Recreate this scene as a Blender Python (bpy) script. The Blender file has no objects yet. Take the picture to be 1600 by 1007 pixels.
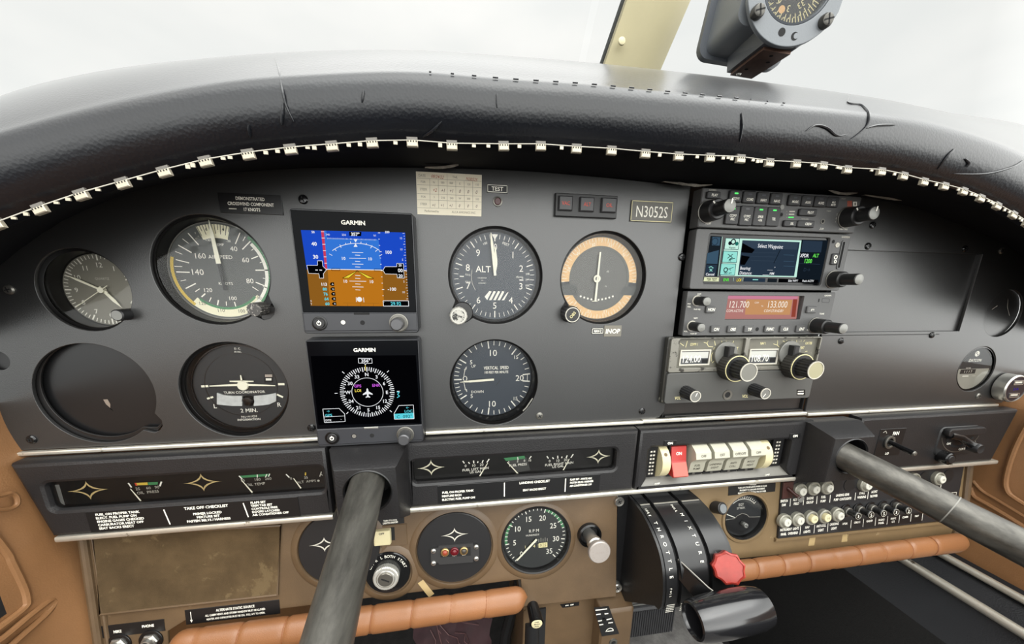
import bpy, bmesh, math, random
from mathutils import Vector, Matrix
random.seed(7)
C_ = bpy.context.scene.collection
SC = bpy.context.scene
PI = math.pi
# All sizes below are millimetres in the frame of the instrument panel:
# x to the right, y up, z out of the panel towards the seats; the panel sheet is z = 0.
UP = 450.0                                   # height of y = 0 above the cabin floor


def W(p):
    return Vector((p[0] / 1000, -p[2] / 1000, (p[1] + UP) / 1000))


# ------------------------------------------------------------------ camera
F_PX = 561.6
EYE = Vector((-57.25, 221.90, 311.40))
_r = Vector((0.238879, -0.156998, -0.006376))
_R = Matrix.Rotation(_r.length, 3, _r.normalized()) @ Matrix(((1, 0, 0), (0, -1, 0), (0, 0, -1)))
PPY = 503.5 + 75.3
cam_d = bpy.data.cameras.new('camera')
cam_d.sensor_fit = 'HORIZONTAL'
cam_d.sensor_width = 36
cam_d.lens = F_PX / 1600 * 36
cam_d.shift_y = 75.3 / 1600
cam_d.clip_start = 0.005
cam_d.clip_end = 100
cam = bpy.data.objects.new('camera', cam_d)
C_.objects.link(cam)
_rt, _dn, _fw = [Vector((v[0], -v[2], v[1])) for v in _R]
cam.matrix_world = Matrix.Translation(W(EYE)) @ Matrix((_rt, -_dn, -_fw)).transposed().to_4x4()
SC.camera = cam

# ------------------------------------------------------------------ view, sky, light
SC.view_settings.view_transform = 'Standard'
SC.view_settings.look = 'None'
SC.view_settings.exposure = 0.0
SC.view_settings.gamma = 1.0
SC.view_settings.use_curve_mapping = False
wd = bpy.data.worlds.new('overcast_sky')
SC.world = wd
wd.use_nodes = True
nt = wd.node_tree
nt.nodes.clear()
_o = nt.nodes.new('ShaderNodeOutputWorld')
_b = nt.nodes.new('ShaderNodeBackground')
_tc = nt.nodes.new('ShaderNodeTexCoord')
_n = nt.nodes.new('ShaderNodeTexNoise')
_n.inputs['Scale'].default_value = 2.2
_n.inputs['Detail'].default_value = 5
_mp = nt.nodes.new('ShaderNodeMapping')
_mp.inputs['Scale'].default_value = (1, 1, 2.5)
_cr = nt.nodes.new('ShaderNodeValToRGB')
_cr.color_ramp.elements[0].position = 0.35
_cr.color_ramp.elements[0].color = (0.86, 0.88, 0.86, 1)
_cr.color_ramp.elements[1].position = 0.66
_cr.color_ramp.elements[1].color = (1.0, 1.0, 0.965, 1)
nt.links.new(_tc.outputs['Generated'], _mp.inputs[0])
nt.links.new(_mp.outputs[0], _n.inputs['Vector'])
nt.links.new(_n.outputs['Fac'], _cr.inputs[0])
nt.links.new(_cr.outputs[0], _b.inputs['Color'])
# an overcast sky is much brighter overhead than at the horizon; below the horizon lies the apron
_sx = nt.nodes.new('ShaderNodeSeparateXYZ')
nt.links.new(_tc.outputs['Generated'], _sx.inputs[0])
_mr = nt.nodes.new('ShaderNodeFloatCurve')
_c = _mr.mapping.curves[0]
for i, (x, y) in enumerate(((0.0, 0.03), (0.38, 0.05), (0.48, 0.345), (0.78, 0.36), (0.88, 0.8), (1.0, 1.0))):
    if i in (0, 5):
        _c.points[0 if i == 0 else -1].location = (x, y)
    else:
        _c.points.new(x, y)
_mr.mapping.update()
_ma = nt.nodes.new('ShaderNodeMath'); _ma.operation = 'MULTIPLY_ADD'; _ma.inputs[1].default_value = 0.5; _ma.inputs[2].default_value = 0.5
_mb = nt.nodes.new('ShaderNodeMath'); _mb.operation = 'MULTIPLY'; _mb.inputs[1].default_value = 3.0
nt.links.new(_sx.outputs['Z'], _ma.inputs[0])
nt.links.new(_ma.outputs[0], _mr.inputs['Value'])
nt.links.new(_mr.outputs[0], _mb.inputs[0])
# the sky behind and right of the seats is brightened to light the panel
_mc = nt.nodes.new('ShaderNodeMath'); _mc.operation = 'MULTIPLY_ADD'; _mc.use_clamp = True; _mc.inputs[1].default_value = -0.9; _mc.inputs[2].default_value = 0.12
_me = nt.nodes.new('ShaderNodeMath'); _me.operation = 'MULTIPLY_ADD'; _me.inputs[1].default_value = 3.4; _me.inputs[2].default_value = 1.0
_mf = nt.nodes.new('ShaderNodeMath'); _mf.operation = 'MULTIPLY'
_mg = nt.nodes.new('ShaderNodeVectorMath'); _mg.operation = 'DOT_PRODUCT'; _mg.inputs[1].default_value = (-0.42, 0.9, 0)
nt.links.new(_tc.outputs['Generated'], _mg.inputs[0])
nt.links.new(_mg.outputs['Value'], _mc.inputs[0])
nt.links.new(_mc.outputs[0], _me.inputs[0])
nt.links.new(_me.outputs[0], _mf.inputs[0])
nt.links.new(_mb.outputs[0], _mf.inputs[1])
nt.links.new(_mf.outputs[0], _b.inputs['Strength'])
nt.links.new(_b.outputs[0], _o.inputs[0])


# ------------------------------------------------------------------ pixel of the photo -> point of the place at a known depth
def A(u, v, z=0.0, x=None, y=None):
    d = Vector(((u - 800) / F_PX, (v - PPY) / F_PX, 1)) @ _R
    if x is not None:
        t = (x - EYE.x) / d.x
    elif y is not None:
        t = (y - EYE.y) / d.y
    else:
        t = (z - EYE.z) / d.z
    return EYE + d * t


class View:
    """reads positions off an enlarged piece of the photo onto the plane z"""
    def __init__(s, x0, y0, sc, z):
        s.a = (x0, y0, sc, z)

    def p(s, x, y, z=None):
        x0, y0, sc, zz = s.a
        q = A(x0 + x / sc, y0 + y / sc, zz if z is None else z)
        return q.x, q.y

    def sc(s, x, y):
        a = s.p(x, y - 5); b = s.p(x, y + 5)
        return math.hypot(a[0] - b[0], a[1] - b[1]) / 10

    def text(s, g, t, x, y, h, mat, dz=0.15, **k):
        a = s.p(x, y)
        g.text(t, a[0], a[1], h * s.sc(x, y), s.a[3] + dz, mat, **k)

    def line(s, g, pts, w, mat, dz=0.15):
        pp = [s.p(*q) for q in pts]
        g.poly(pp, w * s.sc(*pts[0]), s.a[3] + dz, mat)

    def quad(s, g, pts, mat, dz=0.1):
        g.flat([s.p(*q) for q in pts], s.a[3] + dz, mat)

    def rect(s, g, x0, y0, x1, y1, mat, dz=0.1):
        s.quad(g, [(x0, y0), (x1, y0), (x1, y1), (x0, y1)], mat, dz)


# ------------------------------------------------------------------ materials
MATS = {}


def lin(c):
    return tuple(((x / 255 / 12.92) if x / 255 <= 0.04045 else ((x / 255 + 0.055) / 1.055) ** 2.4) for x in c) + (1,)


def mat(name, col, rough=0.5, metal=0.0, noise=None, bump=None, emit=None, coat=0.0, spec=None, marks=None, stretch=None):
    """noise=(scale, amount): mottled colour; bump=(kind, scale, strength); marks=(scale, threshold, colour): worn spots"""
    if name in MATS:
        return MATS[name]
    m = bpy.data.materials.new(name)
    m.use_nodes = True
    t = m.node_tree
    b = t.nodes['Principled BSDF']
    c = lin(col)
    b.inputs['Base Color'].default_value = c
    b.inputs['Roughness'].default_value = rough
    b.inputs['Metallic'].default_value = metal
    if name == 'black_padded_vinyl':          # sheen and coat added for the sky's glare on the top
        b.inputs['Sheen Weight'].default_value = 0.35
        b.inputs['Sheen Roughness'].default_value = 0.2
        b.inputs['Coat Weight'].default_value = 1.0
        b.inputs['Coat Roughness'].default_value = 0.22
        b.inputs['Coat IOR'].default_value = 1.3
    if spec is not None:
        b.inputs['Specular IOR Level'].default_value = spec
    if coat:
        b.inputs['Coat Weight'].default_value = coat
        b.inputs['Coat Roughness'].default_value = 0.08
    tc = t.nodes.new('ShaderNodeTexCoord')
    src = None
    if noise:
        n = t.nodes.new('ShaderNodeTexNoise')
        n.inputs['Scale'].default_value = noise[0]
        n.inputs['Detail'].default_value = 6
        n.inputs['Roughness'].default_value = 0.65
        if stretch:
            mp = t.nodes.new('ShaderNodeMapping')
            mp.inputs['Scale'].default_value = stretch
            t.links.new(tc.outputs['Object'], mp.inputs[0])
            t.links.new(mp.outputs[0], n.inputs['Vector'])
        else:
            t.links.new(tc.outputs['Object'], n.inputs['Vector'])
        r = t.nodes.new('ShaderNodeValToRGB')
        a = noise[1]
        r.color_ramp.elements[0].position = 0.3
        r.color_ramp.elements[1].position = 0.7
        r.color_ramp.elements[0].color = tuple(x * (1 - a) for x in c[:3]) + (1,)
        r.color_ramp.elements[1].color = tuple(min(1, x * (1 + a)) for x in c[:3]) + (1,)
        t.links.new(n.outputs['Fac'], r.inputs[0])
        src = r.outputs[0]
    if marks:
        n = t.nodes.new('ShaderNodeTexNoise')
        n.inputs['Scale'].default_value = marks[0]
        n.inputs['Detail'].default_value = 8
        n.inputs['Roughness'].default_value = 0.7
        t.links.new(tc.outputs['Object'], n.inputs['Vector'])
        r = t.nodes.new('ShaderNodeValToRGB')
        r.color_ramp.elements[0].position = marks[1]
        r.color_ramp.elements[1].position = marks[1] + 0.04
        r.color_ramp.elements[0].color = (0, 0, 0, 1)
        r.color_ramp.elements[1].color = (1, 1, 1, 1)
        t.links.new(n.outputs['Fac'], r.inputs[0])
        mx = t.nodes.new('ShaderNodeMix')
        mx.data_type = 'RGBA'
        t.links.new(r.outputs[0], mx.inputs[0])
        if src:
            t.links.new(src, mx.inputs[6])
        else:
            mx.inputs[6].default_value = c
        mx.inputs[7].default_value = lin(marks[2])
        src = mx.outputs[2]
    if src:
        t.links.new(src, b.inputs['Base Color'])
    if bump:
        kind, sc, st = bump
        if kind == 'leather':
            n = t.nodes.new('ShaderNodeTexVoronoi')
            n.feature = 'F1'
            n.inputs['Scale'].default_value = sc
            out = n.outputs['Distance']
        else:
            n = t.nodes.new('ShaderNodeTexNoise')
            n.inputs['Scale'].default_value = sc
            n.inputs['Detail'].default_value = 3
            out = n.outputs['Fac']
        if kind == 'brush':
            mp = t.nodes.new('ShaderNodeMapping')
            mp.inputs['Scale'].default_value = (1, 12, 12)
            t.links.new(tc.outputs['Object'], mp.inputs[0])
            t.links.new(mp.outputs[0], n.inputs['Vector'])
        else:
            t.links.new(tc.outputs['Object'], n.inputs['Vector'])
        bp = t.nodes.new('ShaderNodeBump')
        bp.inputs['Strength'].default_value = st
        bp.inputs['Distance'].default_value = 0.0006
        t.links.new(out, bp.inputs['Height'])
        t.links.new(bp.outputs[0], b.inputs['Normal'])
    if emit:
        b.inputs['Emission Color'].default_value = c
        b.inputs['Emission Strength'].default_value = emit
        b.inputs['Base Color'].default_value = (0, 0, 0, 1)
        b.inputs['Specular IOR Level'].default_value = 0.0
    MATS[name] = m
    return m


def glass(name, refl=1.0, tint=(1, 1, 1), haze=0.0, rough=0.02):
    if name in MATS:
        return MATS[name]
    m = bpy.data.materials.new(name)
    m.use_nodes = True
    t = m.node_tree
    t.nodes.clear()
    o = t.nodes.new('ShaderNodeOutputMaterial')
    tr = t.nodes.new('ShaderNodeBsdfTransparent')
    tr.inputs[0].default_value = tint + (1,)
    gl = t.nodes.new('ShaderNodeBsdfGlossy')
    gl.inputs['Roughness'].default_value = rough
    gl.inputs['Color'].default_value = (refl, refl, refl, 1)
    fr = t.nodes.new('ShaderNodeFresnel')
    fr.inputs[0].default_value = 1.45
    mx = t.nodes.new('ShaderNodeMixShader')
    t.links.new(fr.outputs[0], mx.inputs[0])
    t.links.new(tr.outputs[0], mx.inputs[1])
    t.links.new(gl.outputs[0], mx.inputs[2])
    last = mx.outputs[0]
    if haze:
        df = t.nodes.new('ShaderNodeBsdfDiffuse')
        df.inputs[0].default_value = (0.7, 0.72, 0.68, 1)
        m2 = t.nodes.new('ShaderNodeMixShader')
        m2.inputs[0].default_value = haze
        t.links.new(last, m2.inputs[1])
        t.links.new(df.outputs[0], m2.inputs[2])
        last = m2.outputs[0]
    t.links.new(last, o.inputs[0])
    MATS[name] = m
    return m


panel = mat('black_panel_paint', (38, 38, 38), 0.33, spec=0.9, noise=(9, 0.10), bump=('noise', 1400, 0.14), marks=(160, 0.74, (95, 92, 88)))
panel_r = panel
plast = mat('black_moulded_plastic', (29, 28, 29), 0.42, noise=(30, 0.15), bump=('noise', 900, 0.35))
blackp = mat('black_paint', (26, 26, 27), 0.4)
blackg = mat('black_gloss', (16, 16, 17), 0.18)
dark = mat('dark_void', (9, 9, 10), 0.8)
vinyl = mat('black_padded_vinyl', (17, 19, 24), 0.34, spec=0.35, noise=(12, 0.18), bump=('leather', 600, 0.2))
alu = mat('aluminium_strip', (222, 217, 204), 0.35, 0.75, noise=(60, 0.08), bump=('brush', 60, 0.2), marks=(45, 0.62, (120, 112, 98)))
silver = mat('bright_metal', (190, 188, 182), 0.3, 0.9)
dsilver = mat('dull_steel', (120, 118, 112), 0.38, 0.8)
brown = mat('brown_panel_paint', (88, 70, 50), 0.42, noise=(16, 0.22), bump=('noise', 1500, 0.2), marks=(34, 0.66, (120, 102, 76)))
brownd = mat('brown_door_paint', (76, 62, 43), 0.32, noise=(22, 0.4), bump=('noise', 1300, 0.2), marks=(30, 0.56, (94, 79, 56)))
tan = mat('tan_leather', (132, 88, 55), 0.4, noise=(14, 0.14), bump=('leather', 1200, 0.14))
tanw = mat('tan_vinyl_trim', (132, 94, 60), 0.5, noise=(8, 0.16), bump=('leather', 900, 0.16))
cream = mat('cream_paint', (214, 200, 156), 0.45, noise=(10, 0.06))
white = mat('white_ink', (235, 232, 220), 0.5)
ink2 = mat('faded_ink', (186, 182, 170), 0.5)
yellowink = mat('cream_ink', (222, 212, 160), 0.5)
dial = mat('dial_black', (34, 36, 38), 0.5)
dialb = mat('dial_blue_black', (48, 56, 66), 0.5)
bezel = mat('bezel_black', (24, 23, 23), 0.3)
green = mat('green_ink', (64, 128, 82), 0.5)
yel = mat('yellow_ink', (206, 176, 70), 0.5)
orange = mat('orange_ink', (222, 176, 118), 0.5)
redink = mat('red_ink', (196, 66, 44), 0.5)
needle = mat('needle_cream', (240, 236, 214), 0.45)
knobm = mat('knob_black', (30, 30, 31), 0.42)
knobf = mat('knob_grey_cap', (120, 120, 116), 0.4, 0.3)
radio = mat('radio_grey_face', (78, 78, 78), 0.5, bump=('noise', 1200, 0.2))
button = mat('radio_button', (34, 34, 36), 0.5)
lens = glass('instrument_glass', 0.6, rough=0.06)


# ------------------------------------------------------------------ mesh builder
_TXT = {}


def _curve_mesh(cu):
    o = bpy.data.objects.new('tmp', cu)
    me = o.to_mesh()
    v = [tuple(x.co) for x in me.vertices]
    f = [tuple(p.vertices) for p in me.polygons]
    o.to_mesh_clear()
    bpy.data.objects.remove(o)
    bpy.data.curves.remove(cu)
    return v, f


def _text(t, bold):
    k = (t, bold)
    if k not in _TXT:
        cu = bpy.data.curves.new('t', 'FONT')
        cu.body = t
        cu.align_x = 'CENTER'
        cu.resolution_u = 2
        cu.offset = bold
        _TXT[k] = _curve_mesh(cu)
    return _TXT[k]


def rrect(x0, x1, y0, y1, r=0.0, n=5):
    if x0 > x1: x0, x1 = x1, x0
    if y0 > y1: y0, y1 = y1, y0
    if r <= 0:
        return [(x0, y0), (x1, y0), (x1, y1), (x0, y1)]
    p = []
    for cx, cy, a in ((x1 - r, y0 + r, -90), (x1 - r, y1 - r, 0), (x0 + r, y1 - r, 90), (x0 + r, y0 + r, 180)):
        for i in range(n + 1):
            t = math.radians(a + 90 * i / n)
            p.append((cx + r * math.cos(t), cy + r * math.sin(t)))
    return p


def smooth(pts, k=6):
    """points of a smooth curve through pts"""
    P = [Vector(p) for p in pts]; o = []
    for i in range(len(P) - 1):
        a, b, c, d = P[max(0, i - 1)], P[i], P[i + 1], P[min(len(P) - 1, i + 2)]
        for j in range(k):
            t = j / k
            o.append(.5 * ((2 * b) + (c - a) * t + (2 * a - 5 * b + 4 * c - d) * t * t + (3 * b - a - 3 * c + d) * t ** 3))
    return o + [P[-1]]


def circ(cx, cy, r, n=56, ry=None):
    return [(cx + r * math.cos(2 * PI * i / n), cy + (ry or r) * math.sin(2 * PI * i / n)) for i in range(n)]


class G:
    def __init__(s):
        s.v = []; s.f = []; s.m = []; s.mats = []; s.M = None

    def mi(s, m):
        if m not in s.mats:
            s.mats.append(m)
        return s.mats.index(m)

    def add(s, v, f, m):
        b = len(s.v)
        if s.M is not None:
            v = [tuple(s.M @ Vector(p)) for p in v]
        s.v += [tuple(p) for p in v]
        s.f += [tuple(i + b for i in q) for q in f]
        s.m += [s.mi(m)] * len(f)
        return s

    def flat(s, pts, z, m):
        a = sum(pts[i][0] * pts[(i + 1) % len(pts)][1] - pts[(i + 1) % len(pts)][0] * pts[i][1] for i in range(len(pts)))
        if a < 0:
            pts = pts[::-1]
        return s.add([(x, y, z) for x, y in pts], [tuple(range(len(pts)))], m)

    def box(s, x0, x1, y0, y1, z0, z1, m):
        v = [(x, y, z) for z in (z0, z1) for y in (y0, y1) for x in (x0, x1)]
        return s.add(v, [(0, 2, 3, 1), (4, 5, 7, 6), (0, 1, 5, 4), (2, 6, 7, 3), (0, 4, 6, 2), (1, 3, 7, 5)], m)

    def bbox(s, x0, x1, y0, y1, z0, z1, m, b=1.0):
        """box whose front face (z1) is chamfered"""
        return s.loft([(rrect(x0, x1, y0, y1), z0), (rrect(x0, x1, y0, y1), z1 - b), (rrect(x0 + b, x1 - b, y0 + b, y1 - b), z1)], m)

    def loft(s, rings, m, cap0=True, cap1=True):
        """rings = [(outline, z)...] with equal counts, CCW, z rising"""
        n = len(rings[0][0])
        v = []
        for pts, z in rings:
            v += [(p[0], p[1], p[2] if len(p) > 2 else z) for p in pts]
        f = []
        for k in range(len(rings) - 1):
            a = k * n
            for i in range(n):
                j = (i + 1) % n
                f.append((a + i, a + j, a + n + j, a + n + i))
        if cap0: f.append(tuple(range(n - 1, -1, -1)))
        if cap1: f.append(tuple(range((len(rings) - 1) * n, len(rings) * n)))
        return s.add(v, f, m)

    def sheet(s, outer, holes, z0, z1, m, bev=0.0):
        cu = bpy.data.curves.new('c', 'CURVE')
        cu.dimensions = '2D'
        cu.fill_mode = 'BOTH'
        cu.extrude = max(0.0, (z1 - z0) / 2 - bev)
        cu.bevel_depth = bev
        cu.bevel_resolution = 1
        cu.offset = -bev
        for pts in [outer] + list(holes):
            sp = cu.splines.new('POLY')
            sp.points.add(len(pts) - 1)
            for i, p in enumerate(pts):
                sp.points[i].co = (p[0], p[1], 0, 1)
            sp.use_cyclic_u = True
        v, f = _curve_mesh(cu)
        zc = (z0 + z1) / 2
        return s.add([(a, b, c + zc) for a, b, c in v], f, m)

    def lathe(s, cx, cy, prof, m, n=40, knurl=0.0, kn=0, cap=True):
        """prof = [(r, z)...]; revolved round the z axis at cx, cy"""
        v = []; f = []
        for r, z in prof:
            for i in range(n):
                a = 2 * PI * i / n
                rr = r * (1 - (knurl if kn and (i * kn * 2 // n) % 2 else 0)) if r > 0.01 else r
                v.append((cx + rr * math.cos(a), cy + rr * math.sin(a), z))
        for k in range(len(prof) - 1):
            for i in range(n):
                j = (i + 1) % n
                f.append((k * n + i, k * n + j, (k + 1) * n + j, (k + 1) * n + i))
        if cap and prof[-1][0] > 0.01: f.append(tuple(range((len(prof) - 1) * n, len(prof) * n)))
        return s.add(v, f, m)

    def cyl(s, cx, cy, z0, z1, r, m, n=28, r1=None, ch=0.0, knurl=0.0, kn=0):
        r1 = r if r1 is None else r1
        pr = [(0.0, z0), (r, z0), (r1, z1 - ch)] + ([(r1 - ch, z1)] if ch else [])
        return s.lathe(cx, cy, pr, m, n, knurl, kn)

    def disc(s, cx, cy, r, z, m, n=48):
        return s.flat(circ(cx, cy, r, n), z, m)

    def arc(s, cx, cy, r0, r1, a0, a1, z, m, n=None):
        """flat band; angles in degrees, clockwise from the top"""
        n = n or max(4, int(abs(a1 - a0) / 6))
        for i in range(n):
            q = []
            for r, k in ((r0, i), (r1, i), (r1, i + 1), (r0, i + 1)):
                t = math.radians(a0 + (a1 - a0) * k / n)
                q.append((cx + r * math.sin(t), cy + r * math.cos(t)))
            s.flat(q, z, m)
        return s

    def line(s, x0, y0, x1, y1, w, z, m, w1=None):
        d = math.hypot(x1 - x0, y1 - y0) or 1e-6
        nx, ny = -(y1 - y0) / d / 2, (x1 - x0) / d / 2
        w1 = w if w1 is None else w1
        return s.flat([(x0 + nx * w, y0 + ny * w), (x1 + nx * w1, y1 + ny * w1), (x1 - nx * w1, y1 - ny * w1), (x0 - nx * w, y0 - ny * w)], z, m)

    def poly(s, pts, w, z, m):
        for a, b in zip(pts, pts[1:]):
            s.line(a[0], a[1], b[0], b[1], w, z, m)
        return s

    def tick(s, cx, cy, a, r0, r1, w, z, m):
        t = math.radians(a)
        return s.line(cx + r0 * math.sin(t), cy + r0 * math.cos(t), cx + r1 * math.sin(t), cy + r1 * math.cos(t), w, z, m)

    def text(s, t, x, y, h, z, m, bold=0.0, sx=1.0, rot=0.0, align='C', sl=0.0):
        v, f = _text(t, bold)
        if not v:
            return s
        k = h / 0.727
        w = max(p[0] for p in v) * k * sx
        ox = {'C': 0, 'L': w, 'R': -w}[align]
        c, sn = math.cos(math.radians(rot)), math.sin(math.radians(rot))
        o = []
        for p in v:
            a = p[0] * k * sx + ox + sl * (p[1] * k - h / 2); b = p[1] * k - h / 2
            o.append((x + a * c - b * sn, y + a * sn + b * c, z))
        return s.add(o, f, m)

    def star(s, cx, cy, rx, ry, w, z, m, rot=0.0):
        """four-pointed outline star"""
        def ring(a, b):
            p = []
            for i in range(32):
                t = 2 * PI * i / 32
                c, sn = math.cos(t), math.sin(t)
                x = a * abs(c) ** 3.6 * (1 if c > 0 else -1); y = b * abs(sn) ** 3.6 * (1 if sn > 0 else -1)
                p.append((x * math.cos(rot) - y * math.sin(rot) + cx, x * math.sin(rot) + y * math.cos(rot) + cy))
            return p
        o, i = ring(rx, ry), ring(max(.1, rx - w * 4.6), max(.1, ry - w * 2.8))
        for k in range(32):
            j = (k + 1) % 32
            s.flat([o[k], o[j], i[j], i[k]], z, m)
        return s

    def tube(s, pts, r, m, n=10, cap=True):
        v = []; f = []
        P = [Vector(p) for p in pts]
        up = None
        for i, p in enumerate(P):
            t = (P[min(i + 1, len(P) - 1)] - P[max(i - 1, 0)]).normalized()
            if up is None:
                up = Vector((0, 1, 0)) if abs(t.y) < 0.9 else Vector((1, 0, 0))
            a = t.cross(up).normalized(); up = a.cross(t).normalized()
            rr = r[i] if isinstance(r, (list, tuple)) else r
            v += [tuple(p + (a * math.cos(2 * PI * k / n) + up * math.sin(2 * PI * k / n)) * rr) for k in range(n)]
        for i in range(len(P) - 1):
            for k in range(n):
                j = (k + 1) % n
                f.append((i * n + k, i * n + j, (i + 1) * n + j, (i + 1) * n + k))
        if cap:
            f.append(tuple(range(n - 1, -1, -1))); f.append(tuple(range((len(P) - 1) * n, len(P) * n)))
        return s.add(v, f, m)

    def grid(s, rows, m, close=False):
        n = len(rows[0]); v = [p for r in rows for p in r]; f = []
        for i in range(len(rows) - 1):
            for j in range(n - (0 if close else 1)):
                k = (j + 1) % n
                f.append((i * n + j, i * n + k, (i + 1) * n + k, (i + 1) * n + j))
        return s.add(v, f, m)

    def screw(s, cx, cy, z, r=3.2, m=None, a=20):
        m = m or blackg
        s.lathe(cx, cy, [(r, z - .3), (r, z + .5), (r * .75, z + 1.3), (r * .3, z + 1.6)], m, 18)
        for k in (0, 90):
            t = math.radians(a + k)
            s.line(cx - r * .55 * math.cos(t), cy - r * .55 * math.sin(t), cx + r * .55 * math.cos(t), cy + r * .55 * math.sin(t), r * .24, z + 1.68, dark)
        return s

    def build(s, name, parent=None, o=(0, 0, 0), fix=False, smooth=True):
        """links the collected shapes as one mesh object; o = origin in panel millimetres"""
        me = bpy.data.meshes.new(name)
        po = W(o)
        if parent is not None:
            po = parent_origin[parent.name]
        me.from_pydata([tuple(W(p) - po) for p in s.v], [], s.f)
        for m in s.mats:
            me.materials.append(m)
        me.polygons.foreach_set('material_index', s.m)
        me.update()
        if fix:
            bm = bmesh.new(); bm.from_mesh(me)
            bmesh.ops.recalc_face_normals(bm, faces=bm.faces)
            bm.to_mesh(me); bm.free()
        if smooth:
            me.polygons.foreach_set('use_smooth', [True] * len(me.polygons))
            me.set_sharp_from_angle(angle=math.radians(32))
        ob = bpy.data.objects.new(name, me)
        C_.objects.link(ob)
        if parent is not None:
            ob.parent = parent
        else:
            ob.location = po
        parent_origin[ob.name] = po
        return ob


parent_origin = {}


def tag(o, label=None, cat=None, group=None, kind=None):
    if label: o['label'] = label
    if cat: o['category'] = cat
    if group: o['group'] = group
    if kind: o['kind'] = kind
    return o


def thing(name, label, cat, o, group=None):
    e = bpy.data.objects.new(name, None)
    e.empty_display_size = 0.01
    C_.objects.link(e)
    e.location = W(o)
    parent_origin[e.name] = W(o)
    return tag(e, label, cat, group)


def copy_thing(src, dx, dy, dz, label, group=None):
    """copies a thing, its parts and their sub-parts, moved by dx, dy, dz millimetres"""
    r = src.copy(); C_.objects.link(r)
    r.location = src.location + Vector((dx / 1000, -dz / 1000, dy / 1000))
    r['label'] = label
    if group: r['group'] = group
    parent_origin[r.name] = r.location.copy()
    for ch in list(src.children):
        c = ch.copy(); C_.objects.link(c); c.parent = r
        for g2 in list(ch.children):
            d = g2.copy(); C_.objects.link(d); d.parent = c
    return r


# ------------------------------------------------------------------ lower panel frame, leaning 7.5 degrees
_a = math.radians(7.5)
ML = Matrix(((1, 0, 0, 0), (0, math.cos(_a), math.sin(_a), 17), (0, -math.sin(_a), math.cos(_a), 4), (0, 0, 0, 1)))
ML_I = ML.inverted()


def L(x, y, z=0.0):
    return tuple(ML @ Vector((x, y, z)))


class ViewL(View):
    def p(s, x, y, z=None):
        x0, y0, sc, zz = s.a
        zz = zz if z is None else z
        e = ML_I @ EYE
        q = ML_I @ A(x0 + x / sc, y0 + y / sc, -50)
        t = (zz - e.z) / (q.z - e.z)
        r = e + (q - e) * t
        return r.x, r.y


def GL():
    g = G(); g.M = ML
    return g


def spline(pts, x):
    """smooth curve through (x, y) points; straight beyond the ends"""
    n = len(pts)
    if x <= pts[0][0]: i = 0
    elif x >= pts[-1][0]: i = n - 2
    else:
        i = max(k for k in range(n - 1) if pts[k][0] <= x)
    sl = lambda k: (pts[min(k + 1, n - 1)][1] - pts[max(k - 1, 0)][1]) / (pts[min(k + 1, n - 1)][0] - pts[max(k - 1, 0)][0])
    x0, y0 = pts[i]; x1, y1 = pts[i + 1]
    if x < x0: return y0 + sl(i) * (x - x0)
    if x > x1: return y1 + sl(i + 1) * (x - x1)
    h = x1 - x0; t = (x - x0) / h
    return (2 * t**3 - 3 * t**2 + 1) * y0 + (t**3 - 2 * t**2 + t) * h * sl(i) + (-2 * t**3 + 3 * t**2) * y1 + (t**3 - t**2) * h * sl(i + 1)


def struct(name, g, **k):
    return tag(g.build(name, **k), kind='structure')


# ------------------------------------------------------------------ cabin shell
g = G(); g.box(-470, 700, -460, -450, -420, 900, mat('dark_carpet', (30, 29, 28), 0.95, noise=(60, 0.5), bump=('noise', 500, 1.0)))
struct('floor', g)
g = G(); g.box(-470, 700, -450, 300, -430, -420, mat('firewall_black', (13, 13, 14), 0.8))
struct('wall_front', g)

# left side wall: tan vinyl, a flare at the panel, ridges and a dark map pocket
g = G()
rows = []
for z in [-420, -200, -30, 0, 8, 16, 24, 34, 60, 120, 200, 320, 480, 700]:
    r = []
    for y in [-450, -300, -200, -120, -60, 0, 40, 80, 90, 110, 130]:
        x = -380.0
        if y > 60: x = -380 - min(1, (y - 60) / 45) * 16
        x -= 10 * max(0, min(1, (z - 24) / 60))
        x += 13 * max(0, min(1, (-8 - y) / 24)) * max(0, min(1, (30 - z) / 24))
        r.append((x, y, z))
    rows.append(r)
g.grid([r[::-1] for r in rows], tanw)
wl = struct('wall_left', g)
wl.modifiers.new('sub', 'SUBSURF').render_levels = 2


def onwall(us, x):
    return [tuple(A(u, v, x=x)) for u, v in us]


g = G()
pk = onwall([(-60, 800), (-3, 866), (8, 888), (24, 920), (31, 938), (27, 948), (0, 967), (-60, 1010)], -383.5)
g.add(pk, [tuple(range(len(pk)))], mat('map_pocket_black', (22, 25, 28), 0.6, noise=(200, 0.3)))
g.tube(smooth([(p[0] + 1, p[1], p[2]) for p in onwall([(-60, 780), (4, 858), (16, 880), (33, 915), (39, 936), (36, 950), (4, 976), (-60, 1022)], -383)]), 2.6, tanw, 8)
tag(g.build('map_pocket', o=(-383, 0, 40)), 'dark map pocket opening rimmed in tan on the left side wall', 'pocket')
g = G()
g.tube(smooth(onwall([(-50, 800), (0, 797), (18, 795), (27, 788), (26, 777), (18, 771), (0, 775), (-50, 780)], -379)), 1.6, tanw, 8)
tag(g.build('armrest_seam', o=(-380, 40, 40)), 'raised tan loop moulded into the left side wall above the map pocket', 'trim')
g = G()
g.tube(smooth(onwall([(-60, 1040), (0, 1001), (40, 968), (64, 949), (80, 938), (84, 944), (70, 962), (30, 998), (-40, 1060)], -380)), 2.4, tanw, 8)
tag(g.build('wall_crease', o=(-380, -90, 40)), 'folded tan ridge running down to the corner of the left side wall', 'trim')

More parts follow.
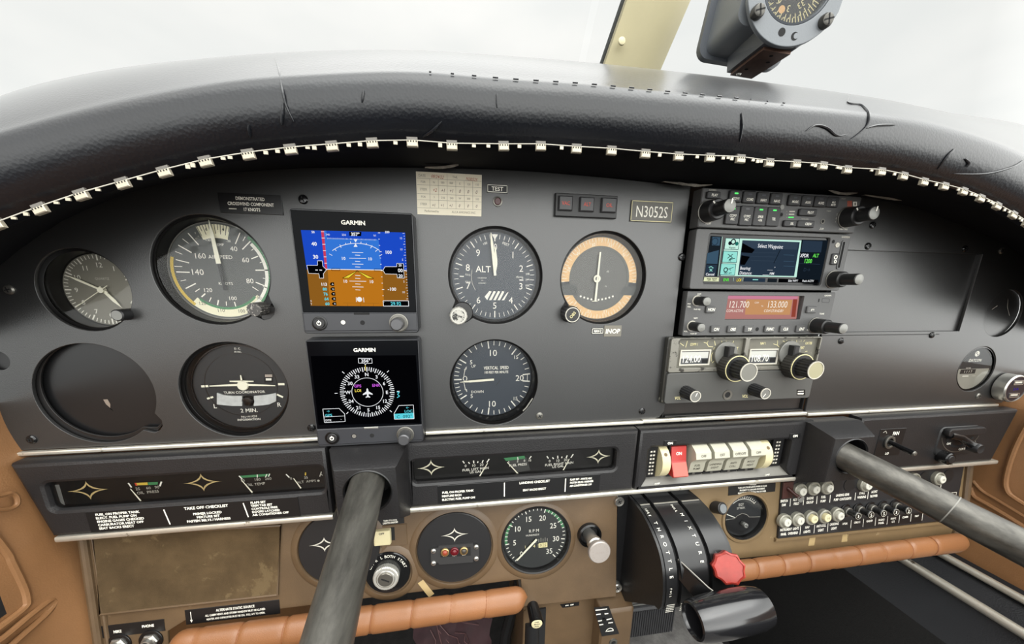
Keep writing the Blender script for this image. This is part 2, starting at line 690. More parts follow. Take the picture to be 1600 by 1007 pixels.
# right side wall
g = G()
rows = []
for z in [-420, -200, -60, -20, 0, 16, 40, 80, 160, 300, 500, 700]:
    r = []
    for y in [-450, -300, -128, -60, 0, 60, 88, 100, 125]:
        x = 588 + (40 * min(1, max(0, y - 84) / 30))
        if -60 < y < 64 and 40 <= z: x = 600
        r.append((x, y, z))
    rows.append(r)
g.grid(rows, tanw)
wr = struct('wall_right', g)
wr.modifiers.new('sub', 'SUBSURF').render_levels = 2
for n_, us, rr, lab in (('door_panel_piping', [(1640, 610), (1610, 655), (1586, 700), (1572, 745), (1574, 768), (1590, 782), (1640, 812)], 2.6, 'tan piping around the recessed pad of the right door'),
                        ('door_crease', [(1516, 762), (1522, 776), (1545, 790), (1580, 811), (1640, 850)], 2.6, 'long tan crease running under the recessed pad of the right door'),
                        ('door_crease', [(1520, 752), (1535, 768), (1560, 783), (1640, 832)], 1.8, 'short upper tan crease beside the pad of the right door')):
    g = G(); g.tube(smooth(onwall(us, 587)), rr, tanw, 8)
    tag(g.build(n_, o=(587, 0, 20)), lab, 'trim')

# sill on the right: dark vinyl steps with two aluminium rails
dv = mat('sill_black_vinyl', (26, 27, 30), 0.38, noise=(6, 0.2), bump=('leather', 700, 0.25))
g = G()
prof = [(600, -112), (578, -124), (556, -132), (548, -142), (538, -160), (512, -190), (470, -300), (452, -450)]
g.grid([[(x, y, z) for x, y in prof[5:]] for z in (-419, -60, 0, 80, 200, 420, 700)], mat('kick_carpet_black', (12, 11, 10), .95, noise=(400, .9), bump=('noise', 900, 1.0)))
g.grid([[(x, y, z) for x, y in prof[:6]] for z in (-419, -60, 0, 80, 200, 420, 700)], dv)
struct('wall_sill', g)
for lab, (x, y), w in (('aluminium rail on the right sill just below the tan door panel', (572, -121), 4.5), ('lower aluminium rail on the right sill between two black vinyl strips', (546, -143), 5.5)):
    g = G(); g.tube([(x - 1, y + 1, -80), (x - 1, y + 1, 60), (x - 1, y + 1, 300), (x - 1, y + 1, 500)], w, alu, 12)
    tag(g.build('sill_rail', o=(x, y, 100)), lab, 'rail', 'aluminium rails on the right sill')

# ------------------------------------------------------------------ instrument panel sheets


def lobe(cx, cy, r, ang=None, ld=0, lr=0, n=72):
    p = []
    for i in range(n):
        t = 2 * PI * i / n
        rr = r
        if ang is not None:
            a = t - math.radians(ang)
            s_ = lr * lr - (ld * math.sin(a)) ** 2
            if s_ > 0 and math.cos(a) > 0:
                rr = max(r, ld * math.cos(a) + math.sqrt(s_))
        p.append((cx + rr * math.cos(t), cy + rr * math.sin(t)))
    return p


PT = [(-420, 178), (-398, 205), (-367, 231.5), (-340, 251), (-322, 262), (-280, 280.3), (-238, 292), (-196, 298.3), (-152, 302.8), (-83.5, 306.7), (-9, 309), (71, 307.7), (146.5, 305), (319, 304.3), (388, 297.7), (447, 285), (503, 271.6), (544, 257), (590, 225), (620, 180)]
pilot = thing('instrument_panel', 'large black sheet metal panel left of the radio stack holding the round flight instruments', 'panel', (-120, 91, 0))
out = [(-394, 91), (136, 91), (143, 93), (147.5, 99), (147, 306.5)] + [(x, spline(PT, x)) for x in range(140, -420, -14)] + [(-422, 175), (-420, 140), (-398, 118)]
CL = (-321.5, 212.7); AS = (-236.2, 227.5); AL_ = (-21.7, 226.8); VS = (-23, 133.3); NV = (74, 226.3); TC = (-235, 133.9); EM = (-332, 134.1)
holes = [lobe(*CL, 29.3), lobe(*AS, 40, -42, 41, 9), lobe(*AL_, 40, -134, 41, 9), lobe(*VS, 40), lobe(*NV, 40, -135, 40, 10), lobe(*TC, 40), lobe(*EM, 40, -38, 41, 8), lobe(-387, 162, 7)]
g = G(); g.sheet(out, holes, -2.5, 0, panel, 0.35)
g.build('panel_sheet', pilot)
g = G(); g.box(-397, -377, 152, 172, -5, -3.5, blackp); g.build('hole_backing', pilot)  # added black plate, keeps the bright sky from showing through the hole
for u, v in ((15, 453), (50, 687), (474, 312), (1003, 643), (843, 650), (1065, 402), (487, 669)):
    q = A(u, v, 0); g = G(); g.screw(q.x, q.y, 0.1, 3.4, dsilver if u in (15, 843) else blackg, a=u)
    g.build('screw', pilot)
cop = thing('instrument_panel', 'black sheet metal panel right of the radio stack with a large blank rectangular recess', 'panel', (450, 91, 0))
out = [(312.5, 90), (585, 90), (612, 112), (622, 178)] + [(x, spline(PT, x)) for x in range(612, 312, -14)] + [(312.5, 304.5)]
BP = rrect(316, 488.5, 176.5, 257, 0)
DT = (529.5, 132.5); BC = (542.3, 195.8)
g = G(); g.sheet(out, [BP, lobe(*DT, 26.5), lobe(*BC, 26)], -2.5, 0, panel, 0.35)
for a, b in (((313, 173.4), (462, 173.4)),):
    g.line(*a, *b, 0.7, 0.06, dark)
g.line(312.9, 90, 312.9, 174, 0.8, 0.06, dark)
g.build('panel_sheet', cop)
g = G(); g.bbox(313.5, 492, 175, 259, -6, -3.0, panel, .4)
g.build('cover_plate', cop)
for u, v in ((1363, 352), (1356, 385), (1507, 389), (1564, 392), (1456, 524), (1314, 533), (1528, 619)):
    q = A(u, v, 0); g = G(); g.screw(q.x, q.y, 0.1, 3.3, blackg if u < 1528 else dsilver, a=u)
    g.build('screw', cop)
# blanked round hole
g = G(); g.cyl(*BC, -6, -3.2, 27.5, panel, 48, ch=.4)
g.line(548, 211, 551, 202, .35, -3.1, ink2); g.line(551, 202, 558, 193, .35, -3.1, ink2); g.line(530, 200, 536, 204, .5, -3.1, ink2)
tag(g.build('blanking_disc', o=(BC[0], BC[1], -4)), 'round black blanking disc behind the hole at the far right above the hour meter', 'cover')
g = G()
g.cyl(EM[0] - 1, EM[1] + 1, -9, -7, 46, mat('scuffed_black_plate', (20, 20, 21), 0.3, marks=(120, 0.76, (120, 116, 110))), 56, ch=.3)
g.add([(-334, 128, -6.9), (-331, 128, -6.9), (-330, 124, -6.9), (-331, 120, -6.9), (-329, 118, -6.9), (-331, 121, -6.9), (-333, 124, -6.9)], [(0, 1, 2, 3, 4, 5, 6)], silver)
tag(g.build('blanking_plate', o=(EM[0], EM[1], -8)), 'scuffed black plate closing the empty round hole in the lower left of the panel', 'cover')
g = G(); g.sheet(circ(EM[0], EM[1], 47), [lobe(EM[0] + 1.5, EM[1] + 2.5, 38.5, -42, 40, 6)], -4.6, -3.1, bezel, .3)
tag(g.build('mounting_ring', o=(EM[0], EM[1], -4)), 'thin black mounting ring around the empty round hole below the clock', 'ring')

# radio bay back
g = G(); g.box(148, 312, 92, 303, -70, -62, dark); g.box(147.5, 149, 92, 304, -62, -3, dark); g.box(311, 312.3, 92, 304, -62, -3, dark)
tag(g.build('radio_rack', o=(230, 95, -40)), 'dark open rack behind the radio stack', 'rack')

# ------------------------------------------------------------------ glareshield
LED = [(0, 345), (125, 303), (255, 267), (387, 240), (517, 227), (645, 220), (787, 227), (900, 231), (1008, 238), (1110, 245), (1203, 252), (1286, 258), (1375, 268), (1445, 283), (1505, 300), (1560, 322), (1587, 337)]
ZL = 66.0
LP = [A(u, v, ZL) for u, v in LED]
LP = [(-345, 218)] + [(-322, 236)] + [(p.x, p.y) for p in LP] + [(440, 264), (480, 244), (530, 205)]
LP.sort()
SIL = [(0, 146), (130, 112), (250, 95), (400, 85), (560, 80), (750, 85), (900, 97), (1000, 107), (1150, 125), (1300, 147), (1450, 170), (1600, 190)]
ZT = -55.0
TP = [A(u, v, ZT) for u, v in SIL]
_a0, _a1 = TP[0], TP[-1]
TP = [(_a0.x - 120, _a0.y - 110), (_a0.x - 50, _a0.y - 30)] + [(p.x, p.y) for p in TP] + [(_a1.x + 60, _a1.y - 14), (_a1.x + 130, _a1.y - 60)]
TP.sort()
xs_l = [-360 + 880 * i / 72 for i in range(73)]
rows = []
for i in range(73):
    t = i / 72
    xl = xs_l[i]
    xp = -430 + 1060 * t
    xt = -456 + 1168 * t
    l = (xl, spline(LP, xl)); p = (xp, spline(PT, xp)); q = (xt, spline(TP, xt))
    mix = lambda a, b, k: (a[0] + (b[0] - a[0]) * k, a[1] + (b[1] - a[1]) * k)
    nrm = math.atan2(1, 0)
    r = []
    # underside from the panel to the lip, round front roll, top going forward to the windshield
    r.append((p[0], p[1] + 0.8, -5))
    r.append((*mix(p, l, 0.25), 14))
    r.append((*mix(p, l, 0.8), 50))
    r.append((l[0], l[1] - 0.6, ZL - 6))
    r.append((l[0], l[1] + 0.5, ZL - 1))
    h = q[1] - l[1]; hs = h * .62
    for k, hz, zz in ((0.01, 4, ZL + 4), (0.02, 11, ZL + 8.5), (0.03, 20, ZL + 10.5), (0.05, 27, ZL + 10), (0.07, 31.5, ZL + 7.5), (0.1, 34.5, ZL + 3)):
        m_ = mix(l, q, k)
        r.append((m_[0], l[1] + hz, zz))
    y0_ = l[1] + 34.5
    for k, f_ in ((0.2, 0.09), (0.34, 0.26), (0.52, 0.47), (0.76, 0.75)):
        m_ = mix(l, q, k)
        e_ = 0.16 * math.sin(PI * f_) * (1 - f_)
        r.append((m_[0], y0_ + (q[1] - y0_) * (f_ + e_), (ZL + 3) + (ZT - ZL - 3) * f_))
    for k, hz, zz in ((1.0, 1.0, ZT), (1.02, 0.98, ZT - 25), (1.03, 0.88, ZT - 60), (1.04, 0.6, ZT - 110), (1.04, 0.0, ZT - 220)):
        m_ = mix(l, q, k)
        r.append((m_[0], l[1] + h * hz, zz))
    rows.append(r)
gs = thing('glareshield', 'padded black vinyl glareshield arching over the whole instrument panel', 'glareshield', (95, 300, 40))
g = G(); g.grid([r[:5] for r in rows], mat('underside_shaded_black', (12, 14, 20), 0.85, spec=0.15, noise=(40, .3)))  # darker than the padding: shade under the lip put into the colour
g.build('underside', gs)
g = G(); g.grid([r[4:] for r in rows], vinyl)
pad = g.build('padding', gs)
sm = pad.modifiers.new('sub', 'SUBSURF'); sm.levels = 1; sm.render_levels = 2
g = G()
for i in range(150):                       # seam stitches
    t = (i + 0.5) / 150 * 71; k = int(t); f = t - k
    a = Vector(rows[k][9]).lerp(Vector(rows[k + 1][9]), f)
    if i % 2 == 0 and 22 < k < 42:
        b = Vector(rows[k][9]).lerp(Vector(rows[k + 1][9]), min(1, f + 0.25))
        g.tube([a + Vector((0, .2, .3)), b + Vector((0, .2, .3))], 0.4, vinyl, 6)
tag(g.build('stitching', gs), kind='stuff')


def onpad(u, v):
    """nearest point of the padding hit by the sight line of a photo pixel"""
    best = None
    d = (A(u, v, 0) - EYE).normalized()
    for k in range(72):
        for j in range(4, 18):
            c0 = [Vector(rows[k][j]), Vector(rows[k + 1][j]), Vector(rows[k + 1][j + 1]), Vector(rows[k][j + 1])]
            from mathutils.geometry import intersect_ray_tri as irt
            for tri in ((0, 1, 2), (0, 2, 3)):
                h_ = irt(c0[tri[0]], c0[tri[1]], c0[tri[2]], d, EYE, True)
                if h_ is not None:
                    tt = (h_ - EYE).length
                    if best is None or tt < best[0]: best = (tt, h_)
    return best[1] - d * 0.6 if best else A(u, v, 70)


crease = vinyl
for us in ([(430, 91), (437, 115), (441, 140), (447, 165), (459, 190)], [(442, 160), (441, 180), (440, 196)],
           [(1328, 148), (1325, 160), (1345, 164), (1358, 178), (1354, 198), (1330, 218)], [(1355, 200), (1372, 196), (1400, 195)], [(1159, 176), (1160, 195), (1156, 222)],
           [(1260, 205), (1275, 196), (1292, 200), (1308, 212), (1325, 210)], [(776, 146), (777, 168)], [(568, 140), (565, 160)], [(1465, 265), (1480, 245), (1493, 232)], [(1508, 248), (1514, 255), (1510, 262)], [(1490, 272), (1540, 272), (1580, 262), (1600, 250)],
           [(388, 196), (391, 215)], [(690, 190), (675, 205), (660, 214)]):
    g = G(); pp = [onpad(*q) for q in us]
    n_ = len(pp)
    pp = smooth(pp); n_ = len(pp)
    g.tube(pp, [0.15 + 0.6 * math.sin(PI * (i + .5) / n_) for i in range(n_)], crease, 6)
    g.build('crease', gs)

# adhesive light strip under the lip
ls = thing('light_strip', 'string of small silver lamp modules stuck along the underside of the glareshield lip', 'light strip', (95, 300, ZL))
mods = [(-8, 350), (60, 325), (125, 303), (190, 285), (255, 267), (320, 251), (387, 240), (453, 232), (518, 227), (581, 222), (644, 221), (706, 226), (787, 227), (845, 227), (901, 231), (956, 234), (1009, 239), (1061, 243), (1110, 245), (1158, 247), (1203, 253), (1245, 255), (1287, 258), (1325, 264), (1378, 267), (1413, 274), (1445, 283), (1477, 290), (1507, 298), (1534, 309), (1560, 321), (1585, 335), (1606, 349)]
modm = mat('lamp_module_silver', (176, 168, 150), 0.4, 0.3)
g = G()
wpts = [A(u, v - 2, ZL + 6) for u, v in mods]
g.tube(wpts, 0.28, ink2, 6)
for k in range(len(wpts) - 1):
    for f_ in (.42, .58, .7):
        if random.random() < .4:
            p_ = wpts[k].lerp(wpts[k + 1], f_); g.box(p_.x - 1.1, p_.x + 1.1, p_.y - 1.6 - random.random(), p_.y - .5, p_.z - .4, p_.z + .3, modm)
g.build('wire', ls)
for i, (u, v) in enumerate(mods):
    q = A(u, v, ZL + 6)
    q2 = A(mods[min(i + 1, len(mods) - 1)][0], mods[min(i + 1, len(mods) - 1)][1], ZL + 3); q1 = A(mods[max(i - 1, 0)][0], mods[max(i - 1, 0)][1], ZL + 3)
    an = math.atan2(q2.y - q1.y, q2.x - q1.x)
    g = G(); g.M = Matrix.Translation(q) @ Matrix.Rotation(an, 4, 'Z')
    g.bbox(-3.1, 3.1, -2.9, 0.4, -1.6, 0.9, modm, .4)
    g.bbox(-3.1, 3.1, 0.5, 2.3, -1.6, 0.3, mat('lamp_module_clear', (96, 92, 86), 0.3), .3)
    for k in (-2.2, -.7, .8, 2.3):
        g.box(k - .3, k + .3, -.6, .2, .9, 1.05, dark)
    g.build('lamp_module', ls)

# ------------------------------------------------------------------ windshield post and panes
g = G()
a = [A(941, 99, x=106), A(1032, 111, x=94)]
b0, b1 = Vector((104, 400, -60)), Vector((104, 620, 160))
pc = mat('cream_post_paint', (214, 204, 166), 0.5, noise=(14, 0.05))
ps = thing('windshield_post', 'cream painted centre post of the windshield rising behind the glareshield', 'post', (100, 300, -60))
base = [A(941, 101, z=-110), A(1031, 112, z=-110)]
top = [A(977, -4, z=-80), A(1081, -4, z=-80)]
w0 = (base[1] - base[0]); w1 = (top[1] - top[0])
dn = (base[0] - top[0]) * 0.9
rr = []
for t in (-0.9, 0, 1, 2.2):
    p0 = base[0].lerp(top[0], t); p1 = base[1].lerp(top[1], t)
    m_ = p0.lerp(p1, .5)
    rr.append([p0, p0 + Vector((1, 0, 8)), p0.lerp(p1, .12) + Vector((0, 0, 13)), p0.lerp(p1, .55) + Vector((0, 0, 13)), p0.lerp(p1, .72) + Vector((0, 0, 12)), p0.lerp(p1, .9) + Vector((0, 0, 6)), p1, p0.lerp(p1, .8) - Vector((0, 0, 14)), p0.lerp(p1, .2) - Vector((0, 0, 14))])
g.grid([[tuple(q) for q in r[::-1]] for r in rr], pc, close=True)
g.build('post_cover', ps, fix=True)
g = G()
q = A(971, 65, z=-84); g.M = Matrix.Translation(q)
g.lathe(0, 0, [(3.6, 0), (3.4, 1.6), (2, 2.4), (.2, 2.6)], pc, 20)
g.build('rivet', ps)
g = G()
g.tube([base[0].lerp(top[0], t) + Vector((-2.2, 0, 4)) for t in (-.5, 0, .3, .6, 1, 1.6)], 1.8, mat('sealant', (70, 72, 70), .8, noise=(300, .4)), 8)
g.build('sealant_bead', ps)
pane = glass('windshield_glass', 0.15)
for nm, x0, x1 in (('window_1', -1100, 96), ('window_2', 104, 1300)):
    g = G()
    g.grid([[(x0 + (x1 - x0) * i / 6, y, z - abs((x0 + (x1 - x0) * i / 6) - 100) ** 2 / 9000) for i in range(7)] for y, z in ((260, -380), (380, -270), (470, -180), (600, -60), (900, 200))], pane)
    struct(nm, g)

torn = mat('torn_lining', (120, 116, 108), .7, noise=(200, .5))
for us in (((1036, 284), (1060, 287), (1090, 290), (1112, 289)), ((1286, 292), (1302, 300), (1322, 303), (1346, 300)), ((1350, 305), (1385, 310), (1412, 313)), ((664, 262), (690, 262), (716, 258))):
    g = G(); rr_ = []
    pp = smooth([A(u, v, 12) for u, v in us], 5)
    for i, p_ in enumerate(pp):
        w_ = 2.2 * math.sin(PI * (i + .3) / len(pp)) * (0.7 + .5 * random.random())
        rr_.append([(p_.x, p_.y + w_, p_.z - 3), (p_.x, p_.y + w_ * .3, p_.z + 1.2), (p_.x + .4, p_.y - w_ * .5, p_.z)])
    g.grid(rr_, torn); g.build('torn_lining', gs)


# ------------------------------------------------------------------ round flight instruments
def gauge(name, label, cat, c, r, d, rf, face, z_glass=-3, extra=None, rim=None):
    """case ring behind the panel hole, dial at depth d with radius rf, glass"""
    t = thing(name, label, cat, (c[0], c[1], -d))
    g = G()
    cx, cy = c
    g.lathe(cx, cy, [(rf + .3, -d - 4), (rf + .3, -d + .2), (rf + .9, -d + 1), (rf + 1.6, z_glass - 1.5), (rf + 2.4, z_glass - .4), (r - 1.6, z_glass + .3), (r - .5, z_glass - .2), (r + 3.5, z_glass - .6), (r + 3.5, -d - 4), (rf, -d - 4.2)], bezel, 64)
    g.build('case', t)
    g = G()
    g.cyl(cx, cy, -d - 3, -d, rf + .25, dial if not rim else rim, 64)
    face(g, cx, cy, -d + .12)
    g.build('dial_face', t)
    g = G(); g.disc(cx, cy, rf + 2.2, z_glass - .6, lens, 64)
    g.build('glass', t, smooth=False)
    return t


def hand(t, nm, pts, c, ang, z, m, th=.5):
    """needle: outline along +y turned clockwise by ang"""
    g = G(); g.M = Matrix.Translation((c[0], c[1], 0)) @ Matrix.Rotation(-math.radians(ang), 4, 'Z')
    g.loft([(pts, z), (pts, z + th)], m)
    return g.build(nm, t, fix=True, smooth=False)


def knurled(g, cx, cy, z0, z1, r, cap=None, m=None, kn=16):
    m = m or knobm
    g.cyl(cx, cy, z0, z1 - .4, r, m, 64, ch=.3, knurl=.06, kn=kn)
    if cap:
        g.lathe(cx, cy, [(r * .86, z1 - .5), (r * .84, z1), (r * .78, z1 + .15)], cap, 32)


# clock
def f(g, cx, cy, z):
    for i in range(60):
        g.tick(cx, cy, i * 6, 23.2 if i % 5 else 21.8, 26, .55 if i % 5 else 1.0, z, white)
    for i in range(12):
        a = math.radians(i * 30)
        g.text(str(i or 12), cx + 18.6 * math.sin(a), cy + 18.6 * math.cos(a), 3.6, z, white)
    g.text('QUARTZ', cx, cy + 8.5, 1.7, z, ink2)
clk = gauge('clock', 'small round quartz clock set deep in the left end of the panel', 'clock', CL, 29, 16, 26.5, f, -4, rim=mat('dial_hazed_grey', (122, 119, 108), .5))  # dial grey lightened to stand in for reflections in the glass
hand(clk, 'hour_hand', [(-.9, -3), (.9, -3), (1.2, 10), (0, 17), (-1.2, 10)], CL, 143, -14.4, needle)
hand(clk, 'minute_hand', [(-.6, -4), (.6, -4), (.8, 16), (0, 24), (-.8, 16)], CL, 298, -13.6, needle)
hand(clk, 'second_hand', [(-.25, -6), (.25, -6), (.2, 22), (-.2, 22)], CL, 236, -12.8, needle)
g = G(); g.cyl(*CL, -15, -12, 2.1, needle, 20); g.build('hub', clk)
g = G(); g.cyl(-298, 195.6, -14, 9, 4.2, knobm, 28, ch=.6); g.disc(-298, 195.6, 3.4, 9.05, knobf); g.build('setting_knob', clk)

# airspeed indicator; marks read off the photo on the plane of the dial
V = View(230, 330, 5.3, -11.8)
def f(g, cx, cy, z):
    g.sheet(circ(cx, cy, 37), [circ(cx, cy, 36.2)], z, z + .4, dsilver)
    fan = mat('scale_cream', (232, 226, 196), .5)
    g.arc(cx, cy, 25, 35, -21, 18, z, fan, 12)
    g.arc(cx, cy, 28.5, 35, 128, 226, z, fan, 30)
    g.arc(cx, cy, 33.3, 35.6, 40, 132, z + .05, green); g.arc(cx, cy, 30.8, 33.2, 48, 150, z + .05, white)
    g.arc(cx, cy, 27.4, 29.2, 132, 222, z + .05, green); g.arc(cx, cy, 33, 35.2, 222, 288, z + .05, yel)
    for i in range(12):
        g.tick(cx, cy, -20 + i * 3.4, 28 + (i % 2) * 3, 35, .45, z + .08, blackp)
    for a_, b_, w in (((338, 183), (425, 280), 9), ((292, 230), (342, 268), 5), ((256, 282), (368, 345), 9), ((232, 335), (290, 358), 5), ((236, 402), (348, 430), 8), ((225, 458), (290, 460), 5), ((240, 504), (352, 508), 9),
                      ((276, 580), (322, 570), 5), ((318, 642), (402, 600), 9), ((398, 668), (434, 644), 6), ((450, 712), (480, 684), 10), ((514, 750), (530, 716), 6), ((582, 780), (590, 738), 10), ((656, 785), (654, 750), 6), ((734, 792), (722, 752), 8),
                      ((768, 180), (730, 272), 8), ((812, 212), (792, 248), 5), ((868, 236), (788, 318), 9), ((900, 300), (862, 326), 5), ((918, 374), (862, 396), 9), ((956, 420), (932, 430), 5), ((1004, 490), (896, 490), 9), ((990, 562), (958, 556), 5),
                      ((968, 618), (898, 590), 9), ((920, 660), (870, 628), 6), ((1000, 640), (960, 625), 6)):
        V.line(g, [a_, b_], w, white, z + 11.8 + .05)
    for tx, x, y, h in (('40', 716, 312, 42), ('60', 814, 404, 42), ('80', 850, 578, 42), ('100', 706, 722, 32), ('120', 500, 654, 34), ('140', 412, 504, 50), ('160', 434, 370, 46), ('AIRSPEED', 606, 380, 32), ('KNOTS', 650, 600, 24), ('TEMP', 596, 278, 22), ('-30', 672, 248, 20), ('+30', 502, 240, 20)):
        V.text(g, tx, x, y, h, white, z + 11.8 + .05)
    for tx, x, y, r_ in (('120', 456, 764, 0), ('110', 610, 822, 0), ('100', 780, 828, 0), ('90', 926, 720, 25), ('6', 488, 150, 0), ('4', 628, 150, 0)):
        V.text(g, tx, x, y, 28, blackp, z + 11.8 + .1)
    V.text(g, 'P', 400, 182, 18, ink2, z + 11.9, rot=35); V.text(g, 'ALT', 416, 222, 18, ink2, z + 11.9, rot=35)
asi = gauge('airspeed_indicator', 'large round airspeed indicator with green white and yellow arcs and a worn knob', 'gauge', AS, 40, 12, 36.6, f, -2.5, rim=mat('dial_hazed_charcoal', (80, 82, 80), .5))  # dial colour lightened too, glass haze painted into it
hand(asi, 'needle', [(-1.7, 2), (1.7, 2), (1.2, 24), (0, 34), (-1.2, 24)], (AS[0] + .3, AS[1] + 4), -3, -9.5, needle)
hand(asi, 'needle_tail', [(-.8, -16), (.8, -16), (.9, 4), (-.9, 4)], (AS[0] + .3, AS[1] + 2), -3, -9.6, blackp)
g = G(); g.cyl(-200, 194, -6, -1, 8, bezel, 32, ch=.5); g.cyl(-196.5, 193, -2.5, -.8, 2.4, dark, 16); g.build('knob_housing', asi)
g = G(); knurled(g, -205.5, 200, -6, 13, 5.2, m=mat('worn_knob', (58, 56, 54), .4, marks=(500, .56, (150, 146, 138)))); g.build('setting_knob', asi)

# turn coordinator
def f(g, cx, cy, z):
    g.sheet(circ(cx, cy, 37), [circ(cx, cy, 36)], z - .3, z + 1.5, blackg)
    g.sheet(circ(cx, cy + 2, 27.6), [circ(cx, cy + 2, 27.1)], z - .2, z + .05, bezel)
    V = View(0, 520, 3.357, -9.8)
    dz = z + 9.8
    for a_, b_ in (((1055, 283), (1092, 281)), ((1458, 271), (1492, 271))):
        V.line(g, [a_, b_], 11, needle, dz)
    for a_, b_ in (((1086, 348), (1118, 338)), ((1452, 325), (1484, 340))):
        V.line(g, [a_, b_], 9, needle, dz)
    for tx, x, y, h in (('D. C.', 1245, 84, 10), ('ELEC.', 1248, 102, 10), ('TURN COORDINATOR', 1282, 313, 13), ('L', 1127, 386, 22), ('R', 1463, 378, 22), ('2 MIN.', 1306, 408, 20), ('NO PITCH', 1306, 440, 11), ('INFORMATION', 1306, 456, 11)):
        V.text(g, tx, x, y, h, white, dz, bold=.01)
    V.rect(g, 1386, 218, 1432, 262, dark, dz); V.rect(g, 1390, 220, 1428, 234, silver, dz + .1); V.rect(g, 1394, 240, 1424, 252, white, dz + .1)
tcg = gauge('turn_coordinator', 'round turn coordinator showing a small cream aeroplane above an inclinometer tube', 'gauge', TC, 40, 10, 36.6, f, -4)
V = View(0, 520, 3.357, -8)
g = G()
a0 = V.p(1270, 274)
g.line(*V.p(1098, 281), *a0, .9, -8, needle, 2.2); g.line(*a0, *V.p(1444, 279), 2.2, -8, needle, .9)
g.line(*V.p(1204, 256), *V.p(1266, 257), .9, -8, needle, 1.6); g.line(*V.p(1266, 257), *V.p(1330, 256), 1.6, -8, needle, .9)
g.line(*V.p(1262, 224), *V.p(1268, 262), .8, -8, needle, 1.6)
g.cyl(*V.p(1272, 279), -9.6, -7.6, 4.2, needle, 30, ch=.5)
g.build('aeroplane_symbol', tcg)
gt = mat('tube_liquid', (196, 198, 196), .12, noise=(200, .12))
for sgn, xs in ((0, (1136, 1172, 1215, 1268)), (1, (1330, 1376, 1410, 1446))):
    g = G(); up = []; lo = []
    ys = ((318, 378), (330, 382), (334, 386), (334, 386)) if sgn == 0 else ((334, 386), (330, 383), (326, 378), (318, 362))
    for x, (y0, y1) in zip(xs, ys):
        up.append(V.p(x, y0)); lo.append(V.p(x, y1))
    g.loft([(lo + up[::-1], -9.8), (lo + up[::-1], -8.4)], gt)
    g.build('inclinometer_tube', tcg, fix=True)
g = G(); g.lathe(*V.p(1300, 360), [(.1, -9.8), (4.6, -9.4), (4.8, -8.2), (3.4, -6.8), (.1, -6.3)], blackg, 28); g.build('inclinometer_ball', tcg)

# altimeter
def f(g, cx, cy, z):
    for i in range(50):
        g.tick(cx, cy, i * 7.2, 31.4 if i % 5 else 29.4, 35.2, .42 if i % 5 else .85, z, white)
    for i in range(1, 10):
        a = math.radians(i * 36 + (4 if i in (1, ) else 0))
        g.text(str(i), cx + 24.5 * math.sin(a), cy + 24.5 * math.cos(a), 5.8, z, white)
    g.text('0', cx + .5, cy + 25, 5.8, z, white, sx=.8)
    g.text('ALT', cx - 10, cy + 6.5, 5.4, z, white, bold=.008)
    g.text('100', cx - 8.5, cy + 27.5, 2, z, white, rot=18); g.text('FEET', cx + 9.5, cy + 27.5, 2.2, z, white, rot=-18)
    for k, tx in enumerate(('CALIBRATED', 'TO', '20,000 FEET')):
        g.text(tx, cx - 11, cy - 1 - k * 2.2, 1.0, z, white)
    g.arc(cx, cy, 20.2, 20.6, 236, 286, z, ink2)
    for k, tx in enumerate(('1015', '1010')):
        g.text(tx, cx - 23.5, cy + 1.5 - k * 6, 1.8, z, white, rot=-8)
    for k, tx in enumerate(('298', '299', '300')):
        g.text(tx, cx + 29, cy + 3 - k * 5, 1.8, z, white, rot=5)
    g.text('IN.Hg', cx + 22, cy + .2, 1.9, z, white)
    for dx in (-28.5, 23.5):
        g.line(cx + dx - 1.8, cy - (0 if dx < 0 else 2.4), cx + dx + 1.8, cy - (0 if dx < 0 else 2.4), .8, z, white)
    g.line(cx - 2.8, cy + 33.5, cx + 2.8, cy + 33.5, .1, z, white)
    g.flat([(cx - 2.6, cy + 35), (cx + 2.6, cy + 35), (cx, cy + 30.5)], z + .05, white)
    for k in range(5):                     # striped low-altitude flag
        x = cx - 9 + k * 3.8
        g.flat([(x, cy - 20 + (3 if k == 0 else 0)), (x + 2.2, cy - 20), (x + 6.2, cy - 12.5), (x + 4.2, cy - 12.0 - (0 if k < 4 else 2))], z, white)
alt = gauge('altimeter', 'round altimeter with striped flag and worn knob right of the upper flight display', 'gauge', AL_, 40, 11, 36.6, f, -2.5, rim=dialb)
for nm, x0, w, l_, an, zz in (('hundreds_needle', 0, 1.1, 33, -6, -7.4), ('thousands_needle', 0, 1.8, 20, 1, -8.8)):
    pts = [(-w, -2), (w, -2), (w, l_ * .75), (.2, l_), (-.2, l_), (-w, l_ * .75)] if nm[0] == 'h' else [(-.5, -2), (.5, -2), (2.1, 7), (2.0, 11), (.3, 22), (-.3, 22), (-1.2, 10)]
    hand(alt, nm, pts, (AL_[0] - .3, AL_[1] + 3), an, zz, needle)
g = G(); g.cyl(-50.5, 197, -6, 2, 8.8, bezel, 32, ch=.6); g.build('knob_housing', alt)
g = G(); g.cyl(-54, 195, 0, 13, 7.2, mat('knob_worn_silver', (178, 176, 168), .4, .3), 36, ch=.8, knurl=.04, kn=20); g.disc(-54, 195, 5.2, 13.06, mat('knob_worn_face', (170, 168, 160), .5, marks=(260, .5, (30, 30, 30)))); g.build('setting_knob', alt)

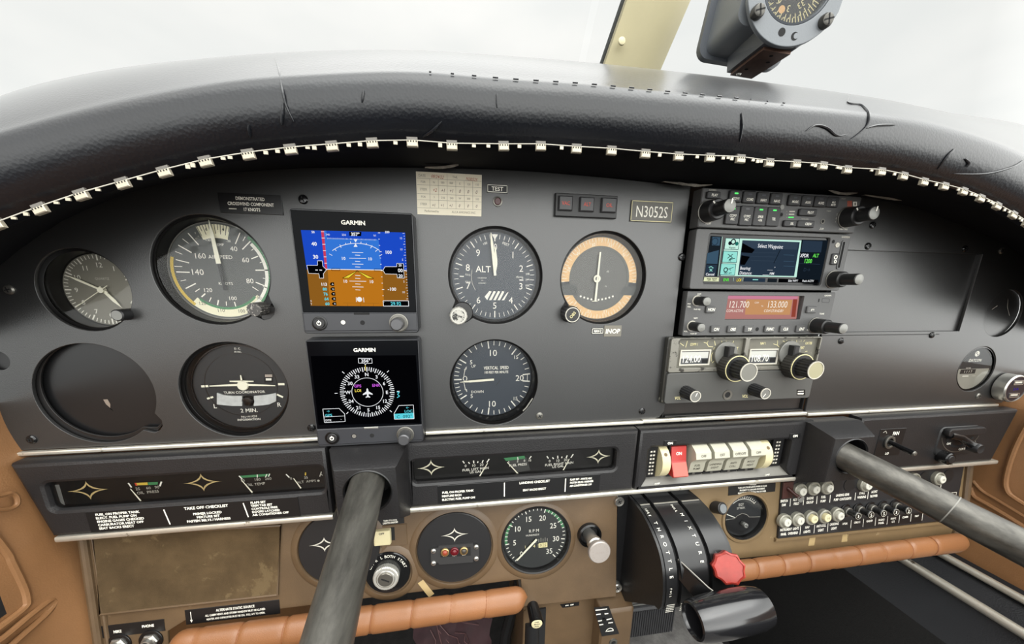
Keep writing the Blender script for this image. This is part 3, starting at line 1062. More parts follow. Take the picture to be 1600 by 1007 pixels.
# vertical speed indicator
def f(g, cx, cy, z):
    knots = [(0, 0), (5, 32), (10, 83), (15, 128), (20, 174)]
    def ang(v):
        for (v0, a0), (v1, a1) in zip(knots, knots[1:]):
            if v <= v1: return a0 + (a1 - a0) * (v - v0) / (v1 - v0)
    for sgn in (1, -1):
        for v in range(0, 21):
            if v == 0 and sgn < 0: continue
            a = 270 + sgn * ang(v)
            g.tick(cx, cy, a, 29.2 if v % 5 == 0 else 32, 36.2, 1.1 if v % 5 == 0 else .7, z, white)
            if v == 20: g.tick(cx, cy, a, 29, 36.2, .8, z + .02, white)
        for v in (2.5, 7.5, 0.8):
            pass
        g.text('10', cx - (0 if sgn > 0 else 1), cy + sgn * 25, 6.2, z, white)
        g.text('15', cx + 22, cy + sgn * 20.5, 3.6, z, white)
        g.text('5', cx - 20, cy + sgn * 16.5, 4, z, white)
    g.line(cx + 33.6, cy - 4, cx + 33.6, cy + 4, .5, z, white)
    g.text('20', cx + 26, cy, 6, z, white)
    g.text('VERTICAL  SPEED', cx + 3.5, cy + 10.6, 3.1, z, white, sx=.72, bold=.015)
    g.text('100 FEET PER MINUTE', cx + 3.5, cy + 6.3, 2.4, z, white, sx=.72, bold=.015)
    g.text('UP', cx - 18, cy + 12.6, 2.6, z, white, rot=10); g.text('DOWN', cx - 14.5, cy - 12.4, 2.6, z, white)
    for sgn in (1, -1):
        g.arc(cx + 4, cy, 31, 31.5, 270 + sgn * 6, 270 + sgn * 22, z, white)
        g.flat([(cx - 27, cy + sgn * 9), (cx - 24.6, cy + sgn * 9.6), (cx - 24.2, cy + sgn * 12.6)], z, white)
    g.sheet(circ(cx - 26, cy + .8, 2.0, 24, 2.6), [circ(cx - 26, cy + .8, 1.4, 24, 2.0)], z - .1, z + .1, white)
    g.line(cx + 3, cy - 7, cx + 7.5, cy - 1.5, .5, z, blackp)
vsi = gauge('vertical_speed_indicator', 'round blue-black vertical speed indicator with its needle at zero', 'gauge', VS, 40, 17, 36.8, f, -5, rim=dialb)
hand(vsi, 'needle', [(-1, -2), (1, -2), (1, 20), (.2, 30), (-.2, 30), (-1, 20)], (VS[0] - 1, VS[1] - .3), 267, -14.6, needle)
g = G(); g.tube([(VS[0] + 36, VS[1] - 16, -1.5), (VS[0] + 30, VS[1] - 25, -1.2), (VS[0] + 27, VS[1] - 28, -1.5)], .9, dsilver, 6)
g.build('case_scratch', vsi)

# omni course indicator
V = View(870, 350, 5.593, -9.8)
def f(g, cx, cy, z):
    ring = mat('compass_card_peach', (226, 184, 128), .5, noise=(60, .08))
    g.arc(cx, cy, 28.6, 36, -95, 95, z, ring, 40); g.arc(cx, cy, 28.6, 36, 108, 252, z, ring, 30)
    for i in range(72):
        a = i * 5
        if 96 < a < 108 or 252 < a < 264: continue
        g.tick(cx, cy, a, 33 if i % 2 else 31.5, 35.6, .4, z + .05, white)
    for i, tx in enumerate(('33', 'N', '3', '6', 'E', '12', '15', 'S', '21', '24', 'W', '30')):
        a = 15 + i * 30
        if a % 360 in (105, 255): continue
        t = math.radians(a); g.text(tx, cx + 30.6 * math.sin(t), cy + 30.6 * math.cos(t), 3, z + .06, white, rot=-a)
    gy = mat('dial_grey_green', (92, 92, 88), .5)
    g.disc(cx, cy, 28.5, z - .05, gy)
    g.sheet(circ(cx, cy, 28.6), [circ(cx, cy, 26.6)], z, z + .25, mat('dial_ring_grey', (86, 88, 84), .5))
    for i in range(10):
        if i == 4: continue
        q = V.p(208 + i * 31.2, 634 + 30 * math.sin(PI * i / 9)); g.disc(q[0], q[1], .95, z + .3, white, 14)
    V.text(g, '10', 443, 416, 18, white, z + 10.1); V.text(g, 'TO', 362, 262, 14, ink2, z + 10.1); V.text(g, '/ R', 425, 545, 14, white, z + 10.1)
    for pts in (((44, 532), (165, 534), (186, 612), (182, 626), (48, 622)), ((586, 548), (706, 546), (690, 628), (556, 622), (552, 604))):
        V.quad(g, list(pts), mat('dial_tab_grey', (66, 68, 66), .45), z + 10.2)
nav = gauge('course_indicator', 'round course indicator with peach compass card and vertical needle', 'gauge', NV, 40, 10, 36.6, f, -2.5)
g = G(); V = View(870, 350, 5.593, -8)
g.line(*V.p(380, 246), *V.p(336, 676), 1.5, -7.6, needle, 1.9)
q = V.p(350, 480); g.sheet(circ(q[0], q[1], 3.3, 28), [circ(q[0], q[1], 1.7, 28)], -7.8, -7.1, needle)
q = V.p(330, 676); g.line(q[0] - 2.6, q[1], q[0] + 2.6, q[1], .7, -7.5, needle)
g.build('needle', nav)
g = G(); knurled(g, 43, 195.8, -6, 12, 7.4, m=knobm, kn=14); g.sheet(circ(43, 195.8, 6.4), [circ(43, 195.8, 5.7)], 11.6, 12.0, ink2)
g.text('OBS', 43, 195.8, 2.6, 12.2, yellowink, rot=50); g.build('selector_knob', nav)

# hour meter
V = View(1485, 530, 8.39, -2.4)
def f(g, cx, cy, z):
    wc = mat('meter_white', (150, 148, 138), .4)
    dz = z + 2.4
    g.flat([(cx + 24.2 * math.cos(math.radians(t)), cy + 24.2 * math.sin(math.radians(t))) for t in range(-180, 1, 10)], z + .02, wc)
    g.text('DATCON', cx - .5, cy + 10, 3.4, z + .1, white, bold=.02, sl=.25, sx=.9)
    g.sheet(circ(cx - .5, cy + 17.5, 3.2, 24), [circ(cx - 1.4, cy + 18.4, .9, 12), circ(cx + .6, cy + 16.4, .9, 12)], z, z + .1, white)
    g.text('HOURS', cx - 7, cy + 1, 1.6, z + .1, white)
    g.flat(rrect(cx - 17, cx + 5, cy - 5.8, cy - .6), z + .08, blackp)
    g.text('1 1 1 7', cx - 6, cy - 3.2, 3, z + .2, white)
    g.line(cx - 12, cy - 8.6, cx - 3, cy - 8.6, 1, z + .1, white); g.line(cx + 2, cy - 8.6, cx + 7, cy - 8.6, .6, z + .1, ink2)
hm = gauge('hour_meter', 'small round hour meter with black and white face at the right end of the panel', 'hour meter', DT, 26.5, 3, 24.4, f, -.6)
for ch in hm.children:
    pass

# charger with two sockets
us = thing('charger_socket', 'short silver cylindrical charger with two sockets at the right edge of the panel', 'charger', (575, 111, 0))
g = G(); g.lathe(575, 111, [(15, .3), (16.2, 1.5), (16.2, 11), (15.2, 12.2), (14.4, 12.2), (14.4, 11.6)], silver, 56); g.build('metal_ring', us)
g = G(); g.disc(575, 111, 14.4, 11.7, mat('charger_face', (22, 20, 30), .25)); 
g.text('2.1A', 575, 111, 3, 11.8, mat('charger_glow', (70, 50, 200), emit=.7)); g.build('face', us)
for y in (118.5, 103.5):
    g = G(); g.sheet(rrect(568, 582, y - 2.6, y + 2.6, .6), [rrect(569, 581, y - 1.7, y + 1.7, .3)], 11.7, 12.4, silver); g.box(570, 580, y - .6, y + 1.4, 11.7, 12.1, ink2); g.build('socket', us)

# ------------------------------------------------------------------ placards on the panel
def plate(name, label, cat, quad_or_rect, z, m, th=.8, fn=None, bev=.2, border=None):
    x0, x1, y0, y1 = quad_or_rect
    g = G(); g.bbox(x0, x1, y0, y1, z, z + th, m, bev)
    if border:
        b = .45; mm = border
        for q in ((x0 + .4, x1 - .4, y0 + .4, y0 + .4 + b), (x0 + .4, x1 - .4, y1 - .4 - b, y1 - .4), (x0 + .4, x0 + .4 + b, y0 + .4, y1 - .4), (x1 - .4 - b, x1 - .4, y0 + .4, y1 - .4)):
            g.flat(rrect(*q), z + th + .06, mm)
    if fn: fn(g, z + th + .1)
    return tag(g.build(name, o=((x0 + x1) / 2, y0, z)), label, cat)


def rect_of(V, x0, y0, x1, y1):
    a = V.p(x0, y0); b = V.p(x1, y0); c = V.p(x1, y1); d = V.p(x0, y1)
    return ((a[0] + d[0]) / 2, (b[0] + c[0]) / 2, (c[1] + d[1]) / 2, (a[1] + b[1]) / 2)


Vf = View(0, 60, 2.963, 0)
bl = mat('placard_black', (20, 20, 21), .35)
a = rect_of(Vf, 1018, 722, 1308, 814)
def f(g, z):
    x = (a[0] + a[1]) / 2; h = a[3] - a[2]
    for k, tx in enumerate(('DEMONSTRATED', 'CROSSWIND COMPONENT', '17 KNOTS')):
        g.text(tx, x, a[3] - h * (.24 + .27 * k), h * .17, z, white, sx=.78, bold=.012)
    g.line(a[0] + 6, a[2] + h * .22, a[0] + 11, a[2] + h * .22, .7, z, ink2)
plate('placard', 'black crosswind placard above the airspeed indicator', 'placard', a, 0.1, bl, fn=f)
Vc = View(645, 262, 12.13, .4)
a = rect_of(Vc, 60, 75, 1305, 930)
pap = mat('card_paper', (226, 218, 196), .6, noise=(8, .05))
g = G(); g.M = None
qd = [Vc.p(58, 72), Vc.p(1308, 140), Vc.p(1300, 928), Vc.p(88, 885)]
g.loft([([(*p,) for p in qd[::-1]], .1), ([(*p,) for p in qd[::-1]], .4)], pap)
grayink = mat('card_print_grey', (128, 122, 108), .6); redpen = mat('pen_red_brown', (168, 74, 44), .6); dpen = mat('pen_dark', (92, 62, 56), .6)
for y0, y1 in ((200, 262), (322, 385), (490, 545), (608, 655), (760, 800)):
    Vc.line(g, [(80, y0), (1300, y1)], 5, grayink)
for x0, x1, t0, t1 in ((322, 330, 215, 770), (484, 492, 230, 775), (650, 655, 240, 785), (812, 818, 250, 790), (972, 978, 255, 795), (1135, 1138, 262, 800), (648, 652, 120, 240)):
    Vc.line(g, [(x0, t0), (x1, t1)], 5, grayink)
for tx, x, y, h in (('DATE', 175, 150, 50), ('TAIL', 800, 180, 46), ('FOR', 195, 270, 44), ('N', 400, 280, 42), ('030', 565, 285, 42), ('060', 730, 292, 42), ('E', 890, 305, 42), ('120', 1060, 318, 42), ('150', 1220, 325, 42), ('STEER', 200, 410, 46), ('FOR', 200, 552, 42),
                    ('S', 405, 560, 40), ('210', 572, 572, 42), ('240', 735, 580, 42), ('W', 893, 585, 42), ('300', 1055, 590, 42), ('330', 1222, 600, 42), ('STEER', 205, 690, 44), ('Performed by', 360, 825, 44), ('ALCA AVIONICS INC', 965, 850, 44)):
    Vc.text(g, tx, x, y, h, grayink, sx=.85)
for tx, x, y in (('08/24/22', 470, 172), ('N3052S', 1118, 222)):
    Vc.text(g, tx, x, y, 62, redpen, sl=.3, sx=.85, rot=-3)
for k, tx in enumerate(('+2', '+1', '+1', '0', '0', '0')):
    Vc.text(g, tx, 420 + k * 158, 425 + k * 8, 70, dpen if k else redpen, sl=.25, sx=.8); Vc.text(g, ('+1', '+1', '+1', '0', '0', '0')[k], 400 + k * 162, 712 + k * 4, 60, dpen, sl=.25, sx=.8)
tag(g.build('compass_correction_card', o=(-70, 275, 0)), 'white compass correction card filled in by hand at the top of the panel', 'card')
Vt = View(640, 250, 3.73, 0)
a = rect_of(Vt, 450, 144, 572, 194)
plate('test_label', 'small black label with white border reading TEST', 'label', a, .1, bl, .5, lambda g, z: g.text('TEST', (a[0] + a[1]) / 2, (a[2] + a[3]) / 2, 3.1, z, white, bold=.02), border=white)
q = Vt.p(513, 243)
t = thing('test_button', 'tiny recessed red push button under the TEST label', 'button', (q[0], q[1], 0))
g = G(); g.lathe(*q, [(4, 0), (3.8, .9), (2.9, 1.1), (2.8, .2)], dsilver, 28); g.build('collar', t)
g = G(); g.cyl(*q, .2, 1.4, 2.6, mat('button_dark_red', (70, 26, 26), .3), 24, ch=.4); g.build('cap', t)
Vn = View(840, 280, 3.873, 0)
a = rect_of(Vn, 100, 98, 472, 236)
t = thing('annunciator', 'black annunciator block with three square warning lights above the course indicator', 'warning lights', (a[0], a[2], 0))
g = G(); g.bbox(a[0], a[1], a[2], a[3], .1, 3.5, blackp, .5); g.build('housing', t)
for tx, x0, x1, y0, y1 in (('VAC', 117, 200, 110, 198), ('ALT', 243, 328, 118, 204), ('OIL', 372, 460, 122, 210)):
    b = rect_of(Vn, x0, y0, x1, y1)
    g = G(); g.bbox(*b, 3.5, 6, mat('lens_dark_grey', (50, 50, 52), .35), .8)
    g.text(tx, (b[0] + b[1]) / 2, (b[2] + b[3]) / 2, 3.0, 6.1, redink, sx=.85, bold=.01); g.build('warning_lens', t)
a = rect_of(Vn, 560, 134, 812, 262)
plate('registration_plate', 'engraved grey registration plate reading N3052S', 'plate', a, .1, mat('plate_grey', (92, 90, 84), .45), 1.2, lambda g, z: g.text('N3052S', (a[0] + a[1]) / 2, (a[2] + a[3]) / 2, 9.4, z, white, sx=.72), border=yellowink)
b = rect_of(Vn, 326, 902, 398, 938)
plate('nav_label', 'small white bordered label reading NAV-2', 'label', b, .1, bl, .4, lambda g, z: g.text('NAV-2', (b[0] + b[1]) / 2, (b[2] + b[3]) / 2, 2.3, z, white, sx=.8, bold=.03), border=white)
c = rect_of(Vn, 401, 886, 506, 954)
plate('inop_label', 'grey label reading INOP under the course indicator', 'label', c, .1, mat('label_grey', (112, 108, 98), .5), .4, lambda g, z: g.text('INOP', (c[0] + c[1]) / 2, (c[2] + c[3]) / 2, 4.3, z, white, bold=.02, sl=.1))

# ------------------------------------------------------------------ square flight displays
def display(label, x0, y1, h, k):
    t = thing('flight_display', label, 'flight display', (x0 + 43.2, y1 - h, 0))
    g = G()
    x1, y0 = x0 + 86.4, y1 - h
    g.loft([(rrect(x0 - .5, x1 + .5, y0 + 1.5, y1 + .5, 2.5), .3), (rrect(x0, x1, y0 + 1, y1, 2.5), 9), (rrect(x0, x1, y0, y1, 2.5), 12.4), (rrect(x0 + .6, x1 - .6, y0 + .6, y1 - .6, 2.2), 13.6)], mat('display_housing', (44, 45, 48), .38))
    g.bbox(x0 + 1, x1 - 1, y0 + 2, y0 + 16, 13.2, 14.2, mat('display_bezel', (46, 47, 51), .36), .5)
    g.build('housing', t)
    g = G()
    g.bbox(x0 + 1.2, x1 - 1.2, y0 + 16.4, y1 - 1.2, 13.2, 14.0, mat('display_glass_black', (5, 6, 9), .1, spec=.06), .3)
    g.text('GARMIN', x0 + 43.2 + (0.5 if k else 0), y1 - 8.3, 3.0, 14.1, white, bold=.03, sx=1.08)
    g.build('front_glass', t)
    kx = x0 + 12.3; ky = y0 + 8.2
    g = G(); g.lathe(kx, ky, [(5.6, 13.8), (5.6, 14.8), (4.9, 14.9), (4.7, 14.4)], blackg, 36); g.cyl(kx, ky, 13.8, 15.6, 4.0, knobm, 30, ch=.4)
    g.sheet(circ(kx, ky, 1.7, 24), [circ(kx, ky, 1.1, 24)], 15.55, 15.7, white); g.flat(rrect(kx - .3, kx + .3, ky + .2, ky + 2.2), 15.75, white)
    g.build('power_button', t)
    g = G(); g.disc(x0 + 29.5, ky + .5, 1.7, 14.3, silver); g.cyl(x0 + 29.5, ky + .5, 13.9, 14.25, 2.1, blackg, 20); g.build('light_sensor', t)
    g = G(); g.cyl(x0 + 43.8, ky + .2, 14.1, 14.25, 1.8, dark, 20); g.bbox(x0 + 38, x0 + 49.5, y0 + 14.7, y0 + 16.2, 14, 14.5, dark if not k else silver, .2); g.build('card_slot', t)
    g = G(); g.lathe(x0 + 71.3, ky, [(7.2, 13.8), (7.2, 15.6), (6.5, 15.8), (6.4, 15)], dsilver, 40); g.build('knob_skirt', t)
    g = G(); g.cyl(x0 + 71.3, ky, 14.2, 27.6, 4.9, mat('knob_graphite', (84, 84, 86), .32, .5), 60, ch=.9, knurl=.03, kn=30); g.build('selector_knob', t)
    return t


d1 = display('upper square flight display with blue sky and brown ground horizon', -172.4, 271.9, 90.2, 0)
d2 = display('lower square flight display showing a white compass rose on black', -172.6, 176.8, 90.4, 1)
E_ = lambda n, c, s=1.0: mat('screen_' + n, c, emit=s)
sw = E_('white', (240, 242, 245)); sb = E_('blue', (52, 118, 214)); sbd = E_('deep_blue', (28, 74, 196)); so = E_('ground', (186, 116, 28)); sod = E_('ground_dark', (140, 92, 30)); sk = E_('black', (4, 4, 6)); sy = E_('yellow', (236, 214, 60)); sc_ = E_('cyan', (90, 210, 224)); sp = E_('pink', (204, 60, 90)); smg = E_('magenta', (200, 90, 220)); sg = E_('green', (90, 210, 90)); syl = E_('amber', (250, 226, 90))
V = View(440, 310, 4.579, 14.05)
g = G()
V.quad(g, [(138, 228), (884, 246), (896, 516), (180, 510)], sb, .05)
V.quad(g, [(180, 508), (896, 518), (910, 774), (208, 770)], so, .05)
V.quad(g, [(138, 228), (288, 232), (322, 512), (180, 508)], sbd, .08); V.quad(g, [(180, 508), (330, 510), (346, 770), (208, 770)], sod, .08)
V.quad(g, [(688, 241), (884, 246), (896, 516), (716, 514)], sbd, .08); V.quad(g, [(720, 516), (896, 518), (910, 774), (734, 772)], sod, .08)
V.quad(g, [(320, 233), (690, 241), (692, 296), (326, 286)], sbd, .08)
V.quad(g, [(282, 232), (302, 232), (328, 512), (312, 512)], sp, .12)
for i in range(7):
    V.line(g, [(282 + i * 5, 240 + i * 45), (306 + i * 4, 240 + i * 45)], 4, sw, .2)
V.line(g, [(186, 506), (896, 517)], 5, sw, .15)
for i in range(37):
    x = 330 + i * 9.6; V.line(g, [(x, 282 + i * .3), (x, 292 + i * .3)], 2, sw, .2)
prev = None
pts = []
for i in range(31):
    t = math.radians(-48 + 96 * i / 30); pts.append((533 + 228 * math.sin(t), 322 + 155 - 158 * math.cos(t) + 4))
V.line(g, pts, 4, sw, .2)
for dx, dy, ex, ey in ((-168, 92, -190, 80), (168, 96, 188, 84), (-138, 60, -152, 44), (-104, 36, -114, 14), (-70, 14, -74, 2), (-36, 4, -38, -8), (36, 6, 38, -6), (72, 16, 78, 4), (106, 40, 118, 20), (140, 64, 156, 50)):
    V.line(g, [(531 + dx, 318 + dy), (531 + ex, 318 + ey)], 4, sw, .2)
V.quad(g, [(516, 294), (544, 294), (530, 316)], sw, .25); V.quad(g, [(516, 348), (544, 348), (530, 322)], sw, .25)
for y, w in ((388, 40), (408, 18), (430, 60), (452, 18), (472, 40), (492, 18), (553, 18), (574, 18), (594, 60), (614, 18), (635, 40), (656, 18)):
    V.line(g, [(540 - w + y * .01, y - 1), (540 + w + y * .01, y + 1)], 4, sw, .2)
for tx, x, y in (('10', 442, 430), ('10', 632, 434), ('10', 455, 594), ('10', 642, 597)):
    V.text(g, tx, x, y, 22, sw, .2, bold=.02)
for x, w, sgn in ((358, 418, 1), (664, 722, 1)):
    V.line(g, [(x, 503 + (x - 358) * .012), (w, 504 + (x - 358) * .012), (w, 518 + (x - 358) * .01), (x, 517 + (x - 358) * .01), (x, 503 + (x - 358) * .012)], 3, sk, .22)
V.quad(g, [(541, 520), (438, 570), (480, 570)], sy, .2); V.quad(g, [(541, 520), (658, 572), (612, 571)], sy, .2)
V.line(g, [(541, 518), (436, 572), (482, 571), (541, 520), (614, 572), (660, 574), (541, 518)], 3, sk, .24)
V.quad(g, [(182, 480), (258, 481), (258, 448), (292, 448), (296, 486), (322, 512), (300, 540), (302, 572), (272, 572), (268, 540), (194, 538)], sk, .3)
V.line(g, [(182, 480), (258, 481), (258, 448), (292, 448), (296, 486), (322, 512), (300, 540), (302, 572), (272, 572), (268, 540), (194, 538), (182, 480)], 3, sw, .32)
V.line(g, [(243, 514), (260, 514)], 6, sw, .36); V.line(g, [(272, 514), (290, 515)], 6, sw, .36)
V.quad(g, [(726, 516), (740, 490), (824, 490), (824, 466), (872, 468), (878, 572), (828, 570), (826, 544), (742, 542)], sk, .3)
V.line(g, [(726, 516), (740, 490), (824, 490), (824, 466), (872, 468), (878, 572), (828, 570), (826, 544), (742, 542), (726, 516)], 3, sw, .32)
for tx, x, y, h in (('00', 850, 516, 26), ('20', 852, 555, 22), ('20', 848, 480, 16), ('40', 234, 326, 27), ('30', 244, 419, 27), ('100', 764, 386, 24), ('-100', 790, 650, 24)):
    V.text(g, tx, x, y, h, sw, .36, bold=.025)
for k, (tx, x) in enumerate((('50', 226), ('200', 756))):
    V.text(g, tx, x, 242, 16, sw, .36, bold=.025)
V.quad(g, [(484, 240), (572, 242), (570, 272), (486, 270)], sk, .3); V.text(g, '357°', 528, 258, 24, sw, .36, bold=.03)
for tx, x in (('340', 330), ('350', 446), ('01', 668)):
    V.text(g, tx, x, 260 + (x - 330) * .02, 15, sw, .3)
for i in range(12):
    x0 = 690 + i * 3.2; y = 248 + i * 45; V.line(g, [(x0, y), (x0 + (16 if i % 3 == 0 else 9), y)], 4, sw, .3)
for i in range(25):
    x0 = 880 + i * 1.1; y = 252 + i * 19.5; V.line(g, [(x0 - (14 if i % 4 == 0 else 7), y), (x0, y)], 3, sw, .3)
for tx, x, y in (('15', 854, 286), ('10', 856, 366), ('5', 866, 440), ('5', 876, 596), ('10', 872, 672)):
    V.text(g, tx, x, y, 15, sw, .3)
for k, (tx, lt) in enumerate((('113', 'A'), ('80', 'G'), ('76', 'Y'), ('64', 'R'), ('60', 'X'))):
    V.text(g, tx, 304 + k * 6, 615 + k * 35, 21, sw if k < 1 else sc_, .3, bold=.03)
    V.quad(g, [(344 + k * 4, 615 + k * 35), (356 + k * 4, 602 + k * 35), (376 + k * 4, 602 + k * 35), (378 + k * 4, 628 + k * 35), (358 + k * 4, 628 + k * 35)], sk, .3)
    V.text(g, lt, 366 + k * 4, 615 + k * 35, 14, sw, .36)
q = V.p(558, 724); g.disc(q[0], q[1], 1.9, 14.35, sw, 24)
V.line(g, [(534, 708), (536, 742)], 4, sw, .3); V.line(g, [(586, 710), (590, 744)], 4, sw, .3)
V.quad(g, [(726, 734), (908, 734), (910, 772), (730, 772)], sk, .3); V.line(g, [(726, 734), (908, 734), (910, 772), (730, 772), (726, 734)], 4, sw, .34); V.text(g, '29.92', 818, 754, 24, sc_, .36, bold=.02)
V.text(g, 'S', 212, 736, 14, sw, .3); V.text(g, 'T', 214, 758, 14, sw, .3)
for x in (474, 566, 658):
    V.line(g, [(x, 756), (x, 772)], 2, sod, .3)
V.line(g, [(440, 750), (700, 752)], 2, sod, .3)
g.build('screen', d1, smooth=False)
# compass rose
V = View(460, 520, 5.036, 14.05)
g = G()
V.quad(g, [(128, 185), (955, 178), (990, 712), (190, 728)], sk, .03)
cc = V.p(576, 470); rx = 20.6
for i in range(72):
    g.tick(cc[0], cc[1], i * 5 + 3, 18.3 if i % 2 else 17.5, 21.3, .5 if i % 2 else .75, 14.2, sw)
for i, tx in enumerate(('N', '3', '6', 'E', '12', '15', 'S', '21', '24', 'W', '30', '33')):
    t = math.radians(i * 30 + 2); g.text(tx, cc[0] + 15.2 * math.sin(t), cc[1] + 15.2 * math.cos(t), 2.9, 14.2, sw, bold=.02)
g.sheet(circ(cc[0], cc[1], 12.4), [circ(cc[0], cc[1], 12.0)], 14.1, 14.2, sw)
for a_ in (45, 90, 135, 225, 270, 315):
    g.tick(cc[0], cc[1], a_, 23.2, 25.4, .6, 14.2, sw)
pl = [(0, 4), (.7, 2.8), (.8, 1.2), (3.8, -.9), (3.8, -1.9), (.8, -1), (.6, -2.6), (1.8, -3.6), (1.8, -4.3), (0, -3.8)]
pl = pl + [(-x, y) for x, y in pl[::-1][1:-1]]
g.add([(cc[0] + x, cc[1] + y - .4, 14.25) for x, y in pl], [tuple(range(len(pl)))][::-1], sw)
V.line(g, [(504, 202), (610, 204), (612, 242), (566, 242), (558, 254), (552, 242), (506, 240), (504, 202)], 4, sw, .2); V.text(g, '356°', 562, 221, 26, sw, .2, bold=.03)
V.line(g, [(558, 256), (558, 300)], 4, syl, .2)
for tx, x, y, m_ in (('GPS', 498, 420, smg), ('ENR', 642, 414, smg), ('LOI', 500, 456, syl)):
    V.text(g, tx, x, y, 22, m_, .2, bold=.02)
V.line(g, [(224, 602), (352, 597), (396, 640), (400, 700), (238, 708), (224, 602)], 4, sw, .2); V.line(g, [(232, 664), (398, 656)], 3, sw, .2)
V.text(g, 'GPS', 270, 650, 21, sc_, .2, bold=.02); V.text(g, '\u2192', 266, 618, 20, sc_, .2); V.text(g, 'DTK', 268, 690, 15, sw, .2, bold=.03); V.text(g, '_ _ _ °', 340, 690, 16, sw, .2)
V.line(g, [(822, 574), (936, 570), (942, 678), (788, 682), (784, 638), (822, 574)], 4, sw, .2); V.quad(g, [(786, 640), (940, 632), (942, 678), (788, 682)], sc_, .15)
V.text(g, 'LOC', 898, 618, 21, sc_, .2, bold=.02); V.text(g, '\u2190', 890, 590, 20, sc_, .2); V.text(g, 'C  092°', 866, 660, 26, sk, .25)
V.line(g, [(806, 466), (826, 470), (812, 486), (828, 500), (808, 512)], 6, sc_, .2)
g.build('screen', d2, smooth=False)


# ------------------------------------------------------------------ radio stack
def knob2(parent, x, y, z0, r0, z1, r1, z2, cap=None, ptr=None, skirt=True, nm='knob'):
    g = G()
    if skirt: g.lathe(x, y, [(r0 + .6, z0), (r0 + .6, z0 + .8), (r0, z0 + 1)], dsilver, 40)
    g.cyl(x, y, z0, z1, r0, knobm, 44, r1=r0 * .94, ch=.9)
    g.build('outer_' + nm, parent)
    g = G()
    g.cyl(x, y, z1 - .5, z2, r1, knobm, 48, ch=.5, knurl=.035, kn=16)
    g.lathe(x, y, [(r1 * .93, z2 - .6), (r1 * .9, z2 + .2), (r1 * .5, z2 + .8), (.1, z2 + 1)], cap or knobf, 32)
    if ptr is not None:
        t = math.radians(ptr); g.line(x + r1 * .25 * math.sin(t), y + r1 * .25 * math.cos(t), x + r1 * .95 * math.sin(t), y + r1 * .95 * math.cos(t), 1.2, z2 + 1.1, white)
        g.line(x + r0 * .62 * math.sin(t - .9), y + r0 * .62 * math.cos(t - .9), x + r0 * .9 * math.sin(t - .9), y + r0 * .9 * math.cos(t - .9), 1.2, z1 + .1, white)
    g.build('inner_' + nm, parent)


def btn(parent, b, z, tx=None, th=2.2, led=None, h=2.2, two=None, m=None, nm='button', ty=0.0, r=1.3, bold=.02):
    x0, x1, y0, y1 = b
    g = G()
    g.loft([(rrect(x0, x1, y0, y1, r), z - .5), (rrect(x0, x1, y0, y1, r), z + th - .6), (rrect(x0 + .6, x1 - .6, y0 + .6, y1 - .6, max(.2, r - .5)), z + th)], m or button)
    cx, cy = (x0 + x1) / 2, (y0 + y1) / 2
    if tx:
        for k, s_ in enumerate(tx.split('\n')):
            n = len(tx.split('\n'))
            g.text(s_, cx + .4, cy + ty + ((n - 1) / 2 - k) * h * 1.35, h, z + th + .08, white, sx=.82, bold=bold, sl=.12)
    if led:
        g.flat(rrect(cx - 1.8, cx + 1.8, y1 - 3.2, y1 - 2.0, .5), z + th + .08, led)
    g.build(nm, parent)


ledg = mat('led_green', (96, 255, 120), emit=1.2); ledoff = mat('led_unlit', (58, 60, 66), .3)
# audio panel
x0, x1, y0, y1 = 151.9, 311.9, 270.6, 302.0
t = thing('audio_panel', 'dark audio panel with rows of push buttons at the top of the radio stack', 'audio panel', (232, y0, 5))
g = G(); g.loft([(rrect(x0, x1, y0, y1, 1.2), -2), (rrect(x0, x1, y0, y1, 1.2), 9.2), (rrect(x0 + .7, x1 - .7, y0 + .7, y1 - .7, .8), 10)], radio)
V = View(1080, 285, 10, 10); V2 = View(1220, 290, 9.41, 10)
V.text(g, 'GARMIN', 335, 120, 26, ink2, .1, bold=.02); V.text(g, 'PILOT', 265, 646, 26, white, .1, bold=.02, sl=.1)
for k, y in enumerate((382, 424, 468)):
    V2.text(g, str(k + 1), 90, y, 18, ink2, .1); V2.rect(g, 125 - k * 8, y - 7, 205 - k * 8, y + 9, ledg if k == 2 else ink2, .1)
V2.text(g, 'ICS ISOLATION', 355, 494, 17, ink2, .1, sx=.8); V2.text(g, 'T-SQNT', 705, 376, 17, ink2, .1); V2.text(g, 'COPILOT/PASS', 915, 646, 22, white, .1, sx=.8)
V2.text(g, '2:24', 600, 636, 28, white, .1, sl=.3); V2.text(g, '))) Bluetooth', 920, 194, 16, ink2, .1, sx=.7)
V2.rect(g, 975, 226, 1045, 312, mat('label_rust', (150, 72, 54), .5), .1); V2.rect(g, 1062, 240, 1118, 306, white, .1); V2.rect(g, 1080, 252, 1100, 296, dsilver, .2)
for k, y in enumerate((425, 485, 535)):
    V2.text(g, '201'[k], 826 - k * 12, y, 26, ink2, .1)
g.build('faceplate', t)
for nm, V_, x, y in (('jack', V2, 612, 530), ('microphone_hole', V, 1400, 508)):
    q = V_.p(x, y); g = G(); g.lathe(q[0], q[1], [(2.2, 9.9), (2.1, 10.5), (1.4, 10.5), (1.3, 10.1)], dsilver if nm == 'jack' else blackp, 20); g.disc(q[0], q[1], 1.4, 10.2, dark, 16); g.build(nm, t)
q = V.p(1415, 390); g = G(); g.cyl(q[0], q[1], 9.8, 10.5, 2.2, knobf, 24, ch=.2); g.build('photocell', t)
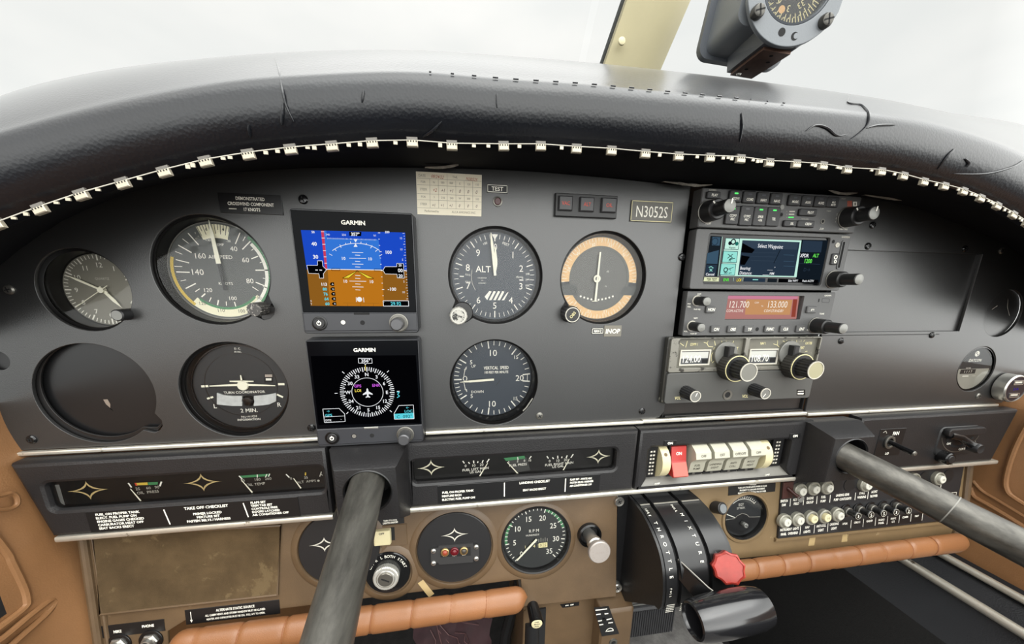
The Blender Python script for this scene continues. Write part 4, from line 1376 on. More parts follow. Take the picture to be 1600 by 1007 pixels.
for tx, bx, ld in (('COM1', (572, 130, 770, 320), 1), ('COM2', (785, 145, 985, 335), 0), ('NAV1', (1002, 160, 1195, 345), 0), ('NAV2', (1210, 175, 1400, 358), 0),
                   ('COM1\nMIC', (515, 370, 725, 665), 1), ('COM2\nMIC', (735, 372, 940, 685), 0), ('SPKR\n+PA', (945, 385, 1150, 690), 1), ('TEL', (1155, 395, 1360, 695), 1)):
    btn(t, rect_of(V, *bx), 10, tx, led=ledg if ld else ledoff, ty=-1.8, h=2.1)
btn(t, rect_of(V, 225, 150, 440, 265), 10, 'PLAY', h=2.2)
for tx, bx, ld in (('MUSIC', (90, 140, 270, 305), 1), ('AUX1', (280, 150, 455, 315), 1), ('AUX2', (470, 160, 645, 325), 1), ('MUS\nMUTE', (650, 172, 825, 330), 1)):
    btn(t, rect_of(V2, *bx), 10, tx, led=ledoff, ty=-1.3, h=2.0 if '\n' not in tx else 1.6)
for tx, bx in (('     PILOT', (245, 350, 505, 455)), ('   SEL', (20, 515, 205, 612)), ('     CREW', (215, 520, 470, 622))):
    btn(t, rect_of(V2, *bx), 10, tx, h=2.1)
knob2(t, 159.2, 283.2, 10, 8.8, 23, 5.6, 36, ptr=8)
knob2(t, 299.6, 283.8, 10, 8.8, 22, 5.6, 33, ptr=8)

# navigator
x0, x1, y0, y1 = 151.6, 310.4, 218.5, 269.6
t = thing('navigator', 'wide touchscreen navigator showing a waypoint page in the middle of the radio stack', 'navigator', (232, y0, 5))
V = View(1060, 280, 4.706, 9)
nw = rect_of(V, 232, 408, 1112, 432)[:2]; nw = (V.p(205, 600)[0] - .6, V.p(1080, 600)[0] + .6, V.p(600, 778)[1], V.p(600, 414)[1])
g = G()
g.sheet(rrect(x0, x1, y0, y1, 2), [rrect(*nw, 2)], -2, 9.4, radio, .7)
g.box(nw[0] - 2, nw[1] + 2, nw[2] - 2, nw[3] + 2, -3, 6.4, blackp)
V.text(g, 'GARMIN', 1225, 427, 14, ink2, .55, bold=.02)
g.build('faceplate', t)
V = View(1060, 280, 4.706, 7.4)
g = G(); b = nw; g.box(b[0] + .2, b[1] - .2, b[2] + .2, b[3] - .2, 6.4, 7.3, mat('screen_glass_dark', (8, 9, 11), .12, spec=.3))
st = E_('teal', (150, 226, 214)); stl = E_('teal_light', (196, 240, 224)); sgr = E_('slate', (40, 54, 70)); sgd = E_('slate_dark', (18, 26, 34)); sgg = E_('dim_blue', (58, 84, 104)); slg = E_('lime', (110, 240, 90)); sdk = E_('dim_dark', (26, 32, 38))
V.quad(g, [(238, 418), (318, 422), (285, 718), (192, 712)], sdk, .05)
V.quad(g, [(250, 425), (310, 428), (302, 490), (246, 488)], sgg, .1); q = V.p(268, 460); g.sheet(circ(q[0], q[1], 3.2), [circ(q[0], q[1], 2.6)], 7.5, 7.6, sgr)
V.quad(g, [(214, 545), (298, 522), (286, 625), (204, 622)], sgg, .08); V.quad(g, [(204, 630), (284, 632), (272, 712), (194, 710)], sgr, .1)
V.text(g, 'Cancel', 232, 700, 19, sw, .2, bold=.02); V.line(g, [(222, 650), (240, 644), (256, 655)], 5, st, .2); V.line(g, [(228, 660), (248, 680)], 5, st, .2); V.line(g, [(248, 660), (228, 680)], 5, st, .2)
V.line(g, [(322, 424), (290, 714)], 4, stl, .15)
V.quad(g, [(346, 434), (905, 452), (868, 722), (310, 712)], stl, .08)
V.quad(g, [(470, 450), (892, 464), (850, 714), (436, 706)], sgr, .12); V.quad(g, [(474, 452), (880, 465), (872, 520), (466, 506)], E_('slate_mid', (52, 66, 82)), .14)
for k, (y_, tx) in enumerate(((434, 'Waypoint'), (530, 'FPL'), (622, 'NRST APT'))):
    V.quad(g, [(348 - k * 17, y_), (450 - k * 14, y_ + 4), (438 - k * 13, y_ + 86), (336 - k * 16, y_ + 82)], (stl, st, st)[k], .16)
    V.line(g, [(348 - k * 17, y_), (450 - k * 14, y_ + 4), (438 - k * 13, y_ + 86), (336 - k * 16, y_ + 82), (348 - k * 17, y_)], 4, sgr, .18)
    V.text(g, tx, 394 - k * 16, y_ + 70, 13, sgd, .2, bold=.02, sx=.8)
q = V.p(402, 462); g.sheet(circ(q[0], q[1], 2.6), [circ(q[0], q[1], 1.6)], 7.65, 7.7, sgd); q = V.p(378, 472); g.disc(q[0], q[1], 1.7, 7.66, sgd, 20); q = V.p(428, 476); g.disc(q[0], q[1], 1.7, 7.66, E_('teal_dark', (30, 110, 100)), 20)
V.line(g, [(362, 552), (396, 578), (372, 592), (414, 584)], 5, sgd, .25); V.line(g, [(358, 584), (400, 552)], 5, sgd, .25)
q = V.p(346, 668); g.sheet(circ(q[0], q[1], 2.2), [circ(q[0], q[1], 1.4)], 7.65, 7.7, sgd); V.line(g, [(360, 664), (404, 650)], 4, sgd, .25); V.line(g, [(376, 660), (382, 672)], 4, sgd, .25)
V.text(g, 'Select Waypoint', 676, 494, 28, sw, .2, bold=.01, sx=.85, rot=-1)
V.text(g, 'Bearing:', 492, 655, 24, sw, .2, sx=.85, bold=.01); V.text(g, 'Distance:', 494, 690, 24, sw, .2, sx=.85, bold=.01); V.text(g, '___ °', 684, 656, 22, sw, .2); V.text(g, '____ NM', 662, 694, 18, sw, .2, bold=.02)
V.quad(g, [(470, 470), (560, 520), (540, 545), (462, 540)], sk, .2); V.quad(g, [(462, 560), (524, 572), (486, 632), (452, 630)], sk, .2); V.line(g, [(748, 520), (700, 620)], 6, sgd, .2)
for y_ in (540, 570, 600):
    V.line(g, [(530, y_), (720, y_ + 4)], 3, E_('slate_mid', (52, 66, 82)), .18)
for y_ in (558, 604, 640):
    V.line(g, [(772, y_), (850, y_ + 3)], 3, sgg, .2)
V.quad(g, [(908, 446), (1098, 450), (1058, 760), (862, 752)], sgd, .06); V.quad(g, [(914, 452), (1060, 458), (1048, 540), (902, 536)], sgr, .1)
V.text(g, 'XPDR', 926, 562, 26, sw, .2, sx=.8, bold=.02); V.text(g, 'ALT', 1010, 562, 26, slg, .2, sx=.8, bold=.02); V.text(g, '1200', 952, 602, 30, slg, .2, sx=.85, bold=.02); V.text(g, 'D\u2192', 944, 666, 26, sgr, .2); V.line(g, [(886, 620), (1040, 628)], 3, sgr, .15)
V.quad(g, [(190, 722), (298, 724), (296, 754), (184, 752)], E_('cream', (226, 232, 190)), .15); V.text(g, 'TER TEST', 244, 738, 19, sk, .25, sx=.8, bold=.02)
V.text(g, 'ENR', 350, 740, 22, slg, .2, bold=.02, sx=.85); V.text(g, 'LOI', 444, 742, 22, syl, .2, bold=.02, sx=.85); V.quad(g, [(486, 724), (640, 730), (636, 758), (480, 754)], sgr, .12); V.line(g, [(545, 740), (585, 741)], 6, st, .2)
V.quad(g, [(660, 730), (726, 732), (722, 760), (656, 758)], sdk, .12); V.quad(g, [(740, 732), (1030, 742), (1024, 764), (736, 760)], sk, .14)
V.text(g, 'Edit WPT', 842, 748, 15, sw, .2, bold=.02); V.text(g, 'Push ACTV', 952, 749, 15, sw, .2, bold=.02)
for x in (404, 474):
    V.line(g, [(x, 726), (x - 3, 752)], 3, stl, .2)
g.build('screen', t, smooth=False)
V = View(1060, 280, 4.706, 9.5)
q = V.p(1140, 460); g = G(); g.disc(q[0], q[1], 1.6, 9.55, dark, 16); g.build('light_sensor', t)
q = V.p(1168, 486); g = G(); g.cyl(q[0], q[1], 9.3, 10, 2.3, ink2, 24, ch=.2); g.text('?', q[0], q[1], 2, 10.1, blackp); g.build('card_eject_button', t)
btn(t, rect_of(V, 1118, 548, 1168, 632), 9.4, None, 1.4, nm='home_button')
q = V.p(1146, 576); g = G(); g.sheet(circ(q[0], q[1], 1.9), [circ(q[0], q[1], 1.1)], 10.8, 11, white); q2 = V.p(1142, 608); g.sheet(circ(q2[0], q2[1], 1.5), [circ(q2[0], q2[1], .8)], 10.8, 11, white); g.build('home_symbol', t)
g = G(); a_ = V.p(1218, 452); b_ = V.p(1184, 664); g.sheet(rrect(a_[0] - 2.2, a_[0] + 2.2, b_[1], a_[1], 1.6), [rrect(a_[0] - 1.1, a_[0] + 1.1, b_[1] + 1.4, a_[1] - 1.4, .6)], 9.2, 10, blackg, .2); g.flat(rrect(a_[0] - 1.1, a_[0] + 1.1, b_[1] + 1.4, a_[1] - 1.4), 9.5, dark); g.build('card_slot', t)
knob2(t, 300, 228.8, 9.4, 7.6, 20, 5, 33)

# nav com radio
x0, x1, y0, y1 = 153, 311.8, 175.5, 216.6
t = thing('nav_com_radio', 'communication radio with a wide pinkish amber frequency display', 'radio', (232, y0, 3))
g = G(); g.sheet(rrect(x0, x1, y0, y1, 1.2), [rrect(195, 277, 190.5, 212.8, .6)], -2, 5.6, radio, .5)
V = View(1030, 440, 4.706, 5.6)
for tx, x, y, h in (('COM', 294, 92, 10), ('PWR', 220, 165, 9), ('VOL', 220, 186, 11), ('PUSH SQ', 278, 205, 10), ('NAV', 268, 270, 11), ('VOL', 195, 367, 11), ('PUSH ID', 252, 384, 10), ('GARMIN', 1240, 104, 11), ('TUNE', 1195, 238, 11), ('PUSH', 1098, 358, 9)):
    V.text(g, tx, x, y, h, white, .1, bold=.015)
V.line(g, [(1176, 128), (1172, 152)], 9, dark, .1); V.line(g, [(1200, 126), (1250, 128), (1254, 140), (1246, 156), (1196, 153), (1200, 126)], 4, blackp, .1)
g.box(190, 281, 188, 215, -3, 1.8, blackp)
g.build('faceplate', t)
V = View(1030, 440, 4.706, 2.4)
g = G(); g.box(193, 279, 189, 214, 1.8, 2.3, mat('lcd_frame', (60, 48, 46), .3))
b = [(448, 98), (1030, 106), (1008, 276), (424, 276)]
V.quad(g, b, E_('lcd_pink', (186, 128, 122), .9), .02); V.quad(g, [(640, 132), (980, 136), (960, 246), (630, 244)], E_('lcd_amber', (206, 152, 104), .9), .06)
V.quad(g, [(444, 104), (1020, 110), (1016, 132), (440, 128)], E_('lcd_rose', (212, 136, 160), .9), .08); V.quad(g, [(985, 128), (1015, 128), (1000, 262), (970, 262)], E_('lcd_rust', (150, 70, 56), .9), .08)
lc = E_('lcd_white', (250, 240, 226))
V.text(g, '121.700', 586, 168, 50, lc, .15, sx=.78); V.text(g, '133.000', 868, 168, 50, lc, .15, sx=.78)
for tx, x, y, h in (('COM ACTIVE', 556, 216, 20), ('COM STANDBY', 842, 216, 20), ('COM', 716, 156, 13), ('RX', 470, 156, 12), ('TX', 468, 182, 12), ('TX', 756, 182, 12)):
    V.text(g, tx, x, y, h, lc, .15, sx=.85)
g.build('display', t, smooth=False)
V = View(1030, 440, 4.706, 5.6)
for tx, x, y in (('MON', 372, 206), ('\u2194', 1112, 207), ('C/N', 408, 350), ('OBS', 530, 350), ('T/F', 652, 350), ('FUNC', 802, 348), ('CLR', 916, 348), ('ENT', 1034, 348)):
    btn(t, rect_of(V, x - 36, y - 25, x + 34, y + 25), 5.6, tx, 2, m=radio, h=2.7, r=1)
q = V.p(720, 352); g = G(); g.disc(q[0], q[1], 1.9, 5.68, dark, 20); g.build('light_sensor', t)
for x, y in ((163.5, 208), (161.5, 184.8)):
    g = G(); g.lathe(x, y, [(5, 5.5), (4.9, 6.2), (4.4, 6.2)], ink2, 30); g.cyl(x, y, 5.5, 19, 4.2, knobm, 36, ch=.4, knurl=.03, kn=14); g.lathe(x, y, [(3.8, 18.6), (3.6, 19.4), (.1, 20)], knobf, 28); g.build('volume_knob', t)
knob2(t, 295.4, 184.6, 5.6, 7.2, 19, 4.9, 33)

# old crystal radio with two frequency windows
t = thing('nav_com_radio', 'worn old twin dial radio with large ribbed knobs at the bottom of the stack', 'radio', (222, 109, 3))
worn = mat('worn_dark_casting', (50, 50, 46), .45, marks=(110, .60, (128, 126, 116)))
wf = mat('radio_olive_face', (96, 94, 84), .5, noise=(40, .12), marks=(150, .66, (150, 146, 130)))
V = View(1040, 515, 8.39, 9); VB = View(1160, 515, 8.39, 9)
A_ = [V.p(*q) for q in ((70, 965), (130, 575), (145, 110))]; B_ = [VB.p(*q) for q in ((1035, 100), (985, 480), (880, 905))]
xa, xb, ya, yb, yc = 140.5, 303.5, 110.0, 140.5, 173.8
g = G()
g.loft([(rrect(xa - 1, xb + .5, ya - 1, yc + .5, 2), .4), (rrect(xa - 1, xb + .5, ya - 1, yc + .5, 2), 5.0), (rrect(xa, xb - .5, ya, yc - .5, 2), 6.0)], worn)
g.build('casing', t)
w1 = rect_of(V, 165, 125, 1025, 500); w2 = rect_of(VB, 75, 120, 990, 480)
g = G(); g.sheet(rrect(xa, xb, yb + .6, yc, 2.2), [rrect(*w1, 1.2), rrect(*w2, 1.2)], 5.6, 9.2, mat('radio_rim_silver', (128, 126, 118), .4, .5, marks=(140, .55, (60, 58, 54))), .5); g.build('upper_rim', t)
g = G()
g.sheet(rrect(xa, xb, ya, yb, 3), [], 5.6, 9.0, mat('radio_lower_face', (74, 74, 72), .4, noise=(20, .1), marks=(120, .7, (110, 108, 102))), .6)
V.text(g, 'VOL', 158, 900, 40, yellowink, .15, sx=.75, bold=.02); VB.text(g, 'VOL', 35, 875, 40, yellowink, .15, sx=.75, bold=.02)
VB.rect(g, 712, 790, 822, 865, bl, .12); VB.line(g, [(725, 812), (800, 810)], 10, white, .2); VB.line(g, [(722, 842), (800, 842)], 18, white, .2)
q = V.p(808, 858); g.lathe(q[0], q[1], [(5.2, 8.9), (5, 9.7), (3, 9.6), (2.8, 9.1)], dsilver, 28); g.disc(q[0], q[1], 2.9, 9.25, dark, 20)
g.build('lower_face', t)
V = View(1040, 515, 8.39, 6.2); VB = View(1160, 515, 8.39, 6.2)
g = G()
for w in (w1, w2):
    g.flat(rrect(*w), 6.15, wf)
lin_ = lambda V_, pts, w=6: V_.line(g, pts, w, yellowink, .12)
for tx, x, y, h, V_ in (('COMM 1', 372, 195, 34, V), ('OFF', 652, 255, 36, V), ('ON', 785, 252, 36, V), ('TEST', 920, 250, 36, V), ('NAV 1', 270, 182, 34, VB), ('OFF', 530, 243, 36, VB), ('VOICE', 645, 243, 36, VB), ('IDENT', 772, 240, 36, VB), ('KX170B', 868, 180, 34, VB)):
    V_.text(g, tx, x, y, h, yellowink, .15, sx=.6, bold=.01)
for pts in (((190, 180), (238, 216)), ((285, 150), (262, 236)), ((500, 170), (540, 182), (560, 222), (620, 230)), ((556, 150), (545, 180)), ((640, 150), (650, 210)), ((734, 150), (740, 200)), ((796, 150), (782, 190)), ((892, 150), (862, 222)), ((862, 222), (890, 232)), ((640, 280), (600, 330), (596, 420)), ((900, 300), (925, 340), (928, 390)), ((610, 440), (690, 360))):
    lin_(V, list(pts))
for pts in (((405, 190), (455, 205), (485, 236)), ((460, 142), (458, 200)), ((528, 150), (570, 172), (582, 140)), ((650, 140), (650, 165)), ((710, 140), (710, 165)), ((770, 140), (766, 165)), ((820, 140), (800, 160)), ((735, 300), (790, 330), (860, 360)), ((820, 290), (850, 285))):
    lin_(VB, list(pts), 5)
g.build('dial_plate', t, smooth=False)
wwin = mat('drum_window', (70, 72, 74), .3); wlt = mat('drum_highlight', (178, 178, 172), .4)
for V_, (a0, b0, a1, b1), tx, dx in ((V, (180, 265, 578, 472), '124.00', 0), (VB, (78, 254, 458, 460), '108.70', 0)):
    b = rect_of(V_, a0, b0, a1, b1)
    g = G(); g.sheet(rrect(*b, .5), [rrect(b[0] + 1.4, b[1] - 1.4, b[2] + 1.4, b[3] - 1.4, .3)], 6.1, 7.2, ink2, .2)
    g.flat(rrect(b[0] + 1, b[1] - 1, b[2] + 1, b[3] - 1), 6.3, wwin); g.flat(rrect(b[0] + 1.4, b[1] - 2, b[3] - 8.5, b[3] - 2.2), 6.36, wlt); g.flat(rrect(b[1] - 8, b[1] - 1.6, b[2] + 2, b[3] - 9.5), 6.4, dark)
    g.text(tx, (b[0] + b[1]) / 2 - 3.5, b[2] + 6.6, 7.2, 6.5, white, sx=.75)
    g.build('frequency_window', t)
for x, cap in ((204, mat('knob_cap_grey', (128, 128, 122), .35, .4)), (274.6, mat('knob_cap_olive', (164, 160, 132), .35, .3))):
    g = G(); g.cyl(x - 5, 158, 6.2, 9.5, 12, mat('selector_plate', (118, 118, 114), .35, .4), 40, ch=.4); g.bbox(x - 8, x - 2, 152, 166, 9.5, 16, blackp, .8); g.build('mode_selector', t)
    g = G(); g.cyl(x, 146, 9, 20, 13.2, mat('knob_brown_black', (44, 42, 38), .45), 90, ch=.5, knurl=.03, kn=30); g.sheet(circ(x, 146, 12.6), [circ(x, 146, 11.9)], 19.8, 20.4, yellowink); g.disc(x, 146, 11.9, 20.1, knobm); g.build('megahertz_knob', t)
    g = G(); g.cyl(x, 146, 20, 33.4, 8.8, knobm, 72, ch=.4, knurl=.08, kn=18); g.sheet(circ(x, 146, 8.6), [circ(x, 146, 7.8)], 33.2, 34, ink2); g.disc(x, 146, 7.8, 33.6, cap); g.build('kilohertz_knob', t)
for x, a0 in ((161.3, 20), (235.2, 215)):
    g = G(); g.cyl(x, 121.6, 9, 24, 6.4, knobm, 64, r1=5.6, ch=.4, knurl=.06, kn=16); g.sheet(circ(x, 121.6, 5.4), [circ(x, 121.6, 4.7)], 23.8, 24.5, ink2); g.disc(x, 121.6, 4.7, 24.1, knobf)
    tt = math.radians(a0); g.line(x, 121.6, x + 4 * math.sin(tt), 121.6 + 4 * math.cos(tt), .7, 24.4, white); g.build('volume_knob', t)
# empty slot below the radios, its shade given by a dark sheet
g = G(); g.box(149.5, 310.5, 93, 109, -10, -6, mat('slot_brown_black', (30, 24, 21), .5, noise=(20, .5)))
g.box(149.5, 310.5, 92.2, 93.5, -60, -1, blackp)
tag(g.build('slot_dark_fill', o=(230, 93, -8)), 'dark blank cover in the empty slot under the bottom radio', 'cover')


# ------------------------------------------------------------------ moulded gauge housings and aluminium mouldings
def strip(label, x0, x1, y, z, h=3.0):
    if z == 9: y, z, h = 21.3, 16.4, 4.4
    g = G(); g.loft([(rrect(x0, x1, y - h / 2, y + h / 2), z - (3.1 if z < 9 else 14)), (rrect(x0, x1, y - h / 2, y + h / 2), z), (rrect(x0, x1, y - h / 4, y + h / 4), z + .6)], alu)
    return tag(g.build('metal_molding', o=((x0 + x1) / 2, y - h / 2, z)), label, 'molding')


strip('thin aluminium molding between the pilot panel and the left gauge housing', -392, -172.8, 89.2, 3.2)
strip('thin aluminium molding right of the lower flight display, above the fuel gauges', -85.5, 124, 89.4, 3.2)
strip('aluminium molding under the empty slot of the radio stack', 124, 311, 90, 3.0, 3.6)
strip('thin aluminium molding along the bottom edge of the right panel', 313, 574, 88.6, 3.2)
strip('aluminium molding under the left gauge housing above the brown panel', -371, -166.5, 16.6, 9, 4.2)
strip('aluminium molding under the fuel gauge housing above the tachometer', -101, 125, 16.6, 9, 4.2)
strip('aluminium molding under the rocker switches', 125, 309, 16.8, 9, 4.2)
strip('aluminium molding under the right housing above the circuit breakers', 368, 577, 16.6, 9, 4.2)


def band(label, outer, win, zf=16, bev=3):
    t = thing('gauge_housing', label, 'housing', ((outer[0][0] + outer[1][0]) / 2, 19, 4))
    g = G()
    ins = [(x, y) for x, y in outer]
    cx = sum(p[0] for p in outer) / len(outer); 
    g.sheet(outer, [win] if win else [], 1.0, zf, plast, bev)
    g.build('housing', t)
    return t


WL = rrect(-367.5, -171, 46.5, 69.6, 4); WM = rrect(-97, 92.5, 47.5, 69.2, 4)
hl = band('long black moulded housing with the oil and ammeter gauge window on the left', [(-373, 23.6), (-166, 23.6), (-166, 87), (-385, 87)], WL)
hm_ = band('black moulded housing with the fuel gauge window in the middle', [(-101.5, 23.6), (112.8, 23.6), (113.4, 87), (-101.5, 87)], WM)
WR = [(122, 24.6), (292, 24.6), (286, 34), (286, 65), (284, 67.5), (129, 67.5), (127, 65), (127, 34)]
hr = band('black moulded housing holding the row of rocker switches', [(114.6, 23.6), (309, 23.6), (309, 87), (114.8, 87)], WR)
hx = band('black moulded housing at the far right with fan switch and vent lever', [(367, 23.6), (569, 23.6), (583, 87), (367, 87)], None)
# gauge windows
glw = glass('gauge_window_glass', 0.35)


def gwin(t, w, V, fn):
    xs = [p[0] for p in w]; ys = [p[1] for p in w]
    g = G(); g.box(min(xs) - 3, max(xs) + 3, min(ys) - 3, max(ys) + 3, 3, 8.6, mat('gauge_strip_face', (24, 23, 22), .35, noise=(14, .5)))
    fn(g); g.build('gauge_face', t)
    g = G(); g.flat(w, 12.4, glw); g.build('window_glass', t, smooth=False)


VL = View(20, 660, 3.077, 8.8)
ink_o = mat('gold_ink', (196, 172, 120), .5)
def f(g):
    b = VL.p(200, 300); g.flat([VL.p(196, 302), VL.p(224, 300), VL.p(254, 402), VL.p(222, 404)], 9.0, knobf)
    for x, y in ((364, 328), (912, 290)):
        q = VL.p(x, y); g.star(q[0], q[1], 14.5, 8.6, .9, 9.0, ink_o)
    VL.line(g, [(556, 292), (572, 314)], 6, white, .2); VL.line(g, [(716, 286), (708, 308)], 6, white, .2)
    VL.quad(g, [(592, 292), (648, 290), (650, 302), (594, 304)], yel, .15); VL.quad(g, [(650, 290), (698, 288), (698, 300), (652, 302)], green, .15); VL.quad(g, [(586, 292), (594, 292), (600, 306), (592, 306)], redink, .2)
    for tx, x, y in (('25', 602, 320), ('60', 653, 316), ('90', 694, 312)):
        VL.text(g, tx, x, y, 13, ink2, .2)
    VL.text(g, 'OIL  PRESS', 650, 336, 13, ink2, .2, rot=2)
    VL.quad(g, [(1088, 258), (1232, 248), (1228, 260), (1100, 268)], green, .15); VL.line(g, [(1088, 258), (1104, 274)], 5, white, .2); VL.line(g, [(1176, 252), (1176, 266)], 4, white, .2); VL.line(g, [(1222, 250), (1216, 264)], 4, white, .25); VL.line(g, [(1236, 248), (1230, 262)], 4, white, .25)
    for tx, x, y in (('180', 1176, 275), ('260', 1228, 271), ('75', 1106, 280)):
        VL.text(g, tx, x, y, 13, ink2, .2)
    VL.text(g, 'OIL TEMP', 1168, 298, 13, ink2, .2, rot=2)
    VL.line(g, [(1314, 250), (1330, 266)], 5, white, .2); VL.line(g, [(1408, 242), (1407, 256)], 5, yel, .2); VL.line(g, [(1484, 238), (1476, 262)], 4, ink2, .2)
    for tx, x, y in (('0', 1338, 270), ('35', 1410, 266), ('A', 1484, 252)):
        VL.text(g, tx, x, y, 12, ink2, .2)
    VL.text(g, 'ALT  AMPS', 1412, 285, 12, ink2, .2, rot=2); q = VL.p(1470, 281); g.disc(q[0], q[1], 1, 9.05, ink2, 12)
gwin(hl, WL, VL, f)
def wneedle(t, V, a_, b_, w=.9):
    p, q = V.p(*a_), V.p(*b_); g = G(); g.line(*p, *q, w * .7, 10.2, needle, w * 1.3); g.build('gauge_needle', t, smooth=False)
VLn = View(20, 660, 3.077, 10)
wneedle(hl, VLn, (566, 320), (616, 378)); wneedle(hl, VLn, (1098, 276), (1152, 338)); wneedle(hl, VLn, (1350, 270), (1386, 318))
VM = View(500, 660, 3.2, 8.8)
def f(g):
    for x, y in ((556, 228), (1392, 172)):
        q = VM.p(x, y); g.star(q[0], q[1], 13, 8.0, .9, 9.0, mat('light_gold_ink', (222, 216, 190), .5))
    for ox, oy in ((0, 0), (420, -24)):
        for a_, b_ in (((714, 194), (722, 206)), ((742, 200), (748, 208)), ((768, 192), (769, 206)), ((790, 196), (788, 204)), ((816, 190), (810, 204)), ((846, 184), (834, 202))):
            VM.line(g, [(a_[0] + ox, a_[1] + oy), (b_[0] + ox, b_[1] + oy)], 5, white, .2)
        for tx, x, y in (('0', 728, 218), ('10', 768, 216), ('20', 808, 212)):
            VM.text(g, tx, x + ox, y + oy, 13, white, .2)
    VM.text(g, 'FUEL LEFT MAIN', 778, 234, 12, white, .2, rot=2, bold=.01); VM.text(g, 'US GAL', 778, 248, 12, white, .2, rot=2, bold=.01)
    VM.text(g, 'FUEL RIGHT MAIN', 1196, 208, 12, white, .2, rot=2, bold=.01); VM.text(g, 'US GAL', 1190, 221, 12, white, .2, rot=2, bold=.01)
    VM.quad(g, [(918, 180), (1022, 168), (1026, 182), (930, 194)], green, .15); VM.quad(g, [(930, 186), (1032, 176), (1052, 240), (985, 252)], mat('gauge_face_grey', (58, 58, 56), .5), .05); VM.line(g, [(988, 174), (990, 190)], 4, white, .2); VM.line(g, [(1056, 170), (1046, 184)], 5, white, .2)
    for tx, x, y in (('.5', 942, 200), ('5', 988, 196), ('8', 1022, 192), ('10', 1048, 191)):
        VM.text(g, tx, x, y, 11, white, .2)
    VM.text(g, 'FUEL PRESS', 990, 213, 12, white, .2, rot=2, bold=.01)
gwin(hm_, WM, VM, f)
VMn = View(500, 660, 3.2, 10)
wneedle(hm_, VMn, (838, 205), (798, 270)); wneedle(hm_, VMn, (1246, 184), (1214, 244)); wneedle(hm_, VMn, (936, 200), (990, 258))
# checklist placards
def f(g, z):
    x = -340
    for k, tx in enumerate(('FUEL ON PROPER TANK', 'ELECT. FUEL PUMP ON', 'ENGINE GAGES CHECKED', 'CARBURATOR HEAT OFF', 'SEAT BACKS ERECT')):
        g.text(tx, x, 40.8 - k * 3.1, 2.05, z, white, sx=.98, bold=.035, align='L')
    g.line(-292.5, 41, -290.5, 27, .9, z, white); g.line(-234.4, 41.5, -232.4, 28, .9, z, white)
    g.text('TAKE OFF CHECKLIST', -262, 40.4, 2.5, z, white, sx=.95, bold=.03)
    for k, tx in enumerate(('PRIMER LOCKED', 'MIXTURE SET', 'FASTEN BELTS / HARNESS')):
        g.text(tx, -262, 34.8 - k * 3.2, 2.1, z, white, sx=.98, bold=.035)
    for k, tx in enumerate(('FLAPS SET', 'TRIM TAB SET', 'CONTROLS FREE', 'DOORS LATCHED', 'AIR CONDITIONER OFF')):
        g.text(tx, -229, 41.2 - k * 2.9, 2.0, z, white, sx=.95, bold=.035, align='L')
plate('checklist_placard', 'black take off checklist placard below the oil gauges', 'placard', (-346.2, -192.2, 25.2, 43.6), 16.02, bl, .4, f)
def f(g, z):
    for k, tx in enumerate(('FUEL ON PROPER TANK', 'MIXTURE RICH', 'ELECTRIC FUEL PUMP ON')):
        g.text(tx, -72.5, 37 - k * 3.6, 2.1, z, white, sx=.9, bold=.035, align='L')
    g.line(-15.6, 42.5, -15.6, 28, .9, z, white); g.line(43, 42, 43, 28, .9, z, white)
    g.text('LANDING CHECKLIST', 13, 41, 2.4, z, white, sx=.9, bold=.03); g.text('SEAT BACKS ERECT', 13, 33.2, 2.1, z, white, sx=.88, bold=.035)
    for k, tx in enumerate(('FLAPS SET - WHITE ARC', 'FASTEN BELTS / HARNESS', 'AIR CONDITIONER OFF')):
        g.text(tx, 47.5, 40.5 - k * 3.3, 2.0, z, white, sx=.74, bold=.035, align='L')
plate('checklist_placard', 'black landing checklist placard below the fuel gauges', 'placard', (-76.2, 77.5, 25.6, 44), 16.02, bl, .4, f)

# rocker switches
g = G(); g.box(125, 288, 31, 70, 2, 6, blackp)
g.build('switch_recess', hr)
g = G()
g.add([(121, 24.2, 15.6), (293, 24.2, 15.6), (286.5, 35, 5), (126.5, 35, 5)], [(0, 1, 2, 3)], mat('ledge_worn_grey', (112, 110, 104), .4, noise=(20, .2)))
g.text('OFF', 140, 27, 2.4, 13.9, white, bold=.03); g.text('OFF', 266, 27.2, 2.4, 13.9, white, bold=.03)
g.M = None
led_ = g.build('ledge', hr)
for x, y in ((147, 72), (287.5, 71.5)):
    g = G(); g.bbox(x - 6.5, x + 6.5, y - 2.6, y + 2.8, 16, 16.6, bl, .2); g.text('ON', x, y + .2, 2.6, 16.7, white, bold=.04); g.build('label_on', hr)
for x0, x1 in ((127.8, 137.5), (150, 151.5), (271, 284)):
    g = G(); g.box(x0, x1, 34, 67, 5, 12 if x0 < 200 else 9, bl)
    if x0 < 140 or x0 > 200:
        for i in range(7):
            for j in range(2): g.flat(rrect((x0 + x1) / 2 - 2.6 + j * 3, (x0 + x1) / 2 - .6 + j * 3, 37 + i * 4, 38.8 + i * 4), 12.1 if x0 < 200 else 9.1, ink2)
    g.build('side_label', hr)
rk = mat('rocker_off_white', (172, 170, 154), .4); rkr = mat('rocker_red', (160, 32, 27), .3, coat=.3); rkc = mat('dimmer_cream', (198, 188, 150), .4, noise=(60, .06)); rkp = mat('rocker_red_lit', (190, 88, 76), .45)


